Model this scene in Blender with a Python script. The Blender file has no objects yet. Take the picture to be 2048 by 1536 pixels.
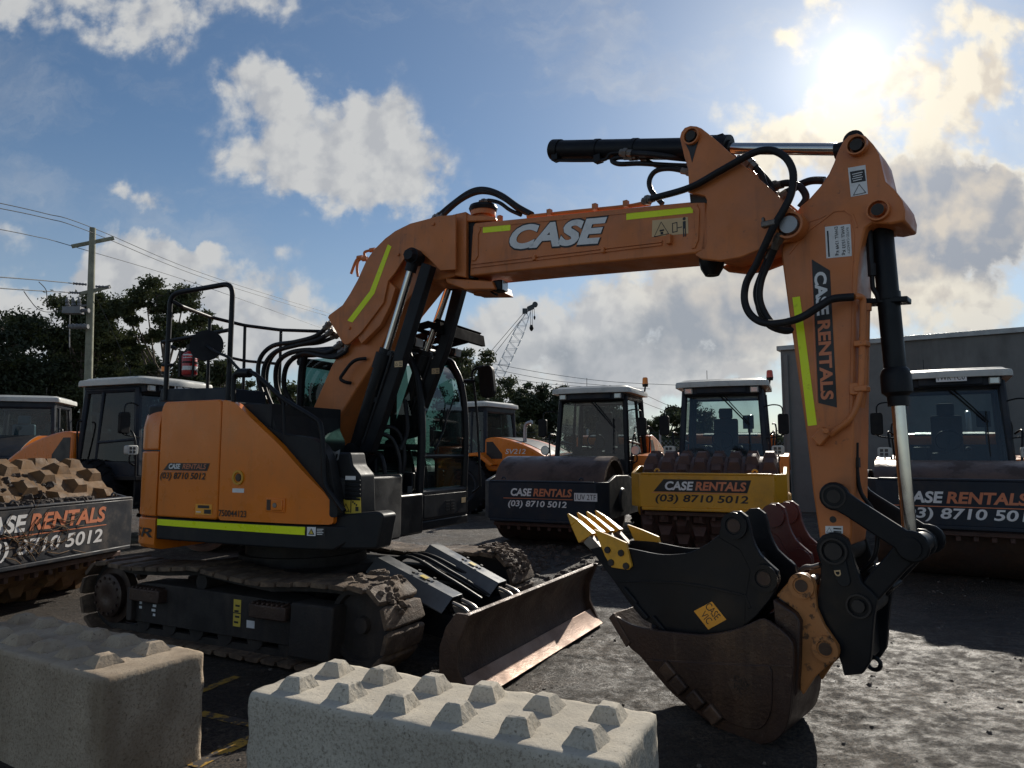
import bpy, bmesh, math, random
from mathutils import Vector, Matrix, noise
C = bpy.context.scene.collection
SC = bpy.context.scene
R = math.radians
rnd = random.Random(7)

# ---------------------------------------------------------------- camera
FPX = 1420.0; PITCH = R(5.5); EYE = Vector((0, 0, 1.7))
cam_d = bpy.data.cameras.new('camera'); cam = bpy.data.objects.new('camera', cam_d); C.objects.link(cam)
cam.location = EYE; cam.rotation_euler = (R(90) + PITCH, 0, 0)
cam_d.sensor_width = 36; cam_d.lens = 36 * FPX / 2048; cam_d.clip_start = 0.05; cam_d.clip_end = 2000
SC.camera = cam
SC.view_settings.view_transform = 'Standard'; SC.view_settings.look = 'None'
SC.view_settings.gamma = 1.0; SC.view_settings.use_curve_mapping = False
SC.view_settings.exposure = 0.0
SC.cycles.use_denoising = True
SC.cycles.max_bounces = 6; SC.cycles.transparent_max_bounces = 12
SC.cycles.sample_clamp_indirect = 6

# ---------------------------------------------------------------- sun
SUN_EL = R(27.0); SUN_AZ = R(26.6)          # azimuth measured from +Y towards +X
SUN = Vector((math.sin(SUN_AZ) * math.cos(SUN_EL), math.cos(SUN_AZ) * math.cos(SUN_EL), math.sin(SUN_EL)))
sd = bpy.data.lights.new('sun', 'SUN'); sd.energy = 5.0; sd.angle = R(0.5); sd.color = (1.0, 0.93, 0.82)
so = bpy.data.objects.new('sun', sd); C.objects.link(so)
so.rotation_euler = SUN.to_track_quat('Z', 'Y').to_euler()

# ---------------------------------------------------------------- world: Nishita sky with clouds at infinity
W = bpy.data.worlds.new('World'); SC.world = W; W.use_nodes = True
nt = W.node_tree; nt.nodes.clear()
def N(t, **k):
    n = nt.nodes.new(t)
    for a, b in k.items():
        setattr(n, a, b)
    return n
def L(a, b): nt.links.new(a, b)
def M2(op, a, b=None, c=None, clamp=False):
    n = N('ShaderNodeMath', operation=op); n.use_clamp = clamp
    for i, v in enumerate((a, b, c)):
        if v is None: continue
        if isinstance(v, (int, float)): n.inputs[i].default_value = v
        else: L(v, n.inputs[i])
    return n.outputs[0]
def VM(op, a, b=None, s=None):
    n = N('ShaderNodeVectorMath', operation=op)
    for i, v in enumerate((a, b)):
        if v is None: continue
        if isinstance(v, (tuple, list, Vector)): n.inputs[i].default_value = v
        else: L(v, n.inputs[i])
    if s is not None:
        if isinstance(s, (int, float)): n.inputs['Scale'].default_value = s
        else: L(s, n.inputs['Scale'])
    return n
def SS(v, a, b, lo=0.0, hi=1.0):
    n = N('ShaderNodeMapRange', interpolation_type='SMOOTHSTEP'); n.clamp = True
    L(v, n.inputs[0]); n.inputs[1].default_value = a; n.inputs[2].default_value = b
    n.inputs[3].default_value = lo; n.inputs[4].default_value = hi
    return n.outputs[0]
def MIXC(f, a, b):
    n = N('ShaderNodeMix', data_type='RGBA')
    if isinstance(f, (int, float)): n.inputs[0].default_value = f
    else: L(f, n.inputs[0])
    for i, v in ((6, a), (7, b)):
        if isinstance(v, tuple): n.inputs[i].default_value = (*v, 1)
        else: L(v, n.inputs[i])
    return n.outputs[2]
def ADDC(a, b):
    n = N('ShaderNodeMix', data_type='RGBA', blend_type='ADD'); n.inputs[0].default_value = 1
    for i, v in ((6, a), (7, b)):
        if isinstance(v, tuple): n.inputs[i].default_value = (*v, 1)
        else: L(v, n.inputs[i])
    return n.outputs[2]
geo = N('ShaderNodeTexCoord'); DIR = geo.outputs['Generated']
sky = N('ShaderNodeTexSky', sky_type='NISHITA'); sky.sun_disc = False
sky.sun_elevation = SUN_EL; sky.sun_rotation = SUN_AZ
sky.air_density = 1.0; sky.dust_density = 0.25; sky.ozone_density = 2.2
SKY_STR = 0.080
sep = N('ShaderNodeSeparateXYZ'); L(DIR, sep.inputs[0])
ymax = M2('MAXIMUM', sep.outputs[1], 0.05)
ca = M2('DIVIDE', sep.outputs[0], ymax); cb = M2('DIVIDE', sep.outputs[2], ymax)
comb = N('ShaderNodeCombineXYZ'); L(ca, comb.inputs[0]); L(cb, comb.inputs[1])
AB = comb.outputs[0]
def noise_tex(vec, scale, detail, rough=0.55, dist=0.0):
    n = N('ShaderNodeTexNoise'); n.inputs['Scale'].default_value = scale; n.inputs['Detail'].default_value = detail
    n.inputs['Roughness'].default_value = rough; n.inputs['Distortion'].default_value = dist
    if vec is not DIR: n.noise_dimensions = '2D'
    L(vec, n.inputs['Vector']); return n
warp = noise_tex(AB, 5.0, 6, 0.62)
wv = VM('SUBTRACT', warp.outputs['Color'], (0.5, 0.5, 0.5)).outputs[0]
wv = VM('SCALE', wv, None, 0.15).outputs[0]
ABW = VM('ADD', AB, wv).outputs[0]
def sky_ab(px, py):
    x = (px - 1024) / FPX; y = (768 - py) / FPX
    d = Vector((x, math.cos(PITCH) - y * math.sin(PITCH), math.sin(PITCH) + y * math.cos(PITCH)))
    return d.x / d.y, d.z / d.y
def blobs(lst):
    tot = None
    for px, py, rx, ry, s in lst:
        a, b = sky_ab(px, py)
        d = VM('SUBTRACT', ABW, (a, b, 0)).outputs[0]
        d = VM('MULTIPLY', d, (FPX / rx, FPX / ry, 0)).outputs[0]
        ln = VM('LENGTH', d).outputs['Value']
        v = SS(ln, 0.0, 1.5, s * 1.12, 0.0)
        tot = v if tot is None else M2('ADD', tot, v)
    return tot
cloud_l = [(110, 10, 300, 85, .95), (330, 45, 110, 75, .8), (545, 10, 75, 60, .7), (450, 15, 90, 40, .35),
           (500, 180, 80, 60, .75), (530, 265, 110, 90, .95), (690, 250, 140, 110, 1.1), (650, 340, 190, 80, .9), (790, 340, 140, 100, 1.0), (850, 385, 90, 60, .7),
           (720, 400, 90, 50, .6), (270, 395, 65, 36, .75), (375, 285, 60, 40, .3),
           (240, 530, 120, 80, 1.05), (110, 600, 200, 75, 1.0), (330, 600, 210, 100, 1.15), (520, 640, 170, 90, 1.05), (400, 520, 85, 36, .55), (570, 515, 70, 30, .4),
           (80, 690, 320, 100, 1.1), (600, 710, 280, 80, .9), (20, 470, 50, 40, .35)]
cloud_r = [(1050, 690, 130, 90, 1.0), (1200, 660, 200, 110, 1.1), (1340, 590, 220, 70, 1.0), (1400, 690, 320, 110, 1.1), (1050, 800, 300, 70, .7), (1150, 330, 90, 90, .22),
           (1800, 200, 230, 90, 1.0), (1960, 110, 150, 120, 1.0), (1690, 180, 120, 80, .9), (1600, 90, 55, 40, .55), (1670, 30, 60, 50, .5), (1600, 280, 110, 50, .8),
           (1750, 400, 330, 150, 1.2), (1960, 420, 240, 160, 1.2), (1560, 520, 220, 120, 1.0), (1850, 560, 260, 70, .9), (1950, 620, 130, 60, .8), (1700, 620, 220, 60, .8),
           (1110, 100, 40, 60, .3), (1440, 205, 60, 50, .38), (1490, 250, 40, 50, .3), (1900, 680, 200, 40, .6), (1320, 760, 200, 40, .8)]
dark_l = [(1760, 400, 300, 120, 1.0), (1960, 420, 220, 140, 1.0), (1600, 500, 220, 90, .8), (1830, 530, 240, 70, .7), (1250, 700, 230, 70, .9), (1480, 640, 240, 90, .9), (1100, 730, 120, 50, .5),
          (230, 610, 90, 50, .35), (130, 690, 200, 60, .4), (470, 700, 200, 60, .35), (690, 340, 120, 60, .12), (60, 30, 200, 60, .25)]
front = SS(sep.outputs[1], 0.30, 0.5)
sa, sb = sky_ab(1700, 130)
tos = VM('SUBTRACT', (sa, sb, 0), None); L(AB, tos.inputs[1])
tos = VM('NORMALIZE', tos.outputs[0]).outputs[0]
ABO = VM('ADD', AB, VM('SCALE', tos, None, 0.030).outputs[0]).outputs[0]
def puffs(vec):
    w_ = noise_tex(vec, 14.0, 4, 0.6)
    wv_ = VM('ADD', vec, VM('SCALE', VM('SUBTRACT', w_.outputs['Color'], (0.5, 0.5, 0.5)).outputs[0], None, 0.035).outputs[0]).outputs[0]
    v = N('ShaderNodeTexVoronoi', feature='SMOOTH_F1', voronoi_dimensions='2D'); v.inputs['Scale'].default_value = 11.0; v.inputs['Detail'].default_value = 2.0
    v.inputs['Roughness'].default_value = 0.55; v.inputs['Lacunarity'].default_value = 2.3; v.inputs['Smoothness'].default_value = 0.45
    L(wv_, v.inputs['Vector'])
    n = noise_tex(vec, 7.0, 8, 0.62, 0.25).outputs[0]
    return M2('ADD', M2('MULTIPLY', M2('SUBTRACT', 0.62, v.outputs['Distance']), 0.55), M2('SUBTRACT', n, 0.5))
fb = puffs(AB); fbo = puffs(ABO)
fb2 = noise_tex(AB, 30.0, 5, 0.62).outputs[0]
nz = M2('ADD', M2('MULTIPLY_ADD', fb, 2.3, 0.14), M2('MULTIPLY', M2('SUBTRACT', fb2, 0.5), 1.0))
dens0 = M2('ADD', blobs(cloud_l), blobs(cloud_r))
dens_f = M2('MULTIPLY', dens0, front)
bk = noise_tex(DIR, 2.4, 8, 0.6)
dens_b = M2('MULTIPLY', SS(bk.outputs[0], 0.47, 0.66), M2('SUBTRACT', 1.0, front))
dens_s = M2('ADD', M2('ADD', dens_f, M2('MULTIPLY', nz, SS(dens0, 0.02, 0.6, 0.10, 1.0))), dens_b)
ci = N('ShaderNodeMapping'); ci.inputs['Scale'].default_value = (1.0, 2.2, 1.0); ci.inputs['Rotation'].default_value = (0, 0, -0.5); L(ABW, ci.inputs[0])
cirrus = SS(noise_tex(ci.outputs[0], 3.2, 7, 0.62).outputs[0], 0.46, 0.80, 0.0, 0.26)
alpha = M2('MAXIMUM', SS(dens_s, 0.06, 1.20), M2('MULTIPLY', cirrus, front))
thick = SS(dens_s, 0.5, 1.5)
relief = M2('MULTIPLY', M2('SUBTRACT', fb, fbo), 3.0)
cosun = VM('DOT_PRODUCT', DIR, tuple(SUN)).outputs['Value']
near = SS(cosun, 0.90, 0.992)
near2 = M2('ADD', M2('POWER', M2('MAXIMUM', cosun, 0.0), 6000.0), M2('MULTIPLY', M2('POWER', M2('MAXIMUM', cosun, 0.0), 380.0), 0.15))
near3 = M2('ADD', M2('POWER', M2('MAXIMUM', cosun, 0.0), 60.0), M2('MULTIPLY', M2('POWER', M2('MAXIMUM', cosun, 0.0), 9.0), 0.55))
white = MIXC(near, (0.60, 0.605, 0.60), (0.86, 0.78, 0.62))
shade = MIXC(near, (0.45, 0.465, 0.49), (0.60, 0.53, 0.44))
grey = MIXC(near, (0.30, 0.33, 0.37), (0.26, 0.29, 0.35))
dk = M2('MULTIPLY', M2('ADD', blobs(dark_l), M2('MULTIPLY', nz, 0.20)), front)
dk = M2('MULTIPLY', SS(dk, 0.10, 0.95), SS(thick, 0.12, 0.85))
lit = M2('ADD', 0.74, relief, None, True)
lit = M2('SUBTRACT', lit, M2('MULTIPLY', thick, 0.10), None, True)
ccol = MIXC(lit, shade, white)
greyv = MIXC(M2('ADD', 0.35, M2('MULTIPLY', relief, 0.6), None, True), grey, shade)
ccol = MIXC(dk, ccol, greyv)
hz_ = SS(sep.outputs[2], 0.42, 0.0, 0.0, 0.42)
skyc = VM('MULTIPLY', sky.outputs[0], (0.86 * SKY_STR, 0.96 * SKY_STR, 1.02 * SKY_STR)).outputs[0]
skyc = MIXC(hz_, skyc, (0.50, 0.545, 0.59))
col = MIXC(M2('MULTIPLY', alpha, 0.97), skyc, ccol)
glow = MIXC(near2, (0, 0, 0), (2.6, 2.4, 2.1))
glow2 = MIXC(near3, (0, 0, 0), (0.15, 0.148, 0.14))
col = ADDC(ADDC(col, glow), glow2)
bgn = N('ShaderNodeBackground'); out = N('ShaderNodeOutputWorld')
fin = VM('SCALE', col, None, 1.0 / 0.1).outputs[0]
L(fin, bgn.inputs[0]); bgn.inputs[1].default_value = 0.1
L(bgn.outputs[0], out.inputs[0])

# ---------------------------------------------------------------- materials
def mat(name, base, rough=0.5, metal=0.0, dirt=None, dirt_amt=0.4, dirt_scale=3.0, var=0.12, bump=0.0, bump_scale=40.0, rvar=0.12, spec=0.5, coat=0.0, dirt_edge=(0.45, 0.75), streak=False, fine=0.0, chips=None):
    m = bpy.data.materials.new(name); m.use_nodes = True
    t = m.node_tree; ns = t.nodes; lk = t.links
    b = ns['Principled BSDF']
    g = ns.new('ShaderNodeNewGeometry')
    def nz_(scale, det, ro=0.6, vec=None):
        n = ns.new('ShaderNodeTexNoise'); n.inputs['Scale'].default_value = scale; n.inputs['Detail'].default_value = det; n.inputs['Roughness'].default_value = ro
        lk.new(vec if vec else g.outputs['Position'], n.inputs['Vector']); return n.outputs[0]
    def mr(v, a, b_, lo, hi, smooth=True):
        n = ns.new('ShaderNodeMapRange'); n.interpolation_type = 'SMOOTHSTEP' if smooth else 'LINEAR'
        lk.new(v, n.inputs[0])
        for i, q in enumerate((a, b_, lo, hi)): n.inputs[i + 1].default_value = q
        return n.outputs[0]
    def mix(f, a, b_):
        n = ns.new('ShaderNodeMix'); n.data_type = 'RGBA'
        lk.new(f, n.inputs[0])
        for i, v in ((6, a), (7, b_)):
            if isinstance(v, tuple): n.inputs[i].default_value = (*v, 1)
            else: lk.new(v, n.inputs[i])
        return n.outputs[2]
    n1 = nz_(1.7, 6)
    colr = mix(mr(n1, 0.3, 0.7, 0, 1), tuple(c * (1 - var) for c in base), tuple(min(1, c * (1 + var)) for c in base))
    if fine > 0:
        nf = nz_(bump_scale * 1.5, 4)
        colr = mix(mr(nf, 0.35, 0.65, 0, fine), colr, tuple(c * 0.35 for c in base))
    ro = mr(nz_(5.0, 5), 0.3, 0.7, max(0.03, rough - rvar), min(1, rough + rvar))
    if dirt:
        vec = None
        if streak:
            mp = ns.new('ShaderNodeMapping'); mp.inputs['Scale'].default_value = (1, 1, 0.18); lk.new(g.outputs['Position'], mp.inputs[0]); vec = mp.outputs[0]
        d = nz_(dirt_scale, 9, 0.68, vec)
        f = mr(d, dirt_edge[0], dirt_edge[1], 0, dirt_amt)
        colr = mix(f, colr, dirt)
        mx = ns.new('ShaderNodeMath'); mx.operation = 'MAXIMUM'; lk.new(ro, mx.inputs[0])
        f2 = ns.new('ShaderNodeMath'); f2.operation = 'MULTIPLY'; lk.new(f, f2.inputs[0]); f2.inputs[1].default_value = 0.9; lk.new(f2.outputs[0], mx.inputs[1])
        ro = mx.outputs[0]
    if chips:      # small scuffs and grease specks
        colr = mix(mr(nz_(19, 8, 0.72), .625, .67, 0, chips[1]), colr, chips[0])
        mp = ns.new('ShaderNodeMapping'); mp.inputs['Scale'].default_value = (9, 9, 1.2); lk.new(g.outputs['Position'], mp.inputs[0])
        colr = mix(mr(nz_(1.0, 6, 0.6, mp.outputs[0]), .54, .72, 0, chips[1] * .7), colr, chips[0])
    lk.new(colr, b.inputs['Base Color']); lk.new(ro, b.inputs['Roughness'])
    b.inputs['Metallic'].default_value = metal
    b.inputs['Specular IOR Level'].default_value = spec
    if coat: b.inputs['Coat Weight'].default_value = coat; b.inputs['Coat Roughness'].default_value = 0.12
    if bump > 0:
        bp = ns.new('ShaderNodeBump'); bp.inputs['Strength'].default_value = bump; bp.inputs['Distance'].default_value = 0.02
        lk.new(nz_(bump_scale, 8, 0.65), bp.inputs['Height']); lk.new(bp.outputs[0], b.inputs['Normal'])
    return m
DUST = (0.16, 0.13, 0.10); MUDC = (0.11, 0.08, 0.055); RUST = (0.10, 0.045, 0.022)
MT = {}
MT['orange'] = mat('orange_paint', (0.74, 0.190, 0.009), 0.34, 0, (0.36, 0.15, 0.05), 0.22, 2.2, 0.06, 0.02, 300, 0.10, spec=0.4, coat=0.25, chips=((0.22, 0.09, 0.03), 0.22))
MT['boom_orange'] = mat('boom_orange_paint', (0.57, 0.180, 0.048), 0.45, 0, (0.24, 0.11, 0.06), 0.5, 2.6, 0.10, 0.05, 160, 0.12, chips=((0.12, 0.06, 0.035), 0.5))
MT['guard'] = mat('guard_sheen_grey', (0.12, 0.125, 0.13), 0.42, 0.3, (0.07, 0.06, 0.05), 0.35, 5.0, 0.15, 0.05, 90, spec=0.55)  # sheen on the black guard plates painted in as a paler grey base
MT['black'] = mat('black_paint', (0.0085, 0.0095, 0.012), 0.42, 0, (0.035, 0.03, 0.027), 0.35, 5.0, 0.2, 0.04, 90, spec=0.22)
MT['rubber'] = mat('black_rubber', (0.010, 0.010, 0.011), 0.6, 0, (0.035, 0.03, 0.027), 0.3, 7.0, 0.2, spec=0.2)
MT['hose'] = mat('hose_rubber', (0.014, 0.014, 0.016), 0.5, 0, (0.06, 0.055, 0.05), 0.35, 8.0, 0.2, spec=0.25)
MT['charcoal'] = mat('charcoal_plastic', (0.017, 0.018, 0.020), 0.5, 0, (0.055, 0.043, 0.034), 0.5, 3.0, 0.15, 0.05, 200, streak=True, spec=0.22)
MT['slate'] = mat('slate_frame_paint', (0.020, 0.027, 0.038), 0.48, 0, (0.07, 0.055, 0.045), 0.45, 3.0, 0.15, 0.05, 120, spec=0.22)
MT['slate_dirty'] = mat('scuffed_slate_paint', (0.024, 0.028, 0.036), 0.55, 0, (0.12, 0.10, 0.085), 0.7, 5.0, 0.2, 0.10, 60, dirt_edge=(0.46, 0.72), spec=0.22)
MT['yellow'] = mat('yellow_paint', (0.62, 0.30, 0.018), 0.38, 0, (0.20, 0.12, 0.04), 0.45, 3.2, 0.08, 0.04, 120)
MT['tooth'] = mat('tooth_yellow_paint', (0.66, 0.34, 0.03), 0.45, 0, (0.25, 0.15, 0.05), 0.35, 9.0, 0.1)
MT['ear'] = mat('chipped_orange_paint', (0.42, 0.17, 0.05), 0.55, 0, (0.06, 0.035, 0.02), 0.9, 14.0, 0.15, 0.15, 60, dirt_edge=(0.54, 0.62))
MT['chrome'] = mat('polished_rod', (0.60, 0.58, 0.55), 0.16, 1.0, rvar=0.05)
MT['steel'] = mat('worn_steel', (0.22, 0.20, 0.18), 0.45, 0.8, (0.10, 0.06, 0.035), 0.6, 6.0, 0.2, 0.1, 70)
MT['bolt'] = mat('bolt_steel', (0.045, 0.040, 0.037), 0.6, 0.3, spec=0.3)
MT['matte'] = mat('matte_black_steel', (0.009, 0.009, 0.010), 0.95, 0, spec=0.05)
MT['track'] = mat('muddy_track_steel', (0.080, 0.052, 0.033), 0.8, 0.0, (0.22, 0.15, 0.095), 0.85, 7.0, 0.25, 0.7, 45, dirt_edge=(0.4, 0.7))
MT['under'] = mat('dusty_undercarriage', (0.022, 0.018, 0.016), 0.75, 0, (0.07, 0.05, 0.038), 0.6, 3.5, 0.2, 0.25, 50, streak=True)
MT['blade'] = mat('rusty_blade_steel', (0.060, 0.036, 0.026), 0.5, 0.35, (0.16, 0.10, 0.065), 0.6, 4.0, 0.25, 0.3, 40)
MT['edge'] = mat('worn_cutting_edge', (0.26, 0.16, 0.11), 0.5, 0.5, (0.12, 0.07, 0.045), 0.6, 6.0, 0.2, 0.2, 60)
MT['bucket'] = mat('brown_rusty_bucket', (0.042, 0.024, 0.019), 0.42, 0.35, (0.13, 0.08, 0.05), 0.55, 4.0, 0.25, 0.22, 45, streak=True, chips=((0.16, 0.12, 0.09), 0.35))
MT['maroon'] = mat('maroon_paint', (0.085, 0.020, 0.018), 0.45, 0, (0.12, 0.06, 0.04), 0.5, 6.0, 0.2, 0.15, 60)
MT['drum'] = mat('brown_drum_steel', (0.11, 0.065, 0.045), 0.42, 0.35, (0.055, 0.035, 0.028), 0.8, 1.3, 0.2, 0.12, 60, dirt_edge=(0.45, 0.6))
MT['pad'] = mat('dusty_pad_steel', (0.155, 0.082, 0.028), 0.8, 0.0, (0.05, 0.032, 0.018), 0.9, 9.0, 0.2, 0.3, 60)
MT['pad_dark'] = mat('dark_pad_steel', (0.075, 0.038, 0.030), 0.6, 0.2, (0.17, 0.10, 0.07), 0.6, 5.0, 0.2, 0.2, 60)
MT['mud'] = mat('clotted_mud', (0.055, 0.042, 0.033), 0.92, 0, (0.11, 0.085, 0.065), 0.7, 12.0, 0.3, 1.0, 30)
MT['tyre'] = mat('tyre_rubber', (0.012, 0.013, 0.015), 0.7, 0, (0.045, 0.04, 0.034), 0.5, 4.0, 0.2, 0.2, 60, spec=0.2)
MT['white'] = mat('white_plastic', (0.50, 0.50, 0.46), 0.5, 0, (0.24, 0.22, 0.19), 0.6, 3.0, 0.05)
MT['decal_white'] = mat('white_vinyl', (0.75, 0.75, 0.74), 0.5, 0, (0.35, 0.33, 0.30), 0.35, 11.0, 0.05)
MT['decal_orange'] = mat('orange_vinyl', (0.62, 0.20, 0.09), 0.5, 0, (0.25, 0.12, 0.08), 0.35, 11.0, 0.08)
MT['decal_black'] = mat('black_vinyl', (0.014, 0.013, 0.013), 0.45, 0)
MT['decal_cream'] = mat('warning_label_cream', (0.60, 0.42, 0.22), 0.5, 0)
MT['decal_yellow'] = mat('warning_label_yellow', (0.68, 0.50, 0.06), 0.5, 0, (0.3, 0.24, 0.1), 0.4, 12.0)
MT['decal_gold'] = mat('orange_tag', (0.85, 0.36, 0.03), 0.5, 0)
MT['decal_red'] = mat('red_vinyl', (0.45, 0.03, 0.03), 0.5)
MT['tape'] = mat('fluorescent_tape', (0.80, 0.92, 0.0), 0.35, 0, (0.35, 0.40, 0.0), 0.3, 18.0, 0.03, dirt_edge=(0.58, 0.66))
MT['red'] = mat('red_gloss_paint', (0.42, 0.018, 0.020), 0.25, 0, coat=0.4)
MT['lens'] = mat('lamp_lens', (0.55, 0.56, 0.55), 0.12, 0.3)
MT['led'] = mat('lamp_led_dark', (0.05, 0.05, 0.05), 0.3, 0.2)
MT['amber'] = mat('amber_lens', (0.75, 0.22, 0.01), 0.2, 0, coat=0.4)
MT['redlens'] = mat('red_beacon_lens', (0.55, 0.07, 0.03), 0.25, 0, coat=0.4)
MT['fabric'] = mat('seat_fabric', (0.03, 0.032, 0.036), 0.8)
MT['teal'] = mat('teal_seat_cover', (0.018, 0.07, 0.10), 0.6)
def concrete_mat(name, base, dark, stain, pit):
    m = bpy.data.materials.new(name); m.use_nodes = True; t = m.node_tree; ns = t.nodes; lk = t.links; b = ns['Principled BSDF']
    g = ns.new('ShaderNodeNewGeometry')
    def nz_(s, d, r=0.62, sc=None):
        n = ns.new('ShaderNodeTexNoise'); n.inputs['Scale'].default_value = s; n.inputs['Detail'].default_value = d; n.inputs['Roughness'].default_value = r
        v = g.outputs['Position']
        if sc:
            mp = ns.new('ShaderNodeMapping'); mp.inputs['Scale'].default_value = sc; lk.new(v, mp.inputs[0]); v = mp.outputs[0]
        lk.new(v, n.inputs['Vector']); return n.outputs[0]
    def mr(v, a, b_, lo, hi):
        n = ns.new('ShaderNodeMapRange'); n.interpolation_type = 'SMOOTHSTEP'; lk.new(v, n.inputs[0])
        for i, q in enumerate((a, b_, lo, hi)): n.inputs[i + 1].default_value = q
        return n.outputs[0]
    def mix(f, a, b_):
        n = ns.new('ShaderNodeMix'); n.data_type = 'RGBA'; lk.new(f, n.inputs[0])
        for i, v in ((6, a), (7, b_)):
            if isinstance(v, tuple): n.inputs[i].default_value = (*v, 1)
            else: lk.new(v, n.inputs[i])
        return n.outputs[2]
    c = mix(mr(nz_(3, 6), .35, .65, 0, 1), base, tuple(x * .86 for x in base))
    c = mix(mr(nz_(2.2, 4, .55, (1, 1, .5)), .50, .72, 0, stain), c, dark)
    sp = ns.new('ShaderNodeSeparateXYZ'); lk.new(g.outputs['Normal'], sp.inputs[0])
    side = mr(sp.outputs[2], .25, .7, 1, .25)          # formed faces are coarse, the trowelled top is smoother
    grit = nz_(75, 5, .7); mid = nz_(28, 6, .6); hole = nz_(55, 2, .5)
    fm = ns.new('ShaderNodeMath'); fm.operation = 'MULTIPLY'; lk.new(mr(grit, .46, .66, 0, pit), fm.inputs[0]); lk.new(side, fm.inputs[1])
    c = mix(fm.outputs[0], c, dark)
    c = mix(mr(hole, .66, .70, 0, .55), c, tuple(x * .4 for x in dark))
    lk.new(c, b.inputs['Base Color']); b.inputs['Roughness'].default_value = 0.94; b.inputs['Specular IOR Level'].default_value = 0.12
    b1 = ns.new('ShaderNodeBump'); b1.inputs['Distance'].default_value = 0.010; lk.new(side, b1.inputs['Strength'])
    b2 = ns.new('ShaderNodeBump'); b2.inputs['Strength'].default_value = 0.55; b2.inputs['Distance'].default_value = 0.006
    lk.new(mid, b1.inputs['Height']); lk.new(grit, b2.inputs['Height']); lk.new(b1.outputs[0], b2.inputs['Normal']); lk.new(b2.outputs[0], b.inputs['Normal'])
    return m
MT['concrete'] = concrete_mat('cast_concrete', (0.585, 0.53, 0.435), (0.26, 0.22, 0.17), 0.30, 0.8)
MT['concrete_b'] = concrete_mat('stained_concrete', (0.45, 0.365, 0.27), (0.20, 0.145, 0.095), 0.7, 0.75)
MT['wall'] = mat('grey_wall_panel', (0.155, 0.155, 0.148), 0.75, 0, (0.065, 0.065, 0.061), 0.45, 0.45, 0.08, 0.05, 20, streak=True, dirt_edge=(0.5, 0.62))
MT['flash'] = mat('zinc_flashing', (0.30, 0.31, 0.31), 0.45, 0.4)
MT['pole'] = mat('weathered_pole_wood', (0.27, 0.27, 0.20), 0.85, 0, (0.13, 0.13, 0.10), 0.6, 4.0, 0.15, 0.4, 50)
MT['galv'] = mat('galvanised_steel', (0.36, 0.37, 0.38), 0.45, 0.5)
MT['ceram'] = mat('grey_insulator', (0.16, 0.16, 0.17), 0.4)
MT['wire'] = mat('cable', (0.05, 0.055, 0.06), 0.6)
MT['bark'] = mat('gum_bark', (0.11, 0.085, 0.065), 0.9, 0, (0.22, 0.18, 0.14), 0.5, 2.0, 0.2, 0.4, 20)
MT['stone'] = mat('loose_stone', (0.10, 0.085, 0.07), 0.85, 0, (0.1, 0.08, 0.06), 0.6, 9.0, 0.3)

def leaf_mat(name, base):
    m = bpy.data.materials.new(name); m.use_nodes = True; t = m.node_tree; ns = t.nodes; lk = t.links
    b = ns['Principled BSDF']; b.inputs['Roughness'].default_value = 0.55
    g = ns.new('ShaderNodeNewGeometry'); n = ns.new('ShaderNodeTexNoise'); n.inputs['Scale'].default_value = 0.9; n.inputs['Detail'].default_value = 4
    lk.new(g.outputs['Position'], n.inputs['Vector'])
    mx = ns.new('ShaderNodeMix'); mx.data_type = 'RGBA'; lk.new(n.outputs[0], mx.inputs[0])
    mx.inputs[6].default_value = (*[c * 0.6 for c in base], 1); mx.inputs[7].default_value = (*[c * 1.5 for c in base], 1)
    lk.new(mx.outputs[2], b.inputs['Base Color'])
    tr = ns.new('ShaderNodeBsdfTranslucent'); lk.new(mx.outputs[2], tr.inputs[0])
    ms = ns.new('ShaderNodeMixShader'); ms.inputs[0].default_value = 0.35
    lk.new(b.outputs[0], ms.inputs[1]); lk.new(tr.outputs[0], ms.inputs[2]); lk.new(ms.outputs[0], ns['Material Output'].inputs[0])
    return m
MT['leaf'] = leaf_mat('gum_leaves', (0.060, 0.072, 0.028))
MT['leaf2'] = leaf_mat('dark_leaves', (0.032, 0.044, 0.018))
MT['leaf3'] = leaf_mat('shrub_leaves', (0.075, 0.080, 0.040))

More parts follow.
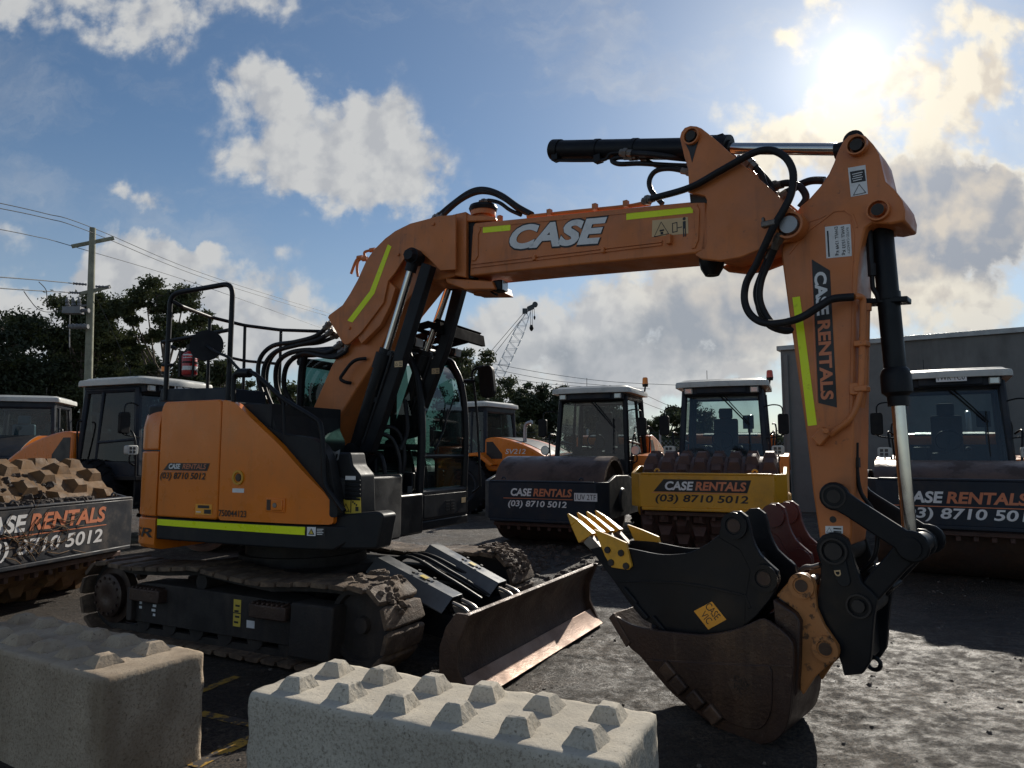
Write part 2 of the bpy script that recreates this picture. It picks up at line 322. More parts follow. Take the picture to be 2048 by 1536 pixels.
def glass_mat(name, tint, refl=1.0):
    m = bpy.data.materials.new(name); m.use_nodes = True; t = m.node_tree; ns = t.nodes; lk = t.links
    ns.remove(ns['Principled BSDF'])
    a = ns.new('ShaderNodeBsdfTransparent'); a.inputs[0].default_value = (*tint, 1)
    gl = ns.new('ShaderNodeBsdfGlossy'); gl.inputs['Roughness'].default_value = 0.04
    lw = ns.new('ShaderNodeLayerWeight'); pw = ns.new('ShaderNodeMath'); pw.operation = 'POWER'; lk.new(lw.outputs['Facing'], pw.inputs[0]); pw.inputs[1].default_value = 5.0; fr = ns.new('ShaderNodeMath'); fr.operation = 'MULTIPLY_ADD'; lk.new(pw.outputs[0], fr.inputs[0]); fr.inputs[1].default_value = 0.93; fr.inputs[2].default_value = 0.05
    g = ns.new('ShaderNodeNewGeometry'); n = ns.new('ShaderNodeTexNoise'); n.inputs['Scale'].default_value = 3.0; n.inputs['Detail'].default_value = 6
    lk.new(g.outputs['Position'], n.inputs['Vector'])
    df = ns.new('ShaderNodeBsdfDiffuse'); df.inputs[0].default_value = (0.10, 0.10, 0.10, 1)
    mr = ns.new('ShaderNodeMapRange'); lk.new(n.outputs[0], mr.inputs[0]); mr.inputs[1].default_value = 0.4; mr.inputs[2].default_value = 0.75; mr.inputs[3].default_value = 0.02; mr.inputs[4].default_value = 0.16
    m1 = ns.new('ShaderNodeMixShader'); lk.new(fr.outputs[0], m1.inputs[0]); lk.new(a.outputs[0], m1.inputs[1]); lk.new(gl.outputs[0], m1.inputs[2])
    m2 = ns.new('ShaderNodeMixShader'); lk.new(mr.outputs[0], m2.inputs[0]); lk.new(m1.outputs[0], m2.inputs[1]); lk.new(df.outputs[0], m2.inputs[2])
    lk.new(m2.outputs[0], ns['Material Output'].inputs[0])
    return m
MT['glass'] = glass_mat('tinted_glass', (0.62, 0.70, 0.70))
MT['glass_dark'] = glass_mat('dark_tinted_glass', (0.16, 0.20, 0.21))
MT['glass_teal'] = glass_mat('teal_tinted_glass', (0.22, 0.34, 0.325))

# ---------------------------------------------------------------- mesh builder (works in world coordinates)
RM = {}     # matrix of every top-level object
def root_of(o):
    while o.parent is not None: o = o.parent
    return o
def tag(o, label=None, cat=None, group=None, kind=None):
    if label: o['label'] = label
    if cat: o['category'] = cat
    if group: o['group'] = group
    if kind: o['kind'] = kind
    return o
def thing(name, label, cat, loc=(0, 0, 0), rz=0.0, group=None):
    o = bpy.data.objects.new(name, None); C.objects.link(o); o.empty_display_size = 0.2
    o.location = loc; o.rotation_euler = (0, 0, rz)
    RM[o.name] = Matrix.Translation(loc) @ Matrix.Rotation(rz, 4, 'Z')
    return tag(o, label, cat, group)
ID = Matrix.Identity(4)
class MB:
    def __init__(s, M=ID):
        s.M = M; s.v = []; s.f = []; s.mi = []; s.cur = 0
    def mat(s, i): s.cur = i; return s
    def add(s, vs, fs):
        o = len(s.v); s.v += [s.M @ Vector(v) for v in vs]
        for f in fs: s.f.append([o + i for i in f]); s.mi.append(s.cur)
        return s
    def box(s, c, d, X=None):
        hx, hy, hz = d[0] / 2, d[1] / 2, d[2] / 2
        vs = [Vector((x, y, z)) for x in (-hx, hx) for y in (-hy, hy) for z in (-hz, hz)]
        if X is not None: vs = [X @ v for v in vs]
        c = Vector(c)
        return s.add([v + c for v in vs], [(0, 1, 3, 2), (4, 6, 7, 5), (0, 4, 5, 1), (2, 3, 7, 6), (0, 2, 6, 4), (1, 5, 7, 3)])
    def hexa(s, a, b):        # two quads (4 points each)
        return s.add(list(a) + list(b), [(0, 1, 2, 3), (7, 6, 5, 4), (0, 4, 5, 1), (1, 5, 6, 2), (2, 6, 7, 3), (3, 7, 4, 0)])
    def prism(s, pts, y0, y1):        # outline (x,z) extruded across y
        n = len(pts)
        vs = [(x, y0, z) for x, z in pts] + [(x, y1, z) for x, z in pts]
        fs = [tuple(range(n)), tuple(range(2 * n - 1, n - 1, -1))] + [(i, i + n, (i + 1) % n + n, (i + 1) % n) for i in range(n)]
        return s.add(vs, fs)
    def prismz(s, pts, z0, z1):
        n = len(pts)
        vs = [(x, y, z0) for x, y in pts] + [(x, y, z1) for x, y in pts]
        fs = [tuple(range(n)), tuple(range(2 * n - 1, n - 1, -1))] + [(i, i + n, (i + 1) % n + n, (i + 1) % n) for i in range(n)]
        return s.add(vs, fs)
    def cyl(s, a, b, r0, r1=None, n=20, cap=True):
        r1 = r0 if r1 is None else r1
        return s.lathe(a, b, [(0, 0.0 if cap else r0), (0, r0), (1, r1), (1, 0.0 if cap else r1)] if cap else [(0, r0), (1, r1)], n)
    def lathe(s, a, b, prof, n=20):     # prof: (t along a->b, radius)
        a = Vector(a); b = Vector(b); ax = (b - a); ln = ax.length; ax = ax.normalized()
        q = Vector((0, 0, 1)) if abs(ax.z) < 0.9 else Vector((1, 0, 0))
        e1 = ax.cross(q).normalized(); e2 = ax.cross(e1)
        rings = []; vs = []
        for t, r in prof:
            c = a + ax * (t * ln)
            if r <= 1e-6: rings.append([len(vs)]); vs.append(c)
            else:
                rings.append(list(range(len(vs), len(vs) + n)))
                vs += [c + (e1 * math.cos(2 * math.pi * k / n) + e2 * math.sin(2 * math.pi * k / n)) * r for k in range(n)]
        fs = []
        for A, B in zip(rings, rings[1:]):
            if len(A) == 1 and len(B) == 1: continue
            for k in range(n):
                k2 = (k + 1) % n
                if len(A) == 1: fs.append((A[0], B[k2], B[k]))
                elif len(B) == 1: fs.append((A[k], A[k2], B[0]))
                else: fs.append((A[k], A[k2], B[k2], B[k]))
        return s.add(vs, fs)
    def tube(s, pts, r, n=8, sm=6, rr=None):
        P = [Vector(p) for p in pts]
        if sm and len(P) > 2: P = catmull(P, sm)
        m = len(P); vs = []; fs = []
        t0 = (P[1] - P[0]).normalized(); q = Vector((0, 0, 1)) if abs(t0.z) < 0.9 else Vector((1, 0, 0))
        e1 = t0.cross(q).normalized()
        for i in range(m):
            t = (P[min(i + 1, m - 1)] - P[max(i - 1, 0)]).normalized()
            e1 = (e1 - t * e1.dot(t)).normalized(); e2 = t.cross(e1)
            ri = r if rr is None else r + (rr - r) * i / (m - 1)
            vs += [P[i] + (e1 * math.cos(2 * math.pi * k / n) + e2 * math.sin(2 * math.pi * k / n)) * ri for k in range(n)]
        for i in range(m - 1):
            for k in range(n):
                k2 = (k + 1) % n
                fs.append((i * n + k, i * n + k2, (i + 1) * n + k2, (i + 1) * n + k))
        fs += [tuple(range(n - 1, -1, -1)), tuple((m - 1) * n + k for k in range(n))]
        return s.add(vs, fs)
    def build(s, name, mats, parent=None, loc=None, rz=0.0, bevel=0.0, seg=2, smooth=35, recalc=True):
        mats = mats if isinstance(mats, (list, tuple)) else [mats]
        if parent is not None: B = RM[root_of(parent).name].inverted()
        else:
            loc = loc or (0, 0, 0); B = (Matrix.Translation(loc) @ Matrix.Rotation(rz, 4, 'Z')).inverted()
        me = bpy.data.meshes.new(name); me.from_pydata([tuple(B @ v) for v in s.v], [], s.f)
        for m in mats: me.materials.append(MT[m] if isinstance(m, str) else m)
        me.polygons.foreach_set('material_index', s.mi)
        if recalc:
            bm = bmesh.new(); bm.from_mesh(me); bmesh.ops.recalc_face_normals(bm, faces=bm.faces); bm.to_mesh(me); bm.free()
        if smooth:
            me.polygons.foreach_set('use_smooth', [True] * len(me.polygons)); me.set_sharp_from_angle(angle=R(smooth))
        me.update()
        o = bpy.data.objects.new(name, me); C.objects.link(o)
        if parent is not None: o.parent = parent
        else:
            o.location = loc; o.rotation_euler = (0, 0, rz); RM[o.name] = Matrix.Translation(loc) @ Matrix.Rotation(rz, 4, 'Z')
        if bevel:
            b = o.modifiers.new('bevel', 'BEVEL'); b.width = bevel; b.segments = seg; b.limit_method = 'ANGLE'; b.angle_limit = R(40); b.use_clamp_overlap = True
        return o
def catmull(P, k):
    o = []
    for i in range(len(P) - 1):
        p0 = P[max(i - 1, 0)]; p1 = P[i]; p2 = P[i + 1]; p3 = P[min(i + 2, len(P) - 1)]
        for j in range(k):
            t = j / k
            o.append(0.5 * ((2 * p1) + (p2 - p0) * t + (2 * p0 - 5 * p1 + 4 * p2 - p3) * t * t + (3 * p1 - p0 - 3 * p2 + p3) * t ** 3))
    o.append(P[-1]); return o
def fillet(pts, r, n=4, closed=True):
    out = []; m = len(pts)
    for i in range(m):
        p = Vector(pts[i]); a = Vector(pts[i - 1]); b = Vector(pts[(i + 1) % m])
        if not closed and i in (0, m - 1): out.append(tuple(p)); continue
        da = a - p; db = b - p; rr = min(r, da.length * 0.45, db.length * 0.45)
        A = p + da.normalized() * rr; B = p + db.normalized() * rr
        for k in range(n + 1):
            t = k / n; q = A.lerp(p, t).lerp(p.lerp(B, t), t); out.append(tuple(q))
    return out
def circ(cx, cz, r, n=20, a0=0, a1=360):
    full = abs(a1 - a0) >= 360
    k = n if full else n + 1
    return [(cx + r * math.cos(R(a0 + (a1 - a0) * i / n)), cz + r * math.sin(R(a0 + (a1 - a0) * i / n))) for i in range(k)]

# ---------------------------------------------------------------- lettering
TXT = {}
def glyphs(body, bold, shear):
    key = (body, bold, shear)
    if key not in TXT:
        cu = bpy.data.curves.new('lettering', 'FONT'); cu.body = body; cu.size = 1; cu.offset = bold; cu.shear = shear; cu.resolution_u = 4
        ob = bpy.data.objects.new('lettering', cu)
        me = bpy.data.meshes.new_from_object(ob)
        vs = [tuple(v.co) for v in me.vertices]; fs = [tuple(p.vertices) for p in me.polygons]
        bpy.data.objects.remove(ob); bpy.data.curves.remove(cu); bpy.data.meshes.remove(me)
        x0 = min(v[0] for v in vs); x1 = max(v[0] for v in vs); y0 = min(v[1] for v in vs); y1 = max(v[1] for v in vs)
        TXT[key] = ([((v[0] - x0), (v[1] - y0)) for v in vs], fs, x1 - x0, y1 - y0)
    return TXT[key]
def text(mb, body, org, right, up, h, w=None, bold=0.03, shear=0.0, lift=0.003, fn=None):
    """flat lettering: org = lower left corner in mb's frame"""
    vs, fs, W0, H0 = glyphs(body, bold, shear)
    sx = (w / W0) if w else h / H0; sy = h / H0
    right = Vector(right).normalized(); up = Vector(up).normalized(); nrm = right.cross(up); org = Vector(org)
    pts = [org + right * (x * sx) + up * (y * sy) + nrm * lift for x, y in vs]
    if fn: pts = [fn(p) for p in pts]
    mb.add(pts, fs); return sx * W0
def poly(mb, pts, org, right, up, lift=0.0015, fn=None):
    right = Vector(right).normalized(); up = Vector(up).normalized(); nrm = right.cross(up); org = Vector(org)
    P = [org + right * x + up * y + nrm * lift for x, y in pts]
    if fn: P = [fn(p) for p in P]
    mb.add(P, [tuple(range(len(P)))])

# ---------------------------------------------------------------- ground
def smst(a, b, x):
    t = max(0.0, min(1.0, (x - a) / (b - a))); return t * t * (3 - 2 * t)
def gh(x, y, fine=False):
    h = 0.08 * smst(8.6, 11.0, y)
    d = math.hypot(x - 2.2, y - 4.6)
    amp = 0.010 + 0.020 * smst(4.5, 1.5, d)
    h += amp * (noise.noise(Vector((x * 1.3, y * 1.3, 3.1))) + 0.18 * noise.noise(Vector((x * 4.1, y * 4.1, 1.7)))) - 0.006
    h += 0.16 * amp * noise.noise(Vector((x * 9, y * 9, 5)))
    wr = smst(-.5, .8, x) * smst(8.5, 7.0, y)
    if fine and wr > 0:
        h += wr * (.013 * (1 - 2.4 * abs(noise.noise(Vector((x * 1.5, y * 3.4, 4))))) + .006 * (1 - 2.4 * abs(noise.noise(Vector((x * 4.5, y * 9.0, 12)))))) - .008 * wr
    if fine: h += .0042 * noise.noise(Vector((x * 15, y * 24, 2))) + .0030 * noise.noise(Vector((x * 31, y * 44, 9)))
    h -= 0.06 * math.exp(-((x - 1.75) ** 2 + (y - 4.25) ** 2) / 0.5)
    return h
# ================================================================ SETTING
def ground_mat():
    m = bpy.data.materials.new('muddy_asphalt'); m.use_nodes = True; t = m.node_tree; ns = t.nodes; lk = t.links; b = ns['Principled BSDF']
    g = ns.new('ShaderNodeNewGeometry')
    def nz(s, d, r=0.62, sc=None):
        n = ns.new('ShaderNodeTexNoise'); n.inputs['Scale'].default_value = s; n.inputs['Detail'].default_value = d; n.inputs['Roughness'].default_value = r
        v = g.outputs['Position']
        if sc:
            mp = ns.new('ShaderNodeMapping'); mp.inputs['Scale'].default_value = sc; lk.new(v, mp.inputs[0]); v = mp.outputs[0]
        lk.new(v, n.inputs['Vector']); return n.outputs[0]
    def mr(v, a, b_, lo, hi):
        n = ns.new('ShaderNodeMapRange'); n.interpolation_type = 'SMOOTHSTEP'; lk.new(v, n.inputs[0])
        for i, q in enumerate((a, b_, lo, hi)): n.inputs[i + 1].default_value = q
        return n.outputs[0]
    def mix(f, a, b_):
        n = ns.new('ShaderNodeMix'); n.data_type = 'RGBA'; lk.new(f, n.inputs[0])
        for i, v in ((6, a), (7, b_)):
            if isinstance(v, tuple): n.inputs[i].default_value = (*v, 1)
            else: lk.new(v, n.inputs[i])
        return n.outputs[2]
    big = nz(0.9, 8); mid = nz(6.0, 8, 0.68); fin = nz(48, 6, 0.74); strk = nz(2.6, 9, 0.68, (1.0, 1.5, 1))
    c = mix(mr(big, .35, .68, 0, 1), (0.075, 0.057, 0.042), (0.178, 0.136, 0.099))
    c = mix(mr(mid, .46, .66, 0, .28), c, (0.030, 0.026, 0.024))
    c = mix(mr(strk, .54, .68, 0, .4), c, (0.25, 0.21, 0.165))
    c = mix(mr(fin, .42, .58, 0, .85), c, (0.025, 0.022, 0.020))
    crv = nz(24, 8, 0.72)
    c = mix(mr(crv, .54, .62, 0, .6), c, (0.022, 0.019, 0.017))
    lk.new(c, b.inputs['Base Color'])
    w1 = ns.new('ShaderNodeMath'); w1.operation = 'SUBTRACT'; lk.new(mr(nz(8, 9, 0.7), .36, .60, 0.46, 0.82), w1.inputs[0]); lk.new(mr(nz(.8, 6, .6, (1, 1.8, 1)), .50, .60, 0.0, 0.17), w1.inputs[1]); wet = w1.outputs[0]
    lk.new(wet, b.inputs['Roughness']); b.inputs['Specular IOR Level'].default_value = 0.45
    bp = ns.new('ShaderNodeBump'); bp.inputs['Strength'].default_value = 1.0; bp.inputs['Distance'].default_value = 0.04
    bp2 = ns.new('ShaderNodeBump'); bp2.inputs['Strength'].default_value = 1.0; bp2.inputs['Distance'].default_value = 0.085
    lk.new(nz(13, 10, 0.74), bp2.inputs['Height']); lk.new(fin, bp.inputs['Height']); lk.new(bp2.outputs[0], bp.inputs['Normal']); lk.new(bp.outputs[0], b.inputs['Normal'])
    return m
MT['ground'] = ground_mat()
def axis(lo, a, b, hi, st):
    v = []; x = a
    while x <= b: v.append(x); x += st
    s = st; y = v[-1]; 
    while y < hi: s *= 1.25; y += s; v.append(min(y, hi))
    s = st; y = v[0]; pre = []
    while y > lo: s *= 1.25; y -= s; pre.append(max(y, lo))
    return pre[::-1] + v
gx = axis(-420, -4.2, 6.0, 420, 0.026); gy = axis(-60, 3.2, 10.0, 700, 0.022)
g = MB(); nx = len(gx)
g.v = [Vector((x, y, gh(x, y, 2.6 < y < 11 and -5 < x < 7))) for y in gy for x in gx]
g.f = [(j * nx + i, j * nx + i + 1, (j + 1) * nx + i + 1, (j + 1) * nx + i) for j in range(len(gy) - 1) for i in range(nx - 1)]
g.mi = [0] * len(g.f)
tag(g.build('ground', 'ground', smooth=180, recalc=False), kind='structure')

# painted line remnants by the blocks, following the ground
MT['linepaint'] = mat('worn_yellow_line', (0.42, 0.24, 0.03), 0.7, 0, (0.055, 0.045, 0.038), 1.0, 9.0, 0.15, 0.3, 60, dirt_edge=(0.46, 0.54))
def gpix(px, py, z=0.0):
    d = rayd(px, py); k = (z - EYE.z) / d.z; return EYE + d * k
FW = Vector((0, math.cos(PITCH), math.sin(PITCH))); UPV = Vector((0, -math.sin(PITCH), math.cos(PITCH))); RT = Vector((1, 0, 0))
def rayd(px, py): return FW + RT * ((px - 1024) / FPX) + UPV * ((768 - py) / FPX)
lm = MB()
for (p0, p1, w) in (((398, 1383), (475, 1352), .075), ((400, 1425), (520, 1450), .085), ((385, 1533), (520, 1466), .10)):
    a = gpix(*p0); b = gpix(*p1); d = (b - a).normalized(); q = Vector((-d.y, d.x, 0)) * w / 2; k = 24
    base = len(lm.v)
    for i in range(k + 1):
        c = a.lerp(b, i / k)
        for sgn in (-1, 0, 1):
            e = c + q * sgn * (1 + .15 * noise.noise(c * 9)); lm.v.append(Vector((e.x, e.y, gh(e.x, e.y) + .004)))
    for i in range(k):
        for j in (0, 1): lm.f.append((base + i * 3 + j, base + i * 3 + j + 1, base + i * 3 + j + 4, base + i * 3 + j + 3)); lm.mi.append(0)
tag(lm.build('parking_line', 'linepaint', smooth=180, recalc=False), kind='structure')

# loose clods and grit on the yard
cl = MB()
def lump(mb, c, r, sq=0.6, n=0):
    rg = rnd
    vs = [Vector((math.cos(a) * r * rg.uniform(.7, 1.2), math.sin(a) * r * rg.uniform(.7, 1.2), -r * .2)) + Vector(c) for a in [k * 1.257 + rg.uniform(-.3, .3) for k in range(5)]]
    vs += [Vector((math.cos(a) * r * .6 * rg.uniform(.6, 1.2), math.sin(a) * r * .6 * rg.uniform(.6, 1.2), r * sq * rg.uniform(.6, 1.1))) + Vector(c) for a in [k * 1.257 + rg.uniform(-.3, .3) for k in range(5)]]
    mb.add(vs, [(5, 6, 7, 8, 9)] + [(k, (k + 1) % 5, 5 + (k + 1) % 5, 5 + k) for k in range(5)])
for i in range(1800):
    x = rnd.uniform(-2, 6.5); y = rnd.uniform(3.0, 10.5)
    if noise.noise(Vector((x * .9, y * .9, 8))) < -.05 and rnd.random() < .8: continue
    lump(cl, (x, y, gh(x, y)), rnd.choice([.006, .008, .01, .012, .014, .02]) * rnd.uniform(.7, 1.3))
for i in range(14):
    x = rnd.uniform(.5, 6.0); y = rnd.uniform(3.4, 9.5); lump(cl, (x, y, gh(x, y)), rnd.uniform(.02, .04), .5)
mp_ = MB()
for i in range(420):
    x = rnd.gauss(-.3, .8); y = rnd.uniform(9.6, 12.6); lump(mp_, (x, y, gh(x, y)), rnd.uniform(.03, .11), .55)
for i in range(160):
    x = rnd.uniform(-5.5, -3.0); y = rnd.uniform(5.5, 7.2); lump(mp_, (x, y, gh(x, y)), rnd.uniform(.015, .05), .5)
tag(mp_.build('mud_clods', 'mud', smooth=0), 'brown mud clods dropped behind the crawler tracks', 'mud', kind='stuff')
tag(cl.build('loose_gravel', 'stone', smooth=0), 'dark clods and grit scattered on the muddy yard', 'gravel', kind='stuff')

# ---------------------------------------------------------------- shed behind the right roller
A = Vector((7.62, 20.0, 0)); d = (Vector((12.35, 16.9, 0)) - A).normalized(); nrm = Vector((-d.y, d.x, 0))
if nrm.y < 0: nrm = -nrm
Mb = Matrix(((d.x, nrm.x, 0, A.x), (d.y, nrm.y, 0, A.y), (0, 0, 1, 0), (0, 0, 0, 1)))
sh = thing('warehouse', 'long grey concrete panel shed with a thin metal parapet cap behind the rollers', 'building', tuple(A))
w = MB(Mb); k = 0; x = 0.0
for k in range(4):
    w.box((x + 3.0, 3.5, 2.2), (5.985, 7.0, 4.75)); x += 6.0
w.build('wall', 'wall', sh, bevel=.012)
c_ = MB(Mb); c_.box((12, 3.5, 4.64), (24.16, 7.16, .13)); c_.build('parapet_cap', 'flash', sh, bevel=.01)
d_ = MB(Mb); d_.box((.16, -.06, 2.2), (.11, .1, 4.5)); d_.build('downpipe', 'wall', sh, bevel=.02)

# ---------------------------------------------------------------- chain-link fence at the back
fc = thing('chain_link_fence', 'galvanised chain link fence with barbed wire running behind the rollers', 'fence', (0, 24.5, .08))
def fpost(x): 
    p = MB(); p.cyl((x, 24.5, 0), (x, 24.5, 2.45), .035, n=10); p.cyl((x, 24.5, 2.45), (x, 24.5, 2.5), .04, .01, n=10); p.build('fence_post', 'galv', fc)
for x in (-7.4, -4.9, -2.4, .1, 2.6, 5.1, 7.6, 9.6): fpost(x)
fm = MB(); x = -9.0
while x < 10:
    for sx in (1, -1):
        z0, z1 = .1, 2.1; h = z1 - z0
        xa, xb = (x, x + h) if sx > 0 else (x + h, x)
        fm.tube([(xa, 24.5 + .004 * sx, z0), (xb, 24.5 + .004 * sx, z1)], .0045, n=3, sm=0)
    x += .14
fm.build('wire_mesh', 'galv', fc)
fw = MB()
for z in (2.12, 2.25, 2.38): fw.tube([(-9, 24.48, z), (10, 24.48, z)], .006, n=4, sm=0)
fw.build('barbed_wire', 'wire', fc)

# ---------------------------------------------------------------- power pole and lines
PY = 30.0
def at(px, py, Y):
    dd = rayd(px, py); return EYE + dd * (Y / dd.y)
pt = at(185.5, 456, PY); pb = at(177, 755, PY); sl = (pb - pt); base = pt + sl * ((0 - pt.z) / sl.z)
pole = thing('power_pole', 'weathered timber power pole with two crossarms and a switch rising behind the rollers', 'power pole', tuple(base))
q = MB(); q.cyl(base - Vector((0, 0, .3)), pt, .19, .125, n=16); q.build('pole_shaft', 'pole', pole)
xa = MB()
a = at(143, 493, PY - .2); b = at(228, 476, PY + .5) 
def beam(mb, a, b, w, h):
    dd = (b - a).normalized(); up = Vector((0, 0, 1)); s_ = dd.cross(up).normalized() * w / 2; u_ = s_.cross(dd).normalized() * h / 2
    mb.hexa([a + s_ + u_, a - s_ + u_, a - s_ - u_, a + s_ - u_], [b + s_ + u_, b - s_ + u_, b - s_ - u_, b + s_ - u_])
beam(xa, a, b, .12, .15); xa.build('crossarm', 'pole', pole, bevel=.01)
xa = MB(); a2 = at(158, 588, PY - .25); b2 = at(221, 573, PY + .4); beam(xa, a2, b2, .12, .14); xa.build('crossarm', 'pole', pole, bevel=.01)
for (x0, y0, x1, y1) in ((147, 567, 172, 569), (192, 573, 219, 574), (140, 585, 160, 586)):
    i = MB(); c0 = at(x0, y0, PY - .3); c1 = at(x1, y1, PY - .3)
    i.lathe(c0, c1, [(0, 0)] + [(t / 8, .035 if t % 2 else .06) for t in range(9)] + [(1, 0)], 8); i.build('insulator', 'ceram', pole)
sw = MB(); c = at(147, 621, PY - .5)
sw.box(c, (.75, .35, .28)); 
for k in range(3): sw.lathe(c + Vector((-.25 + k * .25, 0, .1)), c + Vector((-.25 + k * .25, -.1, .55)), [(0, 0), (0, .08), (.2, .06), (.3, .09), (.5, .06), (.6, .085), (.8, .05), (1, .03), (1, 0)], 8)
sw.lathe(c + Vector((.35, 0, 0)), c + Vector((.65, 0, .0)), [(0, 0), (0, .1), (.5, .07), (1, .1), (1, 0)], 8)
beam(sw, c + Vector((-.3, .1, .15)), at(178, 610, PY), .08, .08); sw.build('pole_switch', 'ceram', pole)
sw = MB(); c = at(155, 653, PY - .4); sw.lathe(c + Vector((-.35, 0, 0)), c + Vector((.45, 0, 0)), [(0, 0), (0, .1)] + [(t / 10, .09 if t % 2 else .13) for t in range(1, 10)] + [(1, .1), (1, 0)], 10)
sw.tube([at(140, 610, PY - .4), at(139, 660, PY - .4), at(139, 695, PY - .4)], .02, n=6); sw.build('cable_termination', 'ceram', pole)
st = MB(); st.tube([at(190, 590, PY - .1), at(215, 640, PY + 1), at(262, 745, PY + 3)], .015, n=5, sm=0); st.build('guy_wire', 'wire', pole)
def wire(pts, lab, r=.016, g='overhead power lines'):
    m = MB(); P = [at(*p) for p in pts]; m.tube(P, r, n=5, sm=8)
    tag(m.build('power_line', 'wire', None, loc=tuple(P[0])), lab, 'power line', g)
wire([(-30, 400, 24), (90, 427, 27), (186, 456, PY), (420, 552, 45), (660, 627, 70)], 'topmost overhead cable passing over the tip of the pole', .017)
wire([(-30, 411, 24), (90, 436, 27), (186, 466, PY - .1), (420, 560, 45), (655, 632, 70)], 'second overhead cable from the top at the pole', .017)
wire([(-30, 453, 24), (70, 473, 27), (150, 494, PY), (400, 570, 45), (640, 655, 70)], 'overhead cable resting on the left end of the upper crossarm', .016)
wire([(-30, 552, 22), (75, 560, 26), (148, 567, PY - .3)], 'upper of two low cables ending at the lower crossarm', .02)
wire([(-30, 574, 22), (50, 580, 26), (142, 585, PY - .3)], 'lower of two low cables ending at the lower crossarm', .02)
for n_, pts in enumerate((((78, 564, 26), (92, 580, 27), (95, 605, 28), (107, 620, 29), (128, 623, PY - .4)), ((48, 583, 25), (60, 600, 26.5), (75, 617, 28), (95, 624, 29), (125, 621, PY - .4)))):
    wire(pts, ('looped jumper cable dropping from the upper low line to the switch', 'looped jumper cable dropping from the lowest line to the switch')[n_], .016, 'jumper cables at the pole')
wire([(985, 727, 60), (1100, 748, 62), (1230, 764, 64), (1400, 772, 66)], 'highest of three far cables in front of the grey cloud', .02, 'far power lines')
wire([(985, 738, 60), (1100, 760, 62), (1200, 770, 64), (1300, 778, 66)], 'middle one of three far cables beside the crane', .02, 'far power lines')
wire([(985, 751, 60), (1060, 763, 62), (1120, 770, 64), (1200, 775, 66)], 'lowest of three far cables beside the crane', .02, 'far power lines')
wire([(1275, 782, 50), (1330, 808, 52), (1400, 836, 54)], 'upper far cable sloping down between the two cabs', .018, 'far power lines')
wire([(1275, 800, 50), (1320, 818, 52), (1380, 838, 54)], 'lower far cable sloping down between the two cabs', .018, 'far power lines')

# ---------------------------------------------------------------- crawler crane far behind
CY = 125.0
tip = at(1060, 618, CY); bot = at(975, 800, CY); bot2 = bot + (bot - tip) * 0.45
cr = thing('lattice_crane', 'grey lattice boom crane standing far behind the trees', 'crane', (bot2.x, CY, 0))
ax = (tip - bot2).normalized(); e1 = ax.cross(Vector((0, 1, 0))).normalized(); e2 = Vector((0, 1, 0))
lat = MB(); n_ = 34; w0 = .85
MT['crane'] = mat('crane_grey_paint', (0.75, 0.78, 0.80), 0.6)
def cw(t): return w0 * (1.0 if t < .82 else 1.0 - (t - .82) / .18 * .72)
def cp(t, a, b): return bot2.lerp(tip, t) + e1 * a * cw(t) + e2 * b * cw(t)
for a, b in ((1, 1), (1, -1), (-1, 1), (-1, -1)):
    for i in range(n_): lat.tube([cp(i / n_, a, b), cp((i + 1) / n_, a, b)], .055, n=5, sm=0)
for i in range(n_):
    s_ = 1 if i % 2 else -1
    for b in (1, -1): lat.tube([cp(i / n_, s_, b), cp((i + 1) / n_, -s_, b)], .035, n=4, sm=0)
    for a in (1, -1): lat.tube([cp(i / n_, a, s_), cp((i + 1) / n_, a, -s_)], .035, n=4, sm=0)
lat.build('lattice_boom', 'crane', cr)
hd = MB(); hd.box(tip + Vector((.1, 0, .2)), (1.1, .8, .8), Matrix.Rotation(R(-25), 3, 'Y')); hd.cyl(tip + Vector((.9, -.3, .8)), tip + Vector((.9, .3, .8)), .5, n=14); hd.box(tip + Vector((-.9, 0, -.4)), (.9, .9, .9)); hd.build('boom_head', 'wire', cr, bevel=.05)
hk = MB(); h0 = at(1063, 615, CY); h1 = at(1063, 650, CY); 
for dx in (-.15, .15): hk.tube([h0 + Vector((dx, 0, 0)), h1 + Vector((dx, 0, 0))], .04, n=4, sm=0)
hk.lathe(h1, h1 - Vector((0, 0, 1.1)), [(0, 0), (0, .25), (.5, .42), (.8, .3), (1, .1), (1, 0)], 10); hk.build('hook_block', 'black', cr)
hk = MB(); h0 = at(1068, 612, CY); h1 = at(1069, 632, CY); hk.tube([h0, h1], .04, n=4, sm=0); hk.lathe(h1, h1 - Vector((0, 0, .7)), [(0, 0), (0, .15), (.5, .2), (1, .05), (1, 0)], 8); hk.build('auxiliary_hook', 'black', cr)
pn = MB(); pn.tube([tip + e1 * .4, bot2 + Vector((-4.5, 0, 6))], .045, n=4, sm=0); pn.tube([tip + e1 * .1, bot2 + Vector((-4.2, 0, 4))], .045, n=4, sm=0); pn.build('pendant_rope', 'wire', cr)
bd = MB(); bd.box((bot2.x - 2, CY, 2.2), (7, 3.2, 2.6)); bd.box((bot2.x - 1, CY, .6), (7.5, 5, 1.2)); bd.build('crane_body', 'crane', cr, bevel=.1)
tp_ = bot2
lb = MB(); lb.tube([Vector((bot2.x, CY, 2.5)), bot2], .5, n=8, sm=0); lb.build('boom_foot', 'crane', cr)

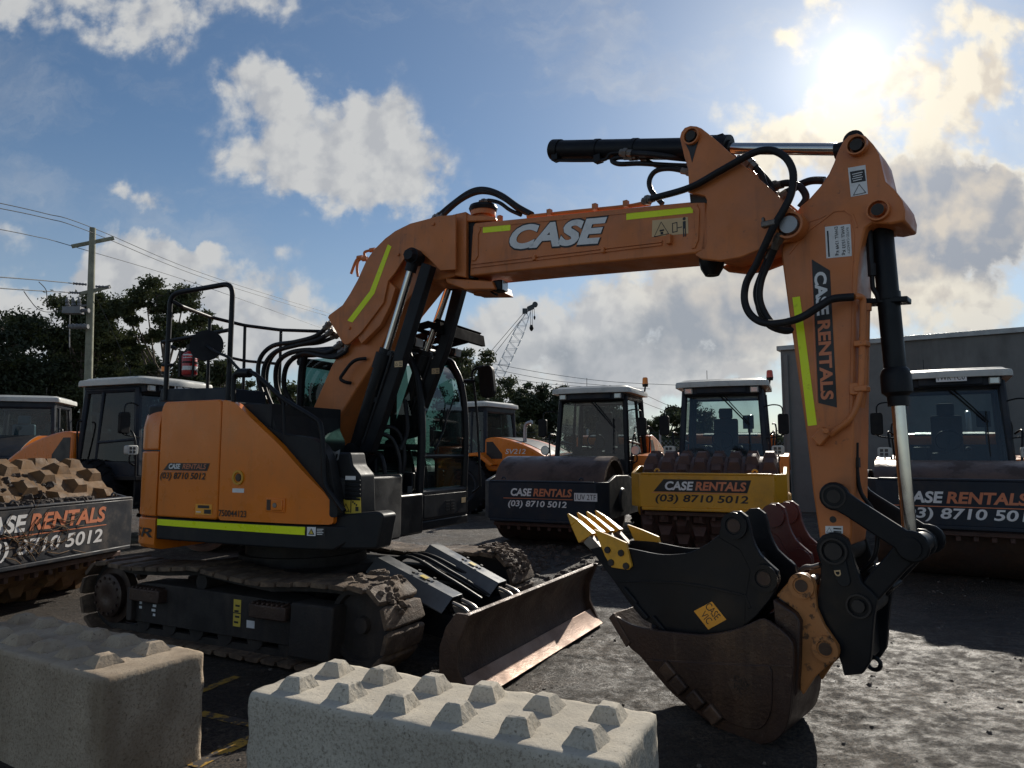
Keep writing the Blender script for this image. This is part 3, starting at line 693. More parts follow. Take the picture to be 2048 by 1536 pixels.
# ---------------------------------------------------------------- trees
def tree(label, x, y, h, lobes, seed, leaf='leaf', nl=5200, ls=.135, spread=1.0, group='trees beyond the yard', trunk_r=.22, name='gum_tree'):
    """lobes: (dx, dz fraction, rx, rz) foliage masses carried by limbs"""
    rg = random.Random(seed)
    t = thing(name, label, 'tree', (x, y, 0), 0, group)
    tr = MB(); cr_ = MB(); pts = [Vector((x, y, -.2))]
    top = Vector((x + rg.uniform(-.4, .4), y, h * .62)); mid = Vector((x + rg.uniform(-.3, .3), y + rg.uniform(-.2, .2), h * .3))
    tr.tube([pts[0], mid, top], trunk_r, n=8, sm=5, rr=trunk_r * .4)
    clumps = []
    ext = []
    for (dx, fz, rx, rz) in lobes:
        ext.append((dx, fz, rx * 1.22, rz * 1.25))
        for q in range(2): ext.append((dx + rg.uniform(-.75, .75) * rx, fz - rg.uniform(.02, .10), rx * rg.uniform(.45, .75), rz * rg.uniform(.5, .8)))
    lobes = ext
    for (dx, fz, rx, rz) in lobes:
        c = Vector((x + dx * spread, y + rg.uniform(-.35, .35) * rx * 1.4, h * fz))
        s0 = mid.lerp(top, rg.uniform(.1, .9)); m_ = s0.lerp(c, .5) + Vector((0, 0, -.3))
        tr.tube([s0, m_, c], trunk_r * .38, n=6, sm=4, rr=.03)
        k = max(5, int(9 * rx * rz / 1.6))
        for i in range(k):
            th = rg.uniform(0, 6.283); u = rg.uniform(-1, 1); rr_ = rg.random() ** .4
            s_ = math.sqrt(1 - u * u)
            p = c + Vector((math.cos(th) * s_ * rx * rr_, math.sin(th) * s_ * rx * rr_, u * rz * rr_))
            clumps.append((p, rg.uniform(.40, .80) * (rx + rz) * .36))
            if i % 2 == 0: tr.tube([c, c.lerp(p, .5) + Vector((0, 0, -.08)), p], .035, n=4, sm=3, rr=.012)
    wsum = sum(r * r for _, r in clumps)
    for p, r in clumps:
        for i in range(int(5.6 * nl * r * r / wsum) + 1):
            v = Vector((rg.gauss(0, 1), rg.gauss(0, 1), rg.gauss(0, .8))); v = v.normalized() * r * min(1.7, abs(rg.gauss(.62, .34)))
            c = p + Vector((v.x * 1.15, v.y, v.z * .75))
            a = Vector((rg.gauss(0, 1), rg.gauss(0, 1), rg.gauss(0, 1))).normalized(); b = a.orthogonal().normalized()
            s_ = ls * rg.uniform(.55, 1.25)
            cr_.add([c - a * s_, c + b * s_ * .42, c + a * s_, c - b * s_ * .42], [(0, 1, 2, 3)])
    tr.build('trunk', 'bark', t, smooth=60)
    cr_.build('crown', leaf, t, smooth=0, recalc=False)
def tx(px, Y): return (px - 1024) / FPX * Y
def tz(py, Y): return 1.7 + (905 - py) / FPX * Y
T = [
 ('dark dense gum tree at the far left edge of the yard', -45, 42, 615, [(-1.5, .8, 2.2, 1.6), (.8, .9, 2.0, 1.2), (1.8, .65, 2.0, 1.4), (-.5, .55, 2.8, 1.6), (2.2, .42, 1.9, 1.3), (-1, .3, 2.6, 1.4)], 'leaf2', 9000),
 ('dark gum tree whose low crown fills the gap left of the pole', 92, 46, 640, [(-1.6, .86, 1.5, .9), (.6, .8, 1.6, 1.1), (1.8, .66, 1.6, 1.0), (-1.2, .58, 2.0, 1.2), (.9, .45, 2.0, 1.2), (-.6, .3, 2.2, 1.2)], 'leaf2', 8500),
 ('tall gum tree with a rounded crown right behind the power pole', 165, 44, 572, [(-.3, .93, 1.3, .8), (1.0, .88, 1.2, .8), (-1.3, .8, 1.1, .8), (.3, .74, 1.6, .9), (1.6, .62, 1.3, .8), (-1.0, .56, 1.5, .9), (.6, .42, 1.6, .9)], 'leaf', 7500),
 ('spreading gum tree with airy layered branches behind the access platform', 318, 44, 568, [(-.4, .94, 1.5, .65), (1.2, .9, 1.2, .6), (-2.3, .87, 1.1, .5), (2.3, .8, 1.1, .6), (-1.7, .72, .9, .5), (3.1, .69, .9, .6), (.4, .76, 1.3, .55), (1.6, .57, 1.1, .6), (-.8, .55, .9, .5), (-1.9, .45, 1.2, .8), (2.5, .46, 1.0, .6)], 'leaf', 8500),
 ('lower dark gum tree between the pole and the white cab roof', 232, 47, 690, [(-1.2, .85, 1.4, .8), (1.0, .8, 1.4, .9), (0, .55, 2.0, 1.1), (-1.6, .4, 1.6, .9), (1.8, .45, 1.6, .9)], 'leaf2', 6500),
 ('low gum tree seen through the right rails of the platform', 425, 46, 718, [(-1.4, .8, 1.3, .8), (.6, .9, 1.2, .7), (1.5, .65, 1.3, .8), (-.4, .5, 1.8, 1.0)], 'leaf', 5500),
 ('small gum tree seen just below the curved boom hoses', 508, 48, 765, [(-1.3, .8, 1.2, .7), (.4, .9, 1.1, .6), (1.5, .75, 1.2, .7), (0, .5, 2.0, .9)], 'leaf', 5000),
 ('small gum tree behind the rear windows of the excavator cab', 600, 48, 775, [(-1.2, .8, 1.3, .7), (.6, .88, 1.3, .7), (1.6, .6, 1.4, .8), (-.2, .5, 1.8, .9)], 'leaf', 5000),
 ('tall narrow gum tree right of the excavator cab mirror', 948, 46, 693, [(-.9, .93, .9, .6), (.9, .88, .8, .5), (-.2, .78, 1.2, .7), (1.1, .72, .9, .6), (-1.2, .6, 1.3, .8), (.7, .52, 1.5, .9), (-.2, .35, 1.7, 1.0)], 'leaf', 7500),
 ('broad gum tree behind the orange roller hood and the crane foot', 1012, 50, 762, [(-1.4, .82, 1.3, .8), (.3, .9, 1.0, .6), (1.2, .72, 1.2, .8), (-.6, .56, 1.9, 1.0), (1.2, .42, 1.6, .9)], 'leaf', 6500),
 ('gum tree behind the left side of the slate roller cab', 1092, 50, 765, [(-.8, .93, .9, .5), (.6, .9, 1.0, .5), (1.5, .82, .9, .6), (-.9, .68, 1.3, .8), (.6, .6, 1.6, .8), (-.2, .4, 1.9, .9)], 'leaf2', 6500),
 ('round grey green shrub in front of the fence gums', 1045, 40, 845, [(-.3, .72, .9, .8), (.6, .66, .8, .7), (0, .4, 1.1, .8)], 'leaf3', 3000),
 ('dense tree filling the view behind the slate cab windows', 1190, 52, 790, [(-1.2, .85, 1.5, .8), (1.0, .85, 1.5, .8), (0, .55, 2.2, 1.2)], 'leaf2', 5500),
 ('flat topped tree standing between the slate cab and the yellow roller', 1345, 50, 803, [(.9, .93, 1.0, .5), (-.3, .82, 1.0, .5), (-1.6, .68, 1.0, .45), (1.9, .8, 1.1, .6), (.7, .64, 1.5, .6), (-.9, .47, 1.5, .7), (1.6, .45, 1.5, .8)], 'leaf', 6500),
 ('low tree just visible beside the corner of the grey shed', 1555, 54, 862, [(-.8, .8, 1.2, .6), (.8, .75, 1.2, .6), (0, .5, 1.6, .8)], 'leaf2', 3000),
 ('low tree behind the yellow roller cab glass', 1455, 54, 880, [(-1.0, .8, 1.3, .5), (1.0, .75, 1.3, .5), (0, .5, 1.8, .7)], 'leaf2', 3000),
]
for i, (lab, px, Y, py, lobes, lf, nl) in enumerate(T):
    h = tz(py, Y) / (max(l[1] + l[3] / tz(py, Y) for l in lobes))
    tree(lab, tx(px, Y), Y, h, lobes, 100 + i, lf, nl)

# ---------------------------------------------------------------- concrete interlocking blocks
def block(label, A, ang, Ld, Wd, Hh, materials, seed, knobs, kh=1.0):
    """A: near left top corner on plan; local x along the length, y across"""
    t = thing('concrete_block', label, 'concrete block', (A[0], A[1], 0), ang, 'interlocking concrete blocks')
    Mx = RM[t.name]
    b = MB(Mx); nx_, ny_, nz_ = 60, 22, 20; rg = random.Random(seed)
    def sh_(p):        # rounded, chipped cast edges
        x, y, z = p; r = .020
        q = Vector((min(max(x, r), Ld - r), min(max(y, r), Wd - r), min(z, Hh - r)))
        dlt = Vector(p) - q
        if dlt.length > 1e-6 and sum(1 for c_ in dlt if abs(c_) > 1e-6) >= 2:
            k = noise.noise(Vector((x * 9 + seed, y * 9, z * 9))); dlt = dlt.normalized() * (r * (1.1 + .45 * k))
        p = q + dlt
        n_ = noise.noise(Vector((x * 14 + seed, y * 14, z * 14))) * .004 + noise.noise(Vector((x * 3 + seed, y * 3, z * 3))) * .005
        ctr = Vector((Ld / 2, Wd / 2, Hh / 2)); dd = Vector(((p.x - ctr.x) / Ld, (p.y - ctr.y) / Wd, (p.z - ctr.z) / Hh))
        return p + dd * n_ * 2
    def face(org, a, b_, na, nb):
        base = len(b.v); org = Vector(org); a = Vector(a); b_ = Vector(b_)
        for j in range(nb + 1):
            for i in range(na + 1): b.v.append(Mx @ sh_(org + a * (i / na) + b_ * (j / nb)))
        for j in range(nb):
            for i in range(na): b.f.append((base + j * (na + 1) + i, base + j * (na + 1) + i + 1, base + (j + 1) * (na + 1) + i + 1, base + (j + 1) * (na + 1) + i)); b.mi.append(0)
    face((0, 0, Hh), (Ld, 0, 0), (0, Wd, 0), nx_, ny_); face((0, 0, -.02), (Ld, 0, 0), (0, 0, Hh + .02), nx_, nz_); face((0, Wd, -.02), (Ld, 0, 0), (0, 0, Hh + .02), nx_, nz_)
    face((0, 0, -.02), (0, Wd, 0), (0, 0, Hh + .02), ny_, nz_); face((Ld, 0, -.02), (0, Wd, 0), (0, 0, Hh + .02), ny_, nz_)
    # weld coincident borders
    o = b.build('cast_body', materials[0], t, smooth=50)
    bm = bmesh.new(); bm.from_mesh(o.data); bmesh.ops.remove_doubles(bm, verts=bm.verts, dist=.001); bmesh.ops.recalc_face_normals(bm, faces=bm.faces); bm.to_mesh(o.data); bm.free()
    for (x, y) in knobs:
        kb = MB(Mx); n2 = 7; a0, a1, hh = rg.uniform(.062, .070) * (1.08 if kh < 1 else 1), rg.uniform(.034, .042), rg.uniform(.056, .068) * kh; rt = rg.uniform(-.15, .15)
        prof = [(a0 * 1.12, -.01), (a0, .008), (a0 * .55 + a1 * .45, hh * .5), (a1 * 1.05, hh * .93), (a1 * .8, hh)]
        rings = []
        for rr_, z in prof:
            ring = []
            for s_ in range(4):
                for k in range(n2):
                    f = k / n2 * 2 - 1; p = [(f, -1), (1, f), (-f, 1), (-1, -f)][s_]
                    vx = Vector((x + p[0] * rr_ * math.cos(rt) - p[1] * rr_ * math.sin(rt), y + p[0] * rr_ * math.sin(rt) + p[1] * rr_ * math.cos(rt), Hh + z))
                    dl = noise.noise(vx * 22 + Vector((seed, 0, 0))) * .006 + noise.noise(vx * 60) * .004
                    vx += Vector((p[0], p[1], 0)) * dl; ring.append(len(kb.v)); kb.v.append(Mx @ vx)
            rings.append(ring)
        m_ = 4 * n2
        for r0, r1 in zip(rings, rings[1:]):
            for k in range(m_): kb.f.append((r0[k], r0[(k + 1) % m_], r1[(k + 1) % m_], r1[k])); kb.mi.append(0)
        kb.f.append(tuple(rings[-1])); kb.mi.append(0)
        kb.build('knob', materials[1], t, smooth=22)
    return t
a_ = math.atan2(2.671 - 3.457, .386 + 1.240)
block('pale concrete block with twelve sunlit knobs in front of the dozer blade', (-1.240, 3.457), a_, 1.80, .57, .58, ('concrete', 'concrete'), 3,
      [(.17 + i * .292, y) for i in range(6) for y in (.15, .42)])
b0 = Vector((-1.735, 4.14)); b1 = Vector((-2.022, 3.65)); wdir = (b0 - b1).normalized()
ang2 = math.atan2(wdir.y, wdir.x) - math.pi / 2
Ld = 1.80; xd = Vector((math.cos(ang2), math.sin(ang2)))
A2 = b1 - xd * Ld
block('stained concrete block with worn knobs by the rear of the track', tuple(A2), ang2, Ld, .57, .58, ('concrete_b', 'concrete_b'), 11,
      [(.13 + i * .28, y) for i in range(6) for y in (.15, .42)], .85)
# ================================================================ EXCAVATOR
class Frame:
    """machine frame: x forward, y to the machine's left (away from us), z up"""
    def __init__(s, c, th):
        th = R(th); s.c = Vector((c[0], c[1], 0))
        s.u = Vector((math.cos(th), -math.sin(th), 0)); s.l = Vector((math.sin(th), math.cos(th), 0))
        s.M = Matrix(((s.u.x, s.l.x, 0, s.c.x), (s.u.y, s.l.y, 0, s.c.y), (0, 0, 1, 0), (0, 0, 0, 1)))
    def t(s, px, py, lat):            # measured outline point -> (x, lat, z) on the plane y = lat
        d = rayd(px, py); k = (s.c + s.l * lat - EYE).dot(s.l) / d.dot(s.l); P = EYE + d * k
        return Vector(((P - s.c).dot(s.u), lat, P.z))
    def p2(s, pts, lat): return [(q.x, q.z) for q in (s.t(a, b, lat) for a, b in pts)]
    def w(s, v): return s.M @ Vector(v)
C0 = (-2.1, 7.3)
UPF = Frame(C0, 25)
Q = UPF.w(UPF.t(960, 500, 0)); BMF = Frame((Q.x, Q.y), 40)
UNF = Frame(C0, 27)
ex = thing('excavator', 'orange crawler excavator with a swung boom, dozer blade and handrail platform', 'excavator', (C0[0], C0[1], 0))

# ---- undercarriage
def track(y0, y1, lead):
    s_ = 1 if y0 > 0 else -1
    lat = y0 if lead else y1
    # loop of the link chain (x, z), counter-clockwise from the bottom rear
    zb = .055
    rear = circ(-1.30, .36, .305, 8, 270, 110); front = circ(1.62, .38, .325, 9, 60, -90)
    topp = [(-1.0, .625), (-.55, .645), (-.12, .685), (.25, .645), (.7, .615), (1.15, .655)]
    loop = [Vector((x, 0, z)) for x, z in rear + topp + front]
    # evenly spaced shoes
    P = loop + [loop[0]]; seg = [(P[i + 1] - P[i]).length for i in range(len(P) - 1)]; tot = sum(seg); n = 44; step = tot / n
    tp = thing  # noqa
    ch = MB(UNF.M)
    yc = (y0 + y1) / 2
    inner = [(p.x + (-.0), p.z) for p in loop]
    m = len(loop); cen = Vector((.1, 0, .34))
    def off(p, d):
        q = p - Vector((max(-1.30, min(1.62, p.x)), 0, .37)); return p - q.normalized() * d
    A_ = [off(p, .055) for p in loop]
    for yy in (yc - .09, yc + .09):
        for i in range(m):
            j = (i + 1) % m
            a, b, c_, d_ = loop[i], loop[j], A_[j], A_[i]
            ch.hexa([(a.x, yy - .03, a.z), (b.x, yy - .03, b.z), (c_.x, yy - .03, c_.z), (d_.x, yy - .03, d_.z)], [(a.x, yy + .03, a.z), (b.x, yy + .03, b.z), (c_.x, yy + .03, c_.z), (d_.x, yy + .03, d_.z)])
    tr_ = ch.build('track', 'under', ex)
    sme = None
    for k in range(n):
        d_ = k * step + .02; i = 0
        while d_ > seg[i]: d_ -= seg[i]; i = (i + 1) % len(seg)
        c = P[i] + (P[i + 1] - P[i]) * (d_ / seg[i]); tdir = (P[i + 1] - P[i]).normalized()
        i2 = (i + 1) % len(seg); t2 = (P[i2 + 1] - P[i2]).normalized(); f = d_ / seg[i]
        i0 = (i - 1) % len(seg); t0 = (P[i0 + 1] - P[i0]).normalized()
        tdir = (tdir * 1.0 + t2 * max(0, f - .5) + t0 * max(0, .5 - f)).normalized()
        nrm_ = Vector((-tdir.z, 0, tdir.x))
        if nrm_.dot(c - Vector((max(-1.3, min(1.62, c.x)), 0, .37))) < 0: nrm_ = -nrm_
        if sme is None:
            # one shoe: thick pad with rounded ends, on its own axes (x along the chain, y across, z outwards)
            sm_ = MB(); hl = step * .495
            prof = fillet([(-hl, 0), (hl, 0), (hl, .016), (hl * .86, .040), (-hl * .86, .040), (-hl, .016)], .010, 2)
            w_ = abs(y1 - y0); ns = 9
            vs = []; mm = len(prof)
            for q in range(ns + 1):
                yy = -w_ / 2 + w_ * q / ns; sc = .86 if q in (0, ns) else 1
                for (x_, z_) in prof:
                    nn = noise.noise(Vector((x_ * 22, yy * 17, z_ * 22))) * .008
                    vs.append((x_ * sc, yy, z_ * sc + (nn if z_ > .024 else 0)))
            fs = [tuple(range(mm)), tuple(range((ns + 1) * mm - 1, ns * mm - 1, -1))]
            for q in range(ns):
                for e in range(mm): fs.append((q * mm + e, q * mm + (e + 1) % mm, (q + 1) * mm + (e + 1) % mm, (q + 1) * mm + e))
            sm_.add(vs, fs)
            for bx in (-.3, .3):
                for by in (-.1, .1): sm_.cyl((bx * step, by, -.03), (bx * step, by, .0), .014, n=6)
            o0 = sm_.build('track_shoe', 'track', None); sme = o0.data; bpy.data.objects.remove(o0)
            MT_sm = sme
        o = bpy.data.objects.new('track_shoe', sme); C.objects.link(o); o.parent = tr_
        bx = Matrix(((tdir.x, 0, nrm_.x), (0, 1, 0), (tdir.z, 0, nrm_.z))).to_4x4()
        wob = Matrix.Rotation(rnd.uniform(-.03, .03), 4, 'Y')
        Mw = UNF.M @ Matrix.Translation((c.x, yc, c.z)) @ bx @ wob
        o.matrix_local = RM[ex.name].inverted() @ Mw
    return tr_
TW = .48
trk = []
for (y0, y1) in ((-1.245, -1.245 + TW), (1.245 - TW, 1.245)):
    near = y0 < 0
    t_ = track(y0, y1, near); trk.append(t_); yc = (y0 + y1) / 2; so_ = y0 if near else y1; sg = -1 if near else 1
    fr = MB(UNF.M)
    prof = fillet([(-1.02, .16), (1.18, .16), (1.2, .44), (.9, .50), (-.6, .52), (-.95, .50)], .05)
    fr.prism(prof, yc - .15, yc + .15)
    fr.prism(fillet([(-1.0, .17), (-1.0, .47), (-.93, .47), (-.93, .17)], .01, 1), yc - .2, yc + .2)
    fr.build('track_frame', 'under', ex, bevel=.015)
    bx = MB(UNF.M); bx.prism(fillet([(1.0, .10), (1.42, .10), (1.45, .52), (1.02, .52)], .03), so_ - sg * .02, so_ - sg * .24); bx.build('idler_guard', 'under', ex, bevel=.015)
    for x_ in (-.72, .78):
        stp = MB(UNF.M); stp.box((x_, yc + sg * .19, .42), (.40, .10, .11)); 
        for k in range(7): stp.box((x_ - .16 + k * .053, yc + sg * .19, .48), (.02, .1, .03))
        stp.build('track_step', 'blade', ex, bevel=.012)
    sp = MB(UNF.M); sp.lathe((-1.30, yc - .05, .36), (-1.30, so_ - sg * .04, .36), [(0, 0), (0, .26), (.5, .26), (.55, .20), (.9, .20), (1, .175), (1, .06), (.97, .05), (.97, 0)], 28)
    for k in range(19):
        a = k * 2 * math.pi / 19; sp.box((-1.30 + math.cos(a) * .275, yc, .36 + math.sin(a) * .275), (.05, .07, .05), Matrix.Rotation(-a, 3, 'Y'))
    for k in range(14):
        a = k * 2 * math.pi / 14; p_ = (-1.30 + math.cos(a) * .165, 0, .36 + math.sin(a) * .165); sp.cyl((p_[0], so_ - sg * .06, p_[2]), (p_[0], so_ - sg * .03, p_[2]), .014, n=6)
    sp.build('drive_sprocket', 'bucket', ex)
    idl = MB(UNF.M); idl.lathe((1.62, yc - .1, .38), (1.62, yc + .1, .38), [(0, 0), (0, .06), (.2, .07), (.2, .25), (0, .26), (0, .30), (1, .30), (1, .26), (.8, .25), (.8, .07), (1, .06), (1, 0)], 28); idl.build('idler_wheel', 'under', ex)
    for x_ in (-.85, -.5, -.15, .2, .55, .9):
        ro_ = MB(UNF.M); ro_.lathe((x_, yc - .13, .165), (x_, yc + .13, .165), [(0, 0), (0, .09), (.25, .09), (.3, .075), (.7, .075), (.75, .09), (1, .09), (1, 0)], 16); ro_.build('track_roller', 'under', ex)
    ro_ = MB(UNF.M); ro_.lathe((-.12, yc - .12, .57), (-.12, yc + .12, .57), [(0, 0), (0, .07), (1, .07), (1, 0)], 14); ro_.build('carrier_roller', 'under', ex)
    if near:
        lb = MB(UNF.M); yy = yc - .1505
        for cpx, mt in (((.30, .42), 'decal_yellow'),):
            lb.box((.36, yy, .36), (.085, .004, .22))
        lb.mat(1); lb.box((.36, yy - .002, .36), (.085, .003, .008)); 
        for k in range(4): lb.box((.355 + .01 * (k % 2), yy - .002, .285 + k * .045), (.05, .003, .016))
        lb.build('warning_label', ['decal_yellow', 'decal_black'], ex)
        lb = MB(UNF.M); lb.box((.52, yy, .285), (.09, .004, .06)); lb.mat(1); lb.box((.52, yy, .375), (.09, .004, .11)); lb.build('data_label', ['decal_white', 'decal_black'], ex)
        lb = MB(UNF.M)
        for (x_, z_, w_) in ((-.87, .33, .03), (-.87, .29, .035), (-.68, .32, .045), (-.69, .28, .05), (-.68, .24, .03)): lb.box((x_, yy, z_), (w_, .004, .022))
        lb.build('worn_sticker', 'decal_white', ex)
cf = MB(UNF.M)
cf.box((0, 0, .50), (1.5, 1.3, .26)); cf.prism(fillet([(.5, .35), (1.0, .30), (1.1, .45), (.6, .62)], .05), -.5, .5); cf.prism(fillet([(-.5, .35), (-1.0, .30), (-1.1, .45), (-.6, .62)], .05), -.5, .5)
cf.build('centre_frame', 'under', ex, bevel=.02)
cf = MB(UNF.M); cf.lathe((0, 0, .62), (0, 0, .90), [(0, 0), (0, .62), (.35, .62), (.35, .56), (1, .56), (1, 0)], 40); cf.build('slew_ring', 'under', ex)

mdm = MB(UNF.M)
for i in range(260):
    a = R(rnd.uniform(20, 105)) if i % 3 else R(rnd.uniform(88, 112)); rr_ = .325 + .040; yy = -1.245 + rnd.uniform(.03, TW - .03)
    c = Vector((1.62 + math.cos(a) * rr_, yy, .38 + math.sin(a) * rr_))
    if noise.noise(c * 7) < -.05: continue
    lump(mdm, c, rnd.uniform(.015, .045), .5)
for i in range(160):
    a = R(rnd.uniform(20, 105)); rr_ = .325 + .040; yy = 1.245 - rnd.uniform(.03, TW - .03); lump(mdm, (1.62 + math.cos(a) * rr_, yy, .38 + math.sin(a) * rr_), rnd.uniform(.015, .045), .5)
tag(mdm.build('caked_mud', 'track', trk[0] if trk else ex, smooth=0), kind='stuff')

# ---- dozer blade
bl = MB(UNF.M)
BX = .09
prof_f = [(2.56, .58), (2.49, .50), (2.445, .38), (2.44, .26), (2.475, .14), (2.54, .05), (2.60, .02)]
prof_b = [(2.53, .0), (2.44, .06), (2.39, .16), (2.375, .30), (2.40, .44), (2.47, .56), (2.54, .60)]
bl.prism([(x + BX, z) for x, z in prof_f + prof_b], -1.25, 1.25); bl.build('blade_mouldboard', 'blade', ex, bevel=.006)
ce = MB(UNF.M); ce.prism([(x + BX, z) for x, z in [(2.485, .14), (2.545, .052), (2.61, .012), (2.635, .03), (2.565, .085), (2.505, .16)]], -1.252, 1.252); ce.build('cutting_edge', 'edge', ex, bevel=.004)
for yy in (-1.255, 1.255):
    e = MB(UNF.M); e.prism([(x + BX, z) for x, z in [(2.57, .60), (2.585, .595), (2.50, .40), (2.50, .24), (2.58, .08), (2.62, .03), (2.50, -.005), (2.40, .08), (2.35, .2), (2.35, .36), (2.40, .50), (2.48, .60)]], yy - .018, yy + .018); e.build('blade_end_plate', 'blade', ex, bevel=.004)
for yy in (-.42, .42):
    a = MB(UNF.M); a.prism(fillet([(.85, .30), (.85, .46), (1.7, .44), (2.46, .30), (2.46, .12), (1.7, .22)], .04), yy - .07, yy + .07); a.build('blade_arm', 'black', ex, bevel=.01)
    # cylinder guard: folded plate over the ram
    g0 = UNF.t(*((765, 1113, yy) if yy < 0 else (868, 1088, yy))); g1 = UNF.t(*((915, 1192, yy) if yy < 0 else (1005, 1164, yy)))
    gm = MB(UNF.M); ax = (g1 - g0); wv = .13
    sec = [(-wv - .05, -.11), (-wv * .62, .0), (-wv * .60, .004), (wv * .60, .004), (wv * .62, .0), (wv + .05, -.11)]
    up_ = Vector((-ax.z, 0, ax.x)).normalized()
    vs = []; 
    for e_, ext in ((g0, 0), (g1, 0)):
        for th_ in (0, -.012):
            for (yy_, zz) in sec: vs.append(e_ + Vector((0, yy_, 0)) + up_ * (zz + th_))
    fs = []
    for k in range(5):
        fs += [(k, k + 1, 12 + k + 1, 12 + k), (6 + k, 18 + k, 18 + k + 1, 6 + k + 1), (k, 6 + k, 6 + k + 1, k + 1), (12 + k, 12 + k + 1, 18 + k + 1, 18 + k)]
    fs += [(0, 12, 18, 6), (5, 11, 23, 17)]
    gm.add(vs, fs)
    go = gm.build('ram_guard', 'guard', ex, bevel=.004)
    bo = MB(UNF.M)
    for t_ in (.46, .66):
        for dy in (-.045, .045):
            c = g0.lerp(g1, t_) + Vector((0, dy, 0)) + up_ * .015; bo.cyl(c, c + up_ * .016, .014, n=6)
    bo.build('bolt', 'bolt', go)
    lbm = MB(UNF.M); c = g0.lerp(g1, .57) + up_ * .0165; axn = ax.normalized()
    lbm.add([c - axn * .035 + Vector((0, -.03, 0)), c + axn * .035 + Vector((0, -.03, 0)), c + axn * .035 + Vector((0, .03, 0)), c - axn * .035 + Vector((0, .03, 0))], [(0, 1, 2, 3)]); lbm.build('warning_label', 'decal_yellow', go)
    rm = MB(UNF.M); rm.cyl(g0 - up_ * .09, g1 - up_ * .09 , .055, n=14); rm.cyl(g1 - up_ * .09, g1 - up_ * .09 + ax.normalized() * .28, .03, n=12); rm.build('blade_ram', 'black', ex)
    cv = MB(UNF.M); e0 = g1 - up_ * .06 + ax.normalized() * .02
    for dy in (-.07, .07):
        cv.tube([e0 + Vector((0, dy, .02)), e0 + Vector((.12, dy, -.02)), e0 + Vector((.22, dy, -.10)), Vector((2.49, yy + dy, .42))], .016, n=6, sm=4)
        cv.prism([(e0.x, e0.z), (e0.x + .12, e0.z - .03), (2.49, .44), (2.47, .28), (e0.x + .08, e0.z - .14)], yy + dy - .012, yy + dy + .012)
    cv.build('blade_bracket', 'steel', ex)
hz = MB(UNF.M)
for dy in (-.05, .03, .1): hz.tube([(.9, dy, .55), (1.3, dy * 1.5, .75), (1.7, dy * 2 + .1, .58), (2.0, dy * 2 + .2, .40)], .016, n=6)
hz.build('blade_hose', 'hose', ex)

# ---- house: right side outline in plan
def yR(x):
    if x < -.85: return -math.sqrt(max(0, 1.49 ** 2 - x * x)) if x > -1.485 else 0
    y = -1.224 - .03 * (1 - ((x - .1) / 1.0) ** 2) if x < 1.0 else -1.2297 + .0 
    if x >= .9: y = -1.235 + .16 * ((x - .9) / .6) ** 2
    return y
def skin(outline, thick, name, material, parent, push=0.0, rows=None, bevel=.012):
    """panel whose outline (x,z) is wrapped on the side of the house"""
    bm = bmesh.new(); vs = [bm.verts.new((x, 0, z)) for x, z in outline]; bm.faces.new(vs)
    xs = [v.co.x for v in bm.verts]; x0, x1 = min(xs), max(xs); n = max(2, int((x1 - x0) / .06))
    for k in range(1, n):
        gg = bm.faces[:] + bm.edges[:] + bm.verts[:]
        bmesh.ops.bisect_plane(bm, geom=gg, plane_co=(x0 + (x1 - x0) * k / n, 0, 0), plane_no=(1, 0, 0), dist=1e-5)
    bm.verts.index_update()
    mb = MB(UPF.M); P = [v.co.copy() for v in bm.verts]; m = len(P)
    vs = [(p.x, yR(p.x) - push, p.z) for p in P] + [(p.x, yR(p.x) - push + thick, p.z) for p in P]
    fs = [tuple(v.index for v in f.verts) for f in bm.faces]; fs2 = [tuple(m + i for i in reversed(f)) for f in fs]
    be = [(e.verts[0].index, e.verts[1].index) for e in bm.edges if len(e.link_faces) == 1]
    mb.add(vs, fs + fs2 + [(a, b, b + m, a + m) for a, b in be]); bm.free()
    return mb.build(name, material, parent, bevel=bevel, seg=3)
SL = -1.235
def U2(pts, lat=SL): return UPF.p2(pts, lat)
# counterweight: swept around the tail
cw = MB(UPF.M); prof = [(0, .875), (.03, .84), (.09, .82), (.10, 2.02), (.05, 2.10), (-.06, 2.155), (-.35, 2.17)]
def sweep(mb, path, zprof):
    rings = []
    for (x, y, nx_, ny_) in path:
        rings.append([(x + nx_ * (d - .10), y + ny_ * (d - .10), z) for (d, z) in zprof])
    vs = [p for r_ in rings for p in r_]; k = len(zprof); fs = []
    for i in range(len(rings) - 1):
        for j in range(k): fs.append((i * k + j, i * k + (j + 1) % k, (i + 1) * k + (j + 1) % k, (i + 1) * k + j))
    fs += [tuple(range(k)), tuple(range(len(rings) * k - 1, (len(rings) - 1) * k - 1, -1))]
    mb.add(vs, fs)
zp_up = [(-.5, .87), (-.08, .86), (.02, .87), (.075, .90), (.10, 1.0), (.10, 1.955), (.075, 2.06), (.01, 2.12), (-.1, 2.15), (-.5, 2.16)]
zp = lambda lo, hi: [(-.5, lo), (.09, lo), (.10, lo + .012), (.10, hi - .012), (.09, hi), (-.5, hi)]
xEnd = UPF.t(313, 1000, SL).x - .002
angs = [(-math.cos(R(a)) * 1.49, -math.sin(R(a)) * 1.49, -math.cos(R(a)), -math.sin(R(a))) for a in range(-62, 50, 4)]
for k_ in range(7):      # round over from the tail arc into the flat side
    t_ = k_ / 6; a_ = R(50 + 40 * t_); P0_ = Vector((-math.cos(R(50)) * 1.49, -math.sin(R(50)) * 1.49)); Pc_ = Vector((-.87, -1.232)); P1_ = Vector((xEnd - .03, yR(xEnd - .03)))
    q_ = P0_.lerp(Pc_, t_).lerp(Pc_.lerp(P1_, t_), t_); angs.append((q_.x, q_.y, -math.cos(a_), -math.sin(a_)))
angs.append((xEnd, yR(xEnd), 0, -1))
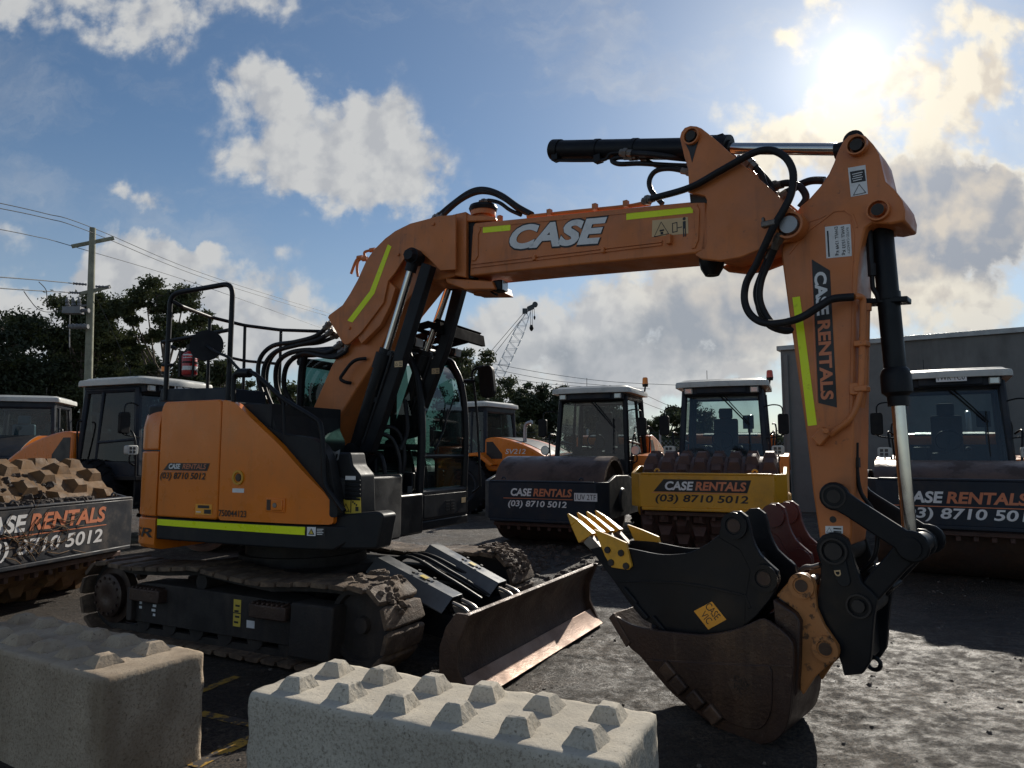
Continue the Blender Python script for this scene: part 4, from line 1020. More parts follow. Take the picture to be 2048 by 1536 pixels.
cw = MB(UPF.M); sweep(cw, angs, [(-.5, 1.128), (.09, 1.128), (.10, 1.14), (.10, 1.698), (.09, 1.71), (-.5, 1.71)]); cwo = cw.build('counterweight', 'orange', ex, bevel=.006)
cw = MB(UPF.M); sweep(cw, angs, [(-.5, 1.722), (.09, 1.722), (.10, 1.735), (.10, 1.93), (.08, 2.04), (.03, 2.115), (-.06, 2.15), (-.5, 2.16)]); cw.build('rear_hood', 'orange', ex, bevel=.006)
cw = MB(UPF.M); sweep(cw, angs, [(-.5, .83), (.02, .83), (.075, .845), (.10, .88), (.10, 1.10), (.09, 1.114), (-.5, 1.114)])
lowcw = cw.build('counterweight_base', 'orange', ex, bevel=.006)
tx_ = MB(UPF.M)
def arcfn(p):     # wraps lettering (x = arc length, z) on the tail
    a = R(50) - p.x / 1.495; return Vector((-math.cos(a) * 1.496, -math.sin(a) * 1.496, p.z))
def srfn(q_):
    a_, b_ = Vector((-.97, -1.135)), Vector((xEnd - .02, yR(xEnd - .02))); t_ = max(0, min(1, q_.x / .17)); c_ = a_.lerp(b_, t_); d_ = (b_ - a_).normalized()
    return Vector((c_.x + d_.y * .035 * math.sin(math.pi * t_) , c_.y - d_.x * .035 * math.sin(math.pi * t_) - .004, q_.z))
text(tx_, 'SR', (0, 0, .94), (1, 0, 0), (0, 0, 1), .085, .17, .012, .2, 0, srfn)
RM_l = tx_
# engine doors
zt = 2.155
xL = UPF.t(313, 1000, SL).x; xS = UPF.t(440, 1000, SL).x
dr = fillet([(xL + .012, 1.13), (xS - .008, 1.13), (xS - .008, zt - .06), (xS - .02, zt - .0), (xL + .05, zt - .0), (xL + .012, zt - .07)], .03, 3)
d1 = skin(dr, .07, 'engine_door', 'orange', ex, 0, bevel=.014)
fd = U2([(446, 1036), (655, 1035), (656, 1012), (640, 985), (562, 893), (474, 806), (446, 803)])
fd[0] = (xS + .008, 1.13); fd[-1] = (xS + .008, zt); fd[1] = (fd[1][0], 1.13)
d2 = skin(fillet(fd, .035, 3), .07, 'engine_door', 'orange', ex, 0, bevel=.014)
tp_ = MB(UPF.M)   # top deck and inner body fill
tp_.prismz([(-1.2, -.8), (-.85, -1.19), (.05, -1.21), (.28, -1.2), (.28, -.3), (.05, .9), (-1.0, 1.0), (-1.3, .3)], 1.9, 2.135)
tp_.prismz([(-1.2, -.8), (-.85, -1.17), (1.1, -1.17), (1.45, -1.0), (1.45, -.45), (.6, .9), (-1.0, 1.0), (-1.35, .3)], .95, 1.5)
tp_.build('house_body', 'charcoal', ex, bevel=.02)
tp_ = MB(UPF.M); tp_.prismz([(.30, -1.17), (.62, -1.16), (.62, -.25), (.30, -.25)], 1.45, 2.11); tp_.prism(fillet([(.60, 2.08), (.66, 1.9), (.72, 1.80), (.72, 1.4), (.6, 1.4)], .03), -1.15, -.3)
tp_.build('tank_cover', 'charcoal', ex, bevel=.04, seg=3)
tk = fillet(U2([(655, 1035), (657, 1005), (560, 880), (520, 845), (560, 868), (616, 874), (642, 890), (656, 920), (664, 965), (672, 1022), (672, 1035)], -1.19), .05, 4)
m_ = MB(UPF.M); m_.prism(tk, -1.175, -1.08); m_.build('fuel_tank', 'charcoal', ex, bevel=.03, seg=4)
# skirt, tape
sk = [(xL + .012, .93), (1.30, .93), (1.42, 1.0), (1.42, 1.118), (xL + .012, 1.118)]
s1 = skin(sk, .09, 'side_skirt', 'charcoal', ex, -.004, bevel=.02)
tpq = skin([(xL + .03, 1.055), (UPF.t(608, 1050, SL).x, 1.045), (UPF.t(608, 1050, SL).x, 1.108), (xL + .03, 1.108)], .004, 'reflective_tape', 'tape', ex, .0025, bevel=0)
def fs(p): return Vector((p.x, yR(p.x) - .003 + p.y, p.z))
lb = MB(UPF.M); xq = UPF.t(612, 1055, SL).x
poly(lb, [(0, 0), (.075, 0), (.075, .07), (0, .07)], (xq, 0, 1.04), (1, 0, 0), (0, 0, 1), 0, fs)
lb.mat(1); poly(lb, [(.08, 0), (.15, 0), (.15, .07), (.08, .07)], (xq, 0, 1.04), (1, 0, 0), (0, 0, 1), 0, fs); poly(lb, [(.01, .01), (.065, .01), (.037, .06)], (xq, -.001, 1.04), (1, 0, 0), (0, 0, 1), 0, fs)
lb.mat(2); poly(lb, [(.02, .016), (.055, .016), (.037, .05)], (xq, -.002, 1.04), (1, 0, 0), (0, 0, 1), 0, fs)
lb.mat(0)
for k in range(4): poly(lb, [(.085, .012 + k * .013), (.13 + .008 * (k % 2), .012 + k * .013), (.13 + .008 * (k % 2), .018 + k * .013), (.085, .018 + k * .013)], (xq, -.001, 1.04), (1, 0, 0), (0, 0, 1), 0, fs)
lb.build('warning_label', ['decal_white', 'decal_black', 'decal_yellow'], ex)
# door decals
def band(mb, x0, x1, z0, z1, skew):
    n = 8; pts = [(x0 + (x1 - x0) * k / n, z0) for k in range(n + 1)] + [(x1 + skew[1] - (x1 + skew[1] - x0 - skew[0]) * k / n, z1) for k in range(n + 1)]
    P = [fs(Vector((x, 0, z))) for x, z in pts]
    for k in range(n): mb.add([P[k], P[k + 1], P[2 * n - k], P[2 * n + 1 - k]], [(0, 1, 2, 3)])
dc = MB(UPF.M); xa = UPF.t(328, 940, SL).x; xb = UPF.t(418, 940, SL).x; zc0 = UPF.t(370, 941, SL).z; zc1 = UPF.t(370, 926, SL).z
dc.mat(1); band(dc, xa - .0, xb, zc0, zc1, (.07, .03))
xm = xa + (xb - xa) * .40
f2 = lambda p: Vector((p.x, yR(p.x) - .0045, p.z))
dc.mat(0); text(dc, 'CASE', (xa + .075, 0, zc0 + .014), (1, 0, 0), (0, 0, 1), (zc1 - zc0) * .70, xm - xa - .07, .035, .22, 0, f2)
dc.mat(2); text(dc, 'RENTALS', (xm + .03, 0, zc0 + .014), (1, 0, 0), (0, 0, 1), (zc1 - zc0) * .68, xb - xm - .04, .02, .22, 0, f2)
band(dc, xa - .01, xb, zc0 - .013, zc0 - .007, (0, 0))
dc.mat(1); zt1 = UPF.t(370, 962, SL).z; zt2 = UPF.t(370, 945, SL).z
text(dc, '(03) 8710 5012', (xa - .035, 0, zt1), (1, 0, 0), (0, 0, 1), zt2 - zt1, xb - xa + .02, .022, .18, 0, f2)
dc.build('rental_decal', ['decal_white', 'decal_black', 'decal_orange'], d1)
dc = MB(UPF.M); xa = UPF.t(395, 1010, SL).x; xb = UPF.t(428, 1010, SL).x; za = UPF.t(410, 1029, SL).z; zb = UPF.t(410, 1008, SL).z
band(dc, xa, xb, za, zb, (0, 0)); dc.mat(1); 
f3 = lambda p: Vector((p.x, yR(p.x) - .005, p.z))
xw = xb - xa
def band3(mb, x0, x1, z0, z1):
    mb.add([f3(Vector((x0, 0, z0))), f3(Vector((x1, 0, z0))), f3(Vector((x1, 0, z1))), f3(Vector((x0, 0, z1)))], [(0, 1, 2, 3)])
band3(dc, xa + xw * .15, xb - xw * .15, za + .055, za + .08); band3(dc, xa + xw * .55, xb - xw * .04, za + .01, za + .045); dc.mat(2); band3(dc, xa + .01, xa + xw * .35, za + .018, za + .026)
dc.mat(0); 
dc.build('service_sticker', ['decal_gold', 'decal_black', 'decal_white'], d1)
dc = MB(UPF.M); xa = UPF.t(438, 1025, SL).x + .02; xb = UPF.t(496, 1025, SL).x; za = UPF.t(465, 1033, SL).z; zb = UPF.t(465, 1020, SL).z
text(dc, '750044123', (xa, 0, za), (1, 0, 0), (0, 0, 1), zb - za, xb - xa, .015, 0, 0, f2); dc.build('fleet_number', 'decal_black', d2)
# locks, latch
xk = UPF.t(480, 955, SL); lk_ = MB(UPF.M); lk_.lathe((xk.x, yR(xk.x) + .005, xk.z), (xk.x, yR(xk.x) - .012, xk.z), [(0, .062), (1, .062), (1, .045), (.2, .04), (.2, 0)], 24); lk_.build('lock_surround', 'yellow', d2)
lk_ = MB(UPF.M); lk_.lathe((xk.x, yR(xk.x) + .0, xk.z), (xk.x, yR(xk.x) - .006, xk.z), [(0, .034), (1, .030), (1, 0)], 16); lk_.build('lock_cap', 'blade', d2)
lk_ = MB(UPF.M); band(lk_, xk.x - .06, xk.x + .07, xk.z - .125, xk.z - .09, (0, 0)); lk_.build('small_sticker', MT['decal_white'], d2)
xh = UPF.t(552, 1010, SL); hd_ = MB(UPF.M); yh = yR(xh.x)
hd_.box((xh.x, yh - .002, xh.z), (.20, .012, .115)); hd_.build('latch_plate', 'orange', d2, bevel=.01)
hd_ = MB(UPF.M); hd_.box((xh.x + .025, yh - .012, xh.z), (.12, .014, .085)); hd_.build('latch_handle', 'orange', d2, bevel=.008)
hd_ = MB(UPF.M); hd_.cyl((xh.x + .01, yh - .015, xh.z), (xh.x + .01, yh - .024, xh.z), .02, n=14); hd_.build('latch_lock', 'steel', d2)
hd_ = MB(UPF.M); hd_.box((xh.x - .065, yh - .009, xh.z), (.04, .004, .085)); hd_.build('latch_recess', 'blade', d2)
RM_l.build('model_lettering', 'decal_black', lowcw, recalc=False)

# front right corner: step box, emblem panel, louvre and label
stp = MB(UPF.M); sp0 = U2([(640, 1098), (757, 1098), (770, 1030), (757, 1022), (655, 1032)], -1.1)
stp.prism(fillet(sp0, .03), -1.12, -.93); stp.build('access_step', 'charcoal', ex, bevel=.02)
TBX = -1.06
pn = MB(UPF.M); pp = U2([(660, 1028), (660, 905), (700, 905), (704, 930), (720, 950), (722, 1028)], TBX); pn.prism(fillet(pp, .02), TBX, -.86); pn.build('tool_box', 'charcoal', ex, bevel=.02)
em = MB(UPF.M); c = UPF.t(671, 911, TBX)
poly(em, [(0, -.055), (.035, -.03), (.042, .01), (.05, .05), (.028, .04), (0, .03), (-.028, .04), (-.05, .05), (-.042, .01), (-.035, -.03)], (c.x, TBX - .0025, c.z), (1, 0, 0), (0, 0, 1), .002)
em.mat(1); poly(em, [(.008, -.035), (.025, -.015), (.03, .015), (.008, .01)], (c.x, TBX - .0025, c.z), (1, 0, 0), (0, 0, 1), .0035); poly(em, [(-.008, -.035), (-.008, .01), (-.03, .015), (-.025, -.015)], (c.x, TBX - .0025, c.z), (1, 0, 0), (0, 0, 1), .0035)
em.build('emblem', ['galv', 'decal_black'], ex)
lv = MB(UPF.M)
for k in range(5): 
    c = UPF.t(706, 962 + k * 9, TBX); lv.box((c.x, TBX - .005, c.z), (.15, .012, .018))
lv.build('louvre', 'black', ex, bevel=.003)
yl = MB(UPF.M); yp = U2([(680, 1027), (722, 1027), (721, 995), (680, 999)], TBX - .005); yl.prism(yp, TBX - .005, TBX - .0015)
yl.mat(1); c = UPF.t(688, 1015, TBX - .005)
def tri(mb, cx, cz, s_, yy, th=.2):
    a = [(cx - s_, cz - s_ * .8), (cx + s_, cz - s_ * .8), (cx, cz + s_ * .9)]; g_ = (cx, cz - s_ * .15)
    b = [(g_[0] + (x - g_[0]) * (1 - th * 1.6), g_[1] + (z - g_[1]) * (1 - th * 1.6)) for x, z in a]
    for k in range(3):
        k2 = (k + 1) % 3; mb.add([(a[k][0], yy, a[k][1]), (a[k2][0], yy, a[k2][1]), (b[k2][0], yy, b[k2][1]), (b[k][0], yy, b[k][1])], [(0, 1, 2, 3)])
tri(yl, c.x + .02, c.z, .04, TBX - .007); c = UPF.t(702, 1010, TBX - .005); yl.box((c.x, TBX - .006, c.z), (.008, .002, .12)); 
for k in range(3): c = UPF.t(706 + k * 3.5, 1004 + k * 3, TBX - .005); yl.box((c.x, TBX - .006, c.z), (.014, .002, .014))
c = UPF.t(714, 1018, TBX - .005); yl.box((c.x, TBX - .006, c.z), (.03, .002, .035)); yl.build('warning_label', ['decal_yellow', 'decal_black'], ex)
yl = MB(UPF.M); c = UPF.t(701, 957, TBX - .005); yl.box((c.x, TBX - .0045, c.z), (.10, .003, .04)); yl.build('warning_label', 'decal_white', ex)
# revolving frame between tank and cab
rf = MB(UPF.M); rf.box((.75, -.28, 1.12), (1.1, .9, .38)); rf.box((.55, -.32, 1.4), (.5, .07, .55)); rf.box((.55, .12, 1.4), (.5, .07, .55)); rf.build('revolving_frame', 'black', ex, bevel=.02)

# ---- access platform and handrails
PLT = -.95
tb = MB(UPF.M); q0 = U2([(318, 803), (322, 778), (452, 775), (452, 803)], PLT); tb.prism(q0, PLT, PLT + .5); tb.build('platform_box', 'slate', ex, bevel=.01)
def rail(name, pts, r=.019, sm=0, fl=.09):
    P = [UPF.t(*p) for p in pts]
    if fl and len(P) > 2:
        Q_ = [P[0]]
        for i in range(1, len(P) - 1):
            a, p, b = P[i - 1], P[i], P[i + 1]; da, db = a - p, b - p; rr = min(fl, da.length * .4, db.length * .4)
            A_, B_ = p + da.normalized() * rr, p + db.normalized() * rr
            for k in range(6): t = k / 5; Q_.append(A_.lerp(p, t).lerp(p.lerp(B_, t), t))
        P = Q_ + [P[-1]]
    m = MB(UPF.M); m.tube(P, r, n=10, sm=0); return m.build(name, 'black', ex, smooth=60)
rail('handrail', [(331, 800, PLT), (341, 588, PLT), (466, 566, PLT), (456, 803, PLT)], .024, fl=.12)
rail('handrail_bar', [(327, 684, PLT), (458, 660, PLT)], .018)
rail('handrail_bar', [(325, 730, PLT), (345, 730, PLT)], .016)
rail('handrail', [(346, 603, PLT), (362, 612, PLT + .05), (420, 634, -.30), (490, 651, .05), (560, 660, .25), (650, 663, .45)], .019, fl=.05)
for a, b in (((420, 634, -.30), (414, 800, -.30)), ((490, 651, .05), (486, 805, .05)), ((562, 660, .25), (558, 800, .25))): rail('handrail_post', [a, b], .017)
rail('handrail_bar', [(455, 714, -.1), (490, 722, .05), (560, 728, .25)], .016)
rail('handrail_bar', [(325, 683, PLT), (335, 690, PLT + .08), (352, 698, PLT + .1)], .018)
# round mirror with arm
mr_ = MB(UPF.M); c = UPF.t(414, 692, -1.15); dv = Vector((.55, -.80, .22)).normalized()
mr_.lathe(c - dv * .05, c + dv * .02, [(0, 0), (0, .05), (.3, .12), (.7, .142), (1, .146), (1, 0)], 30); mo = mr_.build('round_mirror', 'rubber', ex)
am = MB(UPF.M); am.tube([c + dv * .02, UPF.t(430, 703, -1.21), UPF.t(455, 714, -1.21), UPF.t(470, 730, -1.21), UPF.t(487, 748, -1.21)], .013, n=8); am.build('mirror_arm', 'black', ex)
am = MB(UPF.M); am.tube([UPF.t(467, 805, -1.21), UPF.t(468, 755, -1.21), UPF.t(480, 746, -1.21), UPF.t(505, 746, -1.21), UPF.t(530, 765, -1.21), UPF.t(570, 800, -1.21), UPF.t(627, 835, -1.21), UPF.t(641, 852, -1.21), UPF.t(647, 905, -1.21), UPF.t(650, 965, -1.21), UPF.t(668, 995, -1.21), UPF.t(688, 1022, -1.21)], .021, n=8, sm=4)
am.cyl(UPF.t(478, 746, -1.21), UPF.t(500, 746, -1.21), .04, n=12); am.build('grab_rail', 'black', ex, smooth=60)
am = MB(UPF.M); am.tube([UPF.t(567, 790, -1.21), UPF.t(569, 870, -1.21)], .014, n=8, sm=0); am.build('grab_rail_post', 'black', ex)

# ---- lower boom with its side covers
BL, BR = -.20, .20
lb_ = U2([(632, 865), (617, 837), (660, 738), (686, 690), (705, 640), (745, 540), (800, 470), (880, 436), (911, 430), (911, 552), (880, 560), (848, 560), (800, 620), (745, 730), (715, 775), (657, 868)], BL)
lb_ += U2([(650, 935), (600, 935)], BL)
lb2 = MB(UPF.M); lb2.prism(lb_, BL, BR); lower = lb2.build('lower_boom', 'boom_orange', ex, bevel=.012)
cover = [(655.5, 635), (658, 630), (685, 610), (700, 587), (715, 560), (732, 522), (747, 500), (770, 477), (790, 462), (820, 447), (847, 440), (877, 432), (911, 429), (911, 539), (880, 541), (862, 522), (845, 507), (838, 501), (829, 499), (820, 501), (805, 522), (790, 545), (776, 562), (767, 605), (747, 632), (722, 665), (697, 688), (690, 689), (684, 684)]
for s_, y0 in ((-1, -.30), (1, .275)):
    cv = MB(UPF.M); cv.prism(U2(cover, -.30), y0, y0 + .025); co = cv.build('boom_cover', 'boom_orange', lower, bevel=.004)
    if s_ < 0:
        b_ = MB(UPF.M)
        for px, py in ((699, 656), (797, 509), (867, 448)): c = UPF.t(px, py, -.30); b_.cyl((c.x, -.318, c.z), (c.x, -.30, c.z), .016, n=8)
        b_.build('bolt', 'boom_orange', co)
        tq = MB(UPF.M); tq.prism(U2([(783, 493), (776, 489), (740, 582), (695, 641), (705, 645), (749, 587)], -.30), -.3025, -.3002); tq.build('reflective_tape', 'tape', co)
cvw = MB(UPF.M); cvw.prism(U2([(767, 605), (776, 562), (790, 575), (780, 610), (760, 650), (722, 688), (715, 676), (747, 632)], -.28), -.275, -.21); cvw.build('hose_duct', 'boom_orange', lower, bevel=.005)
hg = MB(UPF.M)   # knuckle with the vertical pin
k0 = U2([(911, 429), (934, 424), (934, 556), (911, 552)], -.2); hg.prism(k0, -.22, .22)
hg.prism(U2([(905, 428), (990, 433), (992, 441), (934, 443), (905, 440)], -.2), -.2, .2)
hg.prism(U2([(890, 556), (985, 562), (990, 578), (930, 579), (893, 566)], -.2), -.2, .2)
hg.build('boom_knuckle', 'boom_orange', lower, bevel=.01)
vp = MB(UPF.M); c0 = UPF.t(968, 590, 0); c1 = UPF.t(968, 408, 0); vx = UPF.t(966, 500, 0).x
vp.lathe((vx, 0, 3.15), (vx, 0, c1.z), [(0, 0), (0, .085), (.86, .085), (.86, .115), (.9, .12), (.93, .115), (.97, .11), (.97, .05), (1, .04), (1, 0)], 24); vp.build('swing_pin', 'boom_orange', lower)
vg = MB(UPF.M); vg.prism(UPF.p2([(934, 442), (950, 440), (948, 556), (934, 556)], -.17), -.17, .17); vg.build('pivot_gap_shade', 'black', lower)  # black fill standing in for the dark gap beside the swing pin
vr = MB(UPF.M); vr.lathe((vx, 0, c1.z - .075), (vx, 0, c1.z - .02), [(0, .125), (.5, .135), (1, .125)], 24); vr.build('pin_seal', 'black', lower)
gh_ = MB(UPF.M); gh_.tube([UPF.t(733, 717, -.22), UPF.t(715, 719, -.27), UPF.t(702, 727, -.28), UPF.t(688, 745, -.28), UPF.t(681, 757, -.28), UPF.t(690, 764, -.27), UPF.t(702, 766, -.22)], .017, n=8, sm=4); gh_.build('grab_handle', 'black', lower, smooth=60)
for pts in (((702, 548), (712, 522), (720, 515)), ((716, 553), (714, 535), (718, 520), (730, 518)), ((733, 522), (729, 505), (745, 500))):
    p_ = MB(UPF.M); p_.tube([UPF.t(a, b, -.05) for a, b in pts], .014, n=8); p_.cyl(UPF.t(*pts[-1], -.05) - Vector((.03, .0, 0)), UPF.t(*pts[-1], -.05) + Vector((.03, .0, 0)), .022, n=10); p_.build('pipe_fitting', 'boom_orange', lower)
lt = MB(UPF.M); c = UPF.t(1000, 573, -.1); lt.box(c, (.10, .12, .10)); lo = lt.build('boom_lamp', 'black', lower, bevel=.015)
lt = MB(UPF.M); lt.box(c + Vector((.052, 0, 0)), (.006, .10, .085)); lt.build('lamp_glass', 'lens', lo)
lt = MB(UPF.M); lt.tube([UPF.t(978, 575, -.1), UPF.t(985, 585, -.1), UPF.t(995, 590, -.1)], .01, n=6); lt.build('lamp_bracket', 'black', lower)

# ---- boom rams with rod guards
def ram(rod0, rod1, bot, lat, g):
    a, b, c = UPF.t(*rod0, lat), UPF.t(*rod1, lat), UPF.t(*bot, lat)
    r_ = MB(UPF.M); r_.cyl(a, b, .036, n=18); o = r_.build('boom_ram_rod', 'chrome', ex)
    m = MB(UPF.M); m.lathe(c, b, [(0, 0), (0, .06), (.02, .072), (.80, .072), (.80, .088), (.95, .088), (.95, .066), (1, .066), (1, 0)], 22)
    m.cyl((c.x, lat - .09, c.z), (c.x, lat + .09, c.z), .075, n=18); ob = m.build('boom_ram', 'black', ex)
    e = MB(UPF.M); e.cyl((a.x, lat - .06, a.z), (a.x, lat + .06, a.z), .075, n=20); e.lathe((a.x, lat - .11, a.z), (a.x, lat - .06, a.z), [(0, 0), (0, .05), (.6, .06), (1, .07), (1, 0)], 8); e.cyl(a, a + (b - a).normalized() * .14, .055, n=16); e.build('ram_eye', 'black', ex)
    gm = MB(UPF.M); P = [UPF.t(*q, lat) for q in g]
    gm.prism([(p.x, p.z) for p in P], lat - .05, lat + .05); go = gm.build('rod_guard', 'black', ex, bevel=.008)
    pm = MB(UPF.M)
    for t_ in (.05, .5, .9):
        d = (c - b); s_ = b + d * t_; pm.box(s_ + Vector((.06, -.02, 0)), (.07, .05, .04))
    dn = (c - b).normalized(); sd_ = Vector((-dn.z, 0, dn.x)) * .085
    pm.tube([b + dn * .05 + sd_ + Vector((0, -.05, 0)), b + dn * .1 + sd_ * 1.3 + Vector((0, -.06, 0)), c - dn * .1 + sd_ + Vector((0, -.05, 0))], .014, n=6); pm.build('ram_pipe', 'hose', ex)
    return go, P
go1, P1 = ram((829, 514), (774, 698), (712, 902), -.33, [(849, 527), (868, 533), (812, 720), (768, 850), (748, 905), (722, 905), (750, 830), (792, 712)])
go2, P2 = ram((905, 552), (853, 702), (790, 893), .33, [(912, 570), (931, 575), (896, 702), (868, 776), (830, 874), (805, 880), (840, 780), (879, 700)])
for go_, lat, (px, py) in ((go1, -.33, (797, 728)), (go2, .33, (871, 742))):
    lm_ = MB(UPF.M); c = UPF.t(px, py, lat - .052); lm_.box((c.x, lat - .0515, c.z), (.085, .003, .055)); lm_.mat(1); tri(lm_, c.x - .02, c.z, .016, lat - .0535); 
    for k in range(3): lm_.box((c.x + .022, lat - .053, c.z - .015 + k * .015), (.03, .002, .006))
    lm_.build('warning_label', ['decal_cream', 'decal_black'], go_)
# hose nest in front of the boom foot
for k, pts in enumerate([[(735, 905, -.1), (755, 870, -.12), (785, 880, 0), (800, 930, .05), (790, 990, .05)], [(745, 900, 0), (770, 855, 0), (800, 870, .1), (808, 930, .1), (780, 1010, .1)], [(730, 930, -.2), (760, 910, -.2), (770, 960, -.2), (755, 1020, -.2)], [(800, 900, .05), (815, 860, .15), (810, 800, .2)], [(752, 985, -.15), (775, 960, -.1), (795, 960, 0), (800, 1020, .1)], [(700, 900, -.3), (720, 940, -.35), (735, 1000, -.35)]]):
    m = MB(UPF.M); m.tube([UPF.t(*p) for p in pts], .022, n=8); m.build('hydraulic_hose', 'hose', ex, smooth=60)
# hoses looping behind the boom
def hose(fr, pts, r=.024, ends=True, mt='hose', name='hydraulic_hose'):
    m = MB(fr.M); P = [fr.t(*p) for p in pts]; m.tube(P, r, n=10, sm=6); o = m.build(name, mt, ex, smooth=60)
    if ends:
        f_ = MB(fr.M)
        for a, b in ((P[0], P[1]),):
            d = (b - a).normalized(); f_.cyl(a - d * .05, a + d * .06, r * 1.25, n=8); f_.cyl(a - d * .02, a + d * .015, r * 1.6, n=6)
        f_.build('hose_fitting', 'steel', o)
    return o
hose(UPF, [(657, 650, -.15), (632, 672, -.15), (590, 684, -.12), (545, 692, -.1), (520, 718, -.1), (517, 760, -.1), (530, 800, -.1)])
hose(UPF, [(662, 664, -.15), (635, 680, -.15), (595, 690, -.12), (552, 703, -.1), (530, 730, -.08), (528, 770, -.05), (545, 815, 0)])
hose(UPF, [(672, 672, -.1), (640, 685, -.1), (600, 690, -.05), (560, 700, 0), (540, 722, 0), (533, 760, 0), (540, 805, .05)], .02)
hose(UPF, [(680, 690, -.2), (655, 705, -.2), (620, 700, -.15), (580, 706, -.1), (556, 726, -.05), (552, 765, 0), (565, 805, .05), (590, 835, .1)], .026)
hose(UPF, [(688, 702, -.2), (668, 712, -.2), (630, 707, -.15), (595, 712, -.1), (573, 733, -.05), (568, 770, 0), (580, 800, .05), (610, 835, .1)], .026)
hose(UPF, [(695, 690, -.24), (690, 704, -.24), (668, 715, -.22), (640, 712, -.2), (610, 706, -.15), (585, 715, -.1)], .018)
# ---- cab
K0, K1 = -.35, 1.24; Y0, Y1 = .22, 1.17
cab = MB(UPF.M)
cab.box(((K0 + K1) / 2, (Y0 + Y1) / 2, .985), (K1 - K0, Y1 - Y0, .09)); 
cab.prism(fillet([(K1 - .10, 1.03), (K1, 1.03), (K1, 1.32), (K1 - .03, 1.34), (K1 - .1, 1.34)], .02), Y0, Y1)
cab.prism([(K0, 1.03), (K1 - .1, 1.03), (K1 - .1, 1.5), (K0, 1.6)], Y0, Y0 + .05); cab.prism([(K0, 1.03), (K1 - .1, 1.03), (K1 - .1, 1.3), (K0, 1.3)], Y1 - .05, Y1)
cab.box((K0 + .03, (Y0 + Y1) / 2, 1.5), (.06, Y1 - Y0, .95))
ca_ = cab.build('cab_body', 'black', ex, bevel=.012)
def bar(mb, pts, w, d, sm=0):
    mb.tube(pts, w, n=8, sm=sm)
pl = MB(UPF.M)
for yy in (Y0 + .03, Y1 - .03):
    bar(pl, [(K1 - .04, yy, 1.30), (K1 - .02, yy, 1.9), (K1 - .06, yy, 2.35), (K1 - .16, yy, 2.62), (K1 - .36, yy, 2.74), (K0 + .2, yy, 2.76), (K0 + .05, yy, 2.68), (K0 + .02, yy, 1.9), (K0 + .03, yy, 1.05)], .042, 0, 5)
    bar(pl, [(K0 + .62, yy, 1.1), (K0 + .62, yy, 2.74)], .04, 0)
    bar(pl, [(K0, yy, 1.78), (K1 - .05, yy, 1.62 if yy > .5 else 1.75)], .03, 0)
bar(pl, [(K1 - .03, Y0, 1.66), (K1 - .03, Y1, 1.66)], .022, 0)
bar(pl, [(K1 - .35, Y0, 2.735), (K1 - .35, Y1, 2.735)], .05, 0); bar(pl, [(K0 + .03, Y0, 2.68), (K0 + .03, Y1, 2.68)], .05, 0)
pl.build('cab_frame', 'black', ex, smooth=60)
rf_ = MB(UPF.M); rf_.prismz(fillet([(K0 + .05, Y0 + .02), (K1 - .28, Y0 + .02), (K1 - .28, Y1 - .02), (K0 + .05, Y1 - .02)], .12), 2.76, 2.83); rf_.build('cab_roof', 'black', ex, bevel=.03, seg=3)
gl_ = MB(UPF.M)
zs = [1.67, 1.9, 2.15, 2.35, 2.52, 2.62, 2.69]; xs_ = [K1 - .02, K1 - .01, K1 - .025, K1 - .055, K1 - .11, K1 - .16, K1 - .25]
vs = []
for x_, z_ in zip(xs_, zs): vs += [(x_, Y0 + .06, z_), (x_, Y1 - .06, z_)]
gl_.add(vs, [(2 * i, 2 * i + 1, 2 * i + 3, 2 * i + 2) for i in range(len(zs) - 1)]); gl_.build('windscreen', 'glass_teal', ex, smooth=80)
gl_ = MB(UPF.M); gl_.add([(K1 - .03, Y0 + .06, 1.33), (K1 - .03, Y1 - .06, 1.33), (K1 - .022, Y1 - .06, 1.645), (K1 - .022, Y0 + .06, 1.645)], [(0, 1, 2, 3)]); gl_.build('lower_windscreen', 'glass_teal', ex)
for yy in (Y0 + .02, Y1 - .02):
    for x0_, x1_ in ((K0 + .05, K0 + .59), (K0 + .65, K1 - .05)):
        gl_ = MB(UPF.M); gl_.add([(x0_, yy, 1.55), (x1_, yy, 1.55), (x1_ - (.18 if x1_ > .5 else 0), yy, 2.7), (x0_, yy, 2.7)], [(0, 1, 2, 3)]); gl_.build('side_window', 'glass_teal', ex)
gl_ = MB(UPF.M); gl_.add([(K0 + .01, Y0 + .06, 2.0), (K0 + .01, Y1 - .06, 2.0), (K0 + .02, Y1 - .06, 2.66), (K0 + .02, Y0 + .06, 2.66)], [(0, 1, 2, 3)]); gl_.build('rear_window', 'glass_teal', ex)
se = MB(UPF.M); se.box((.25, .7, 1.5), (.5, .5, .16)); se.box((.02, .7, 1.9), (.14, .48, .75), Matrix.Rotation(R(-8), 3, 'Y')); se.box((-.03, .7, 2.38), (.1, .26, .2)); se.build('operator_seat', 'fabric', ex, bevel=.05, seg=3)
se = MB(UPF.M)
for yy in (.42, .98): se.box((.35, yy, 1.5), (.5, .16, .45)); se.tube([(.52, yy, 1.7), (.56, yy, 1.95)], .02, n=8, sm=0); se.lathe((.56, yy, 1.93), (.57, yy, 2.05), [(0, 0), (0, .025), (.6, .03), (1, .015), (1, 0)], 10)
se.box((.95, .98, 1.85), (.05, .22, .18)); se.tube([(.95, .98, 1.3), (.95, .98, 1.8)], .02, n=6, sm=0)
for yy in (.58, .82): se.tube([(.95, yy, 1.1), (.92, yy, 1.5), (.85, yy, 1.75)], .018, n=6)
se.build('control_console', 'black', ex, bevel=.01)
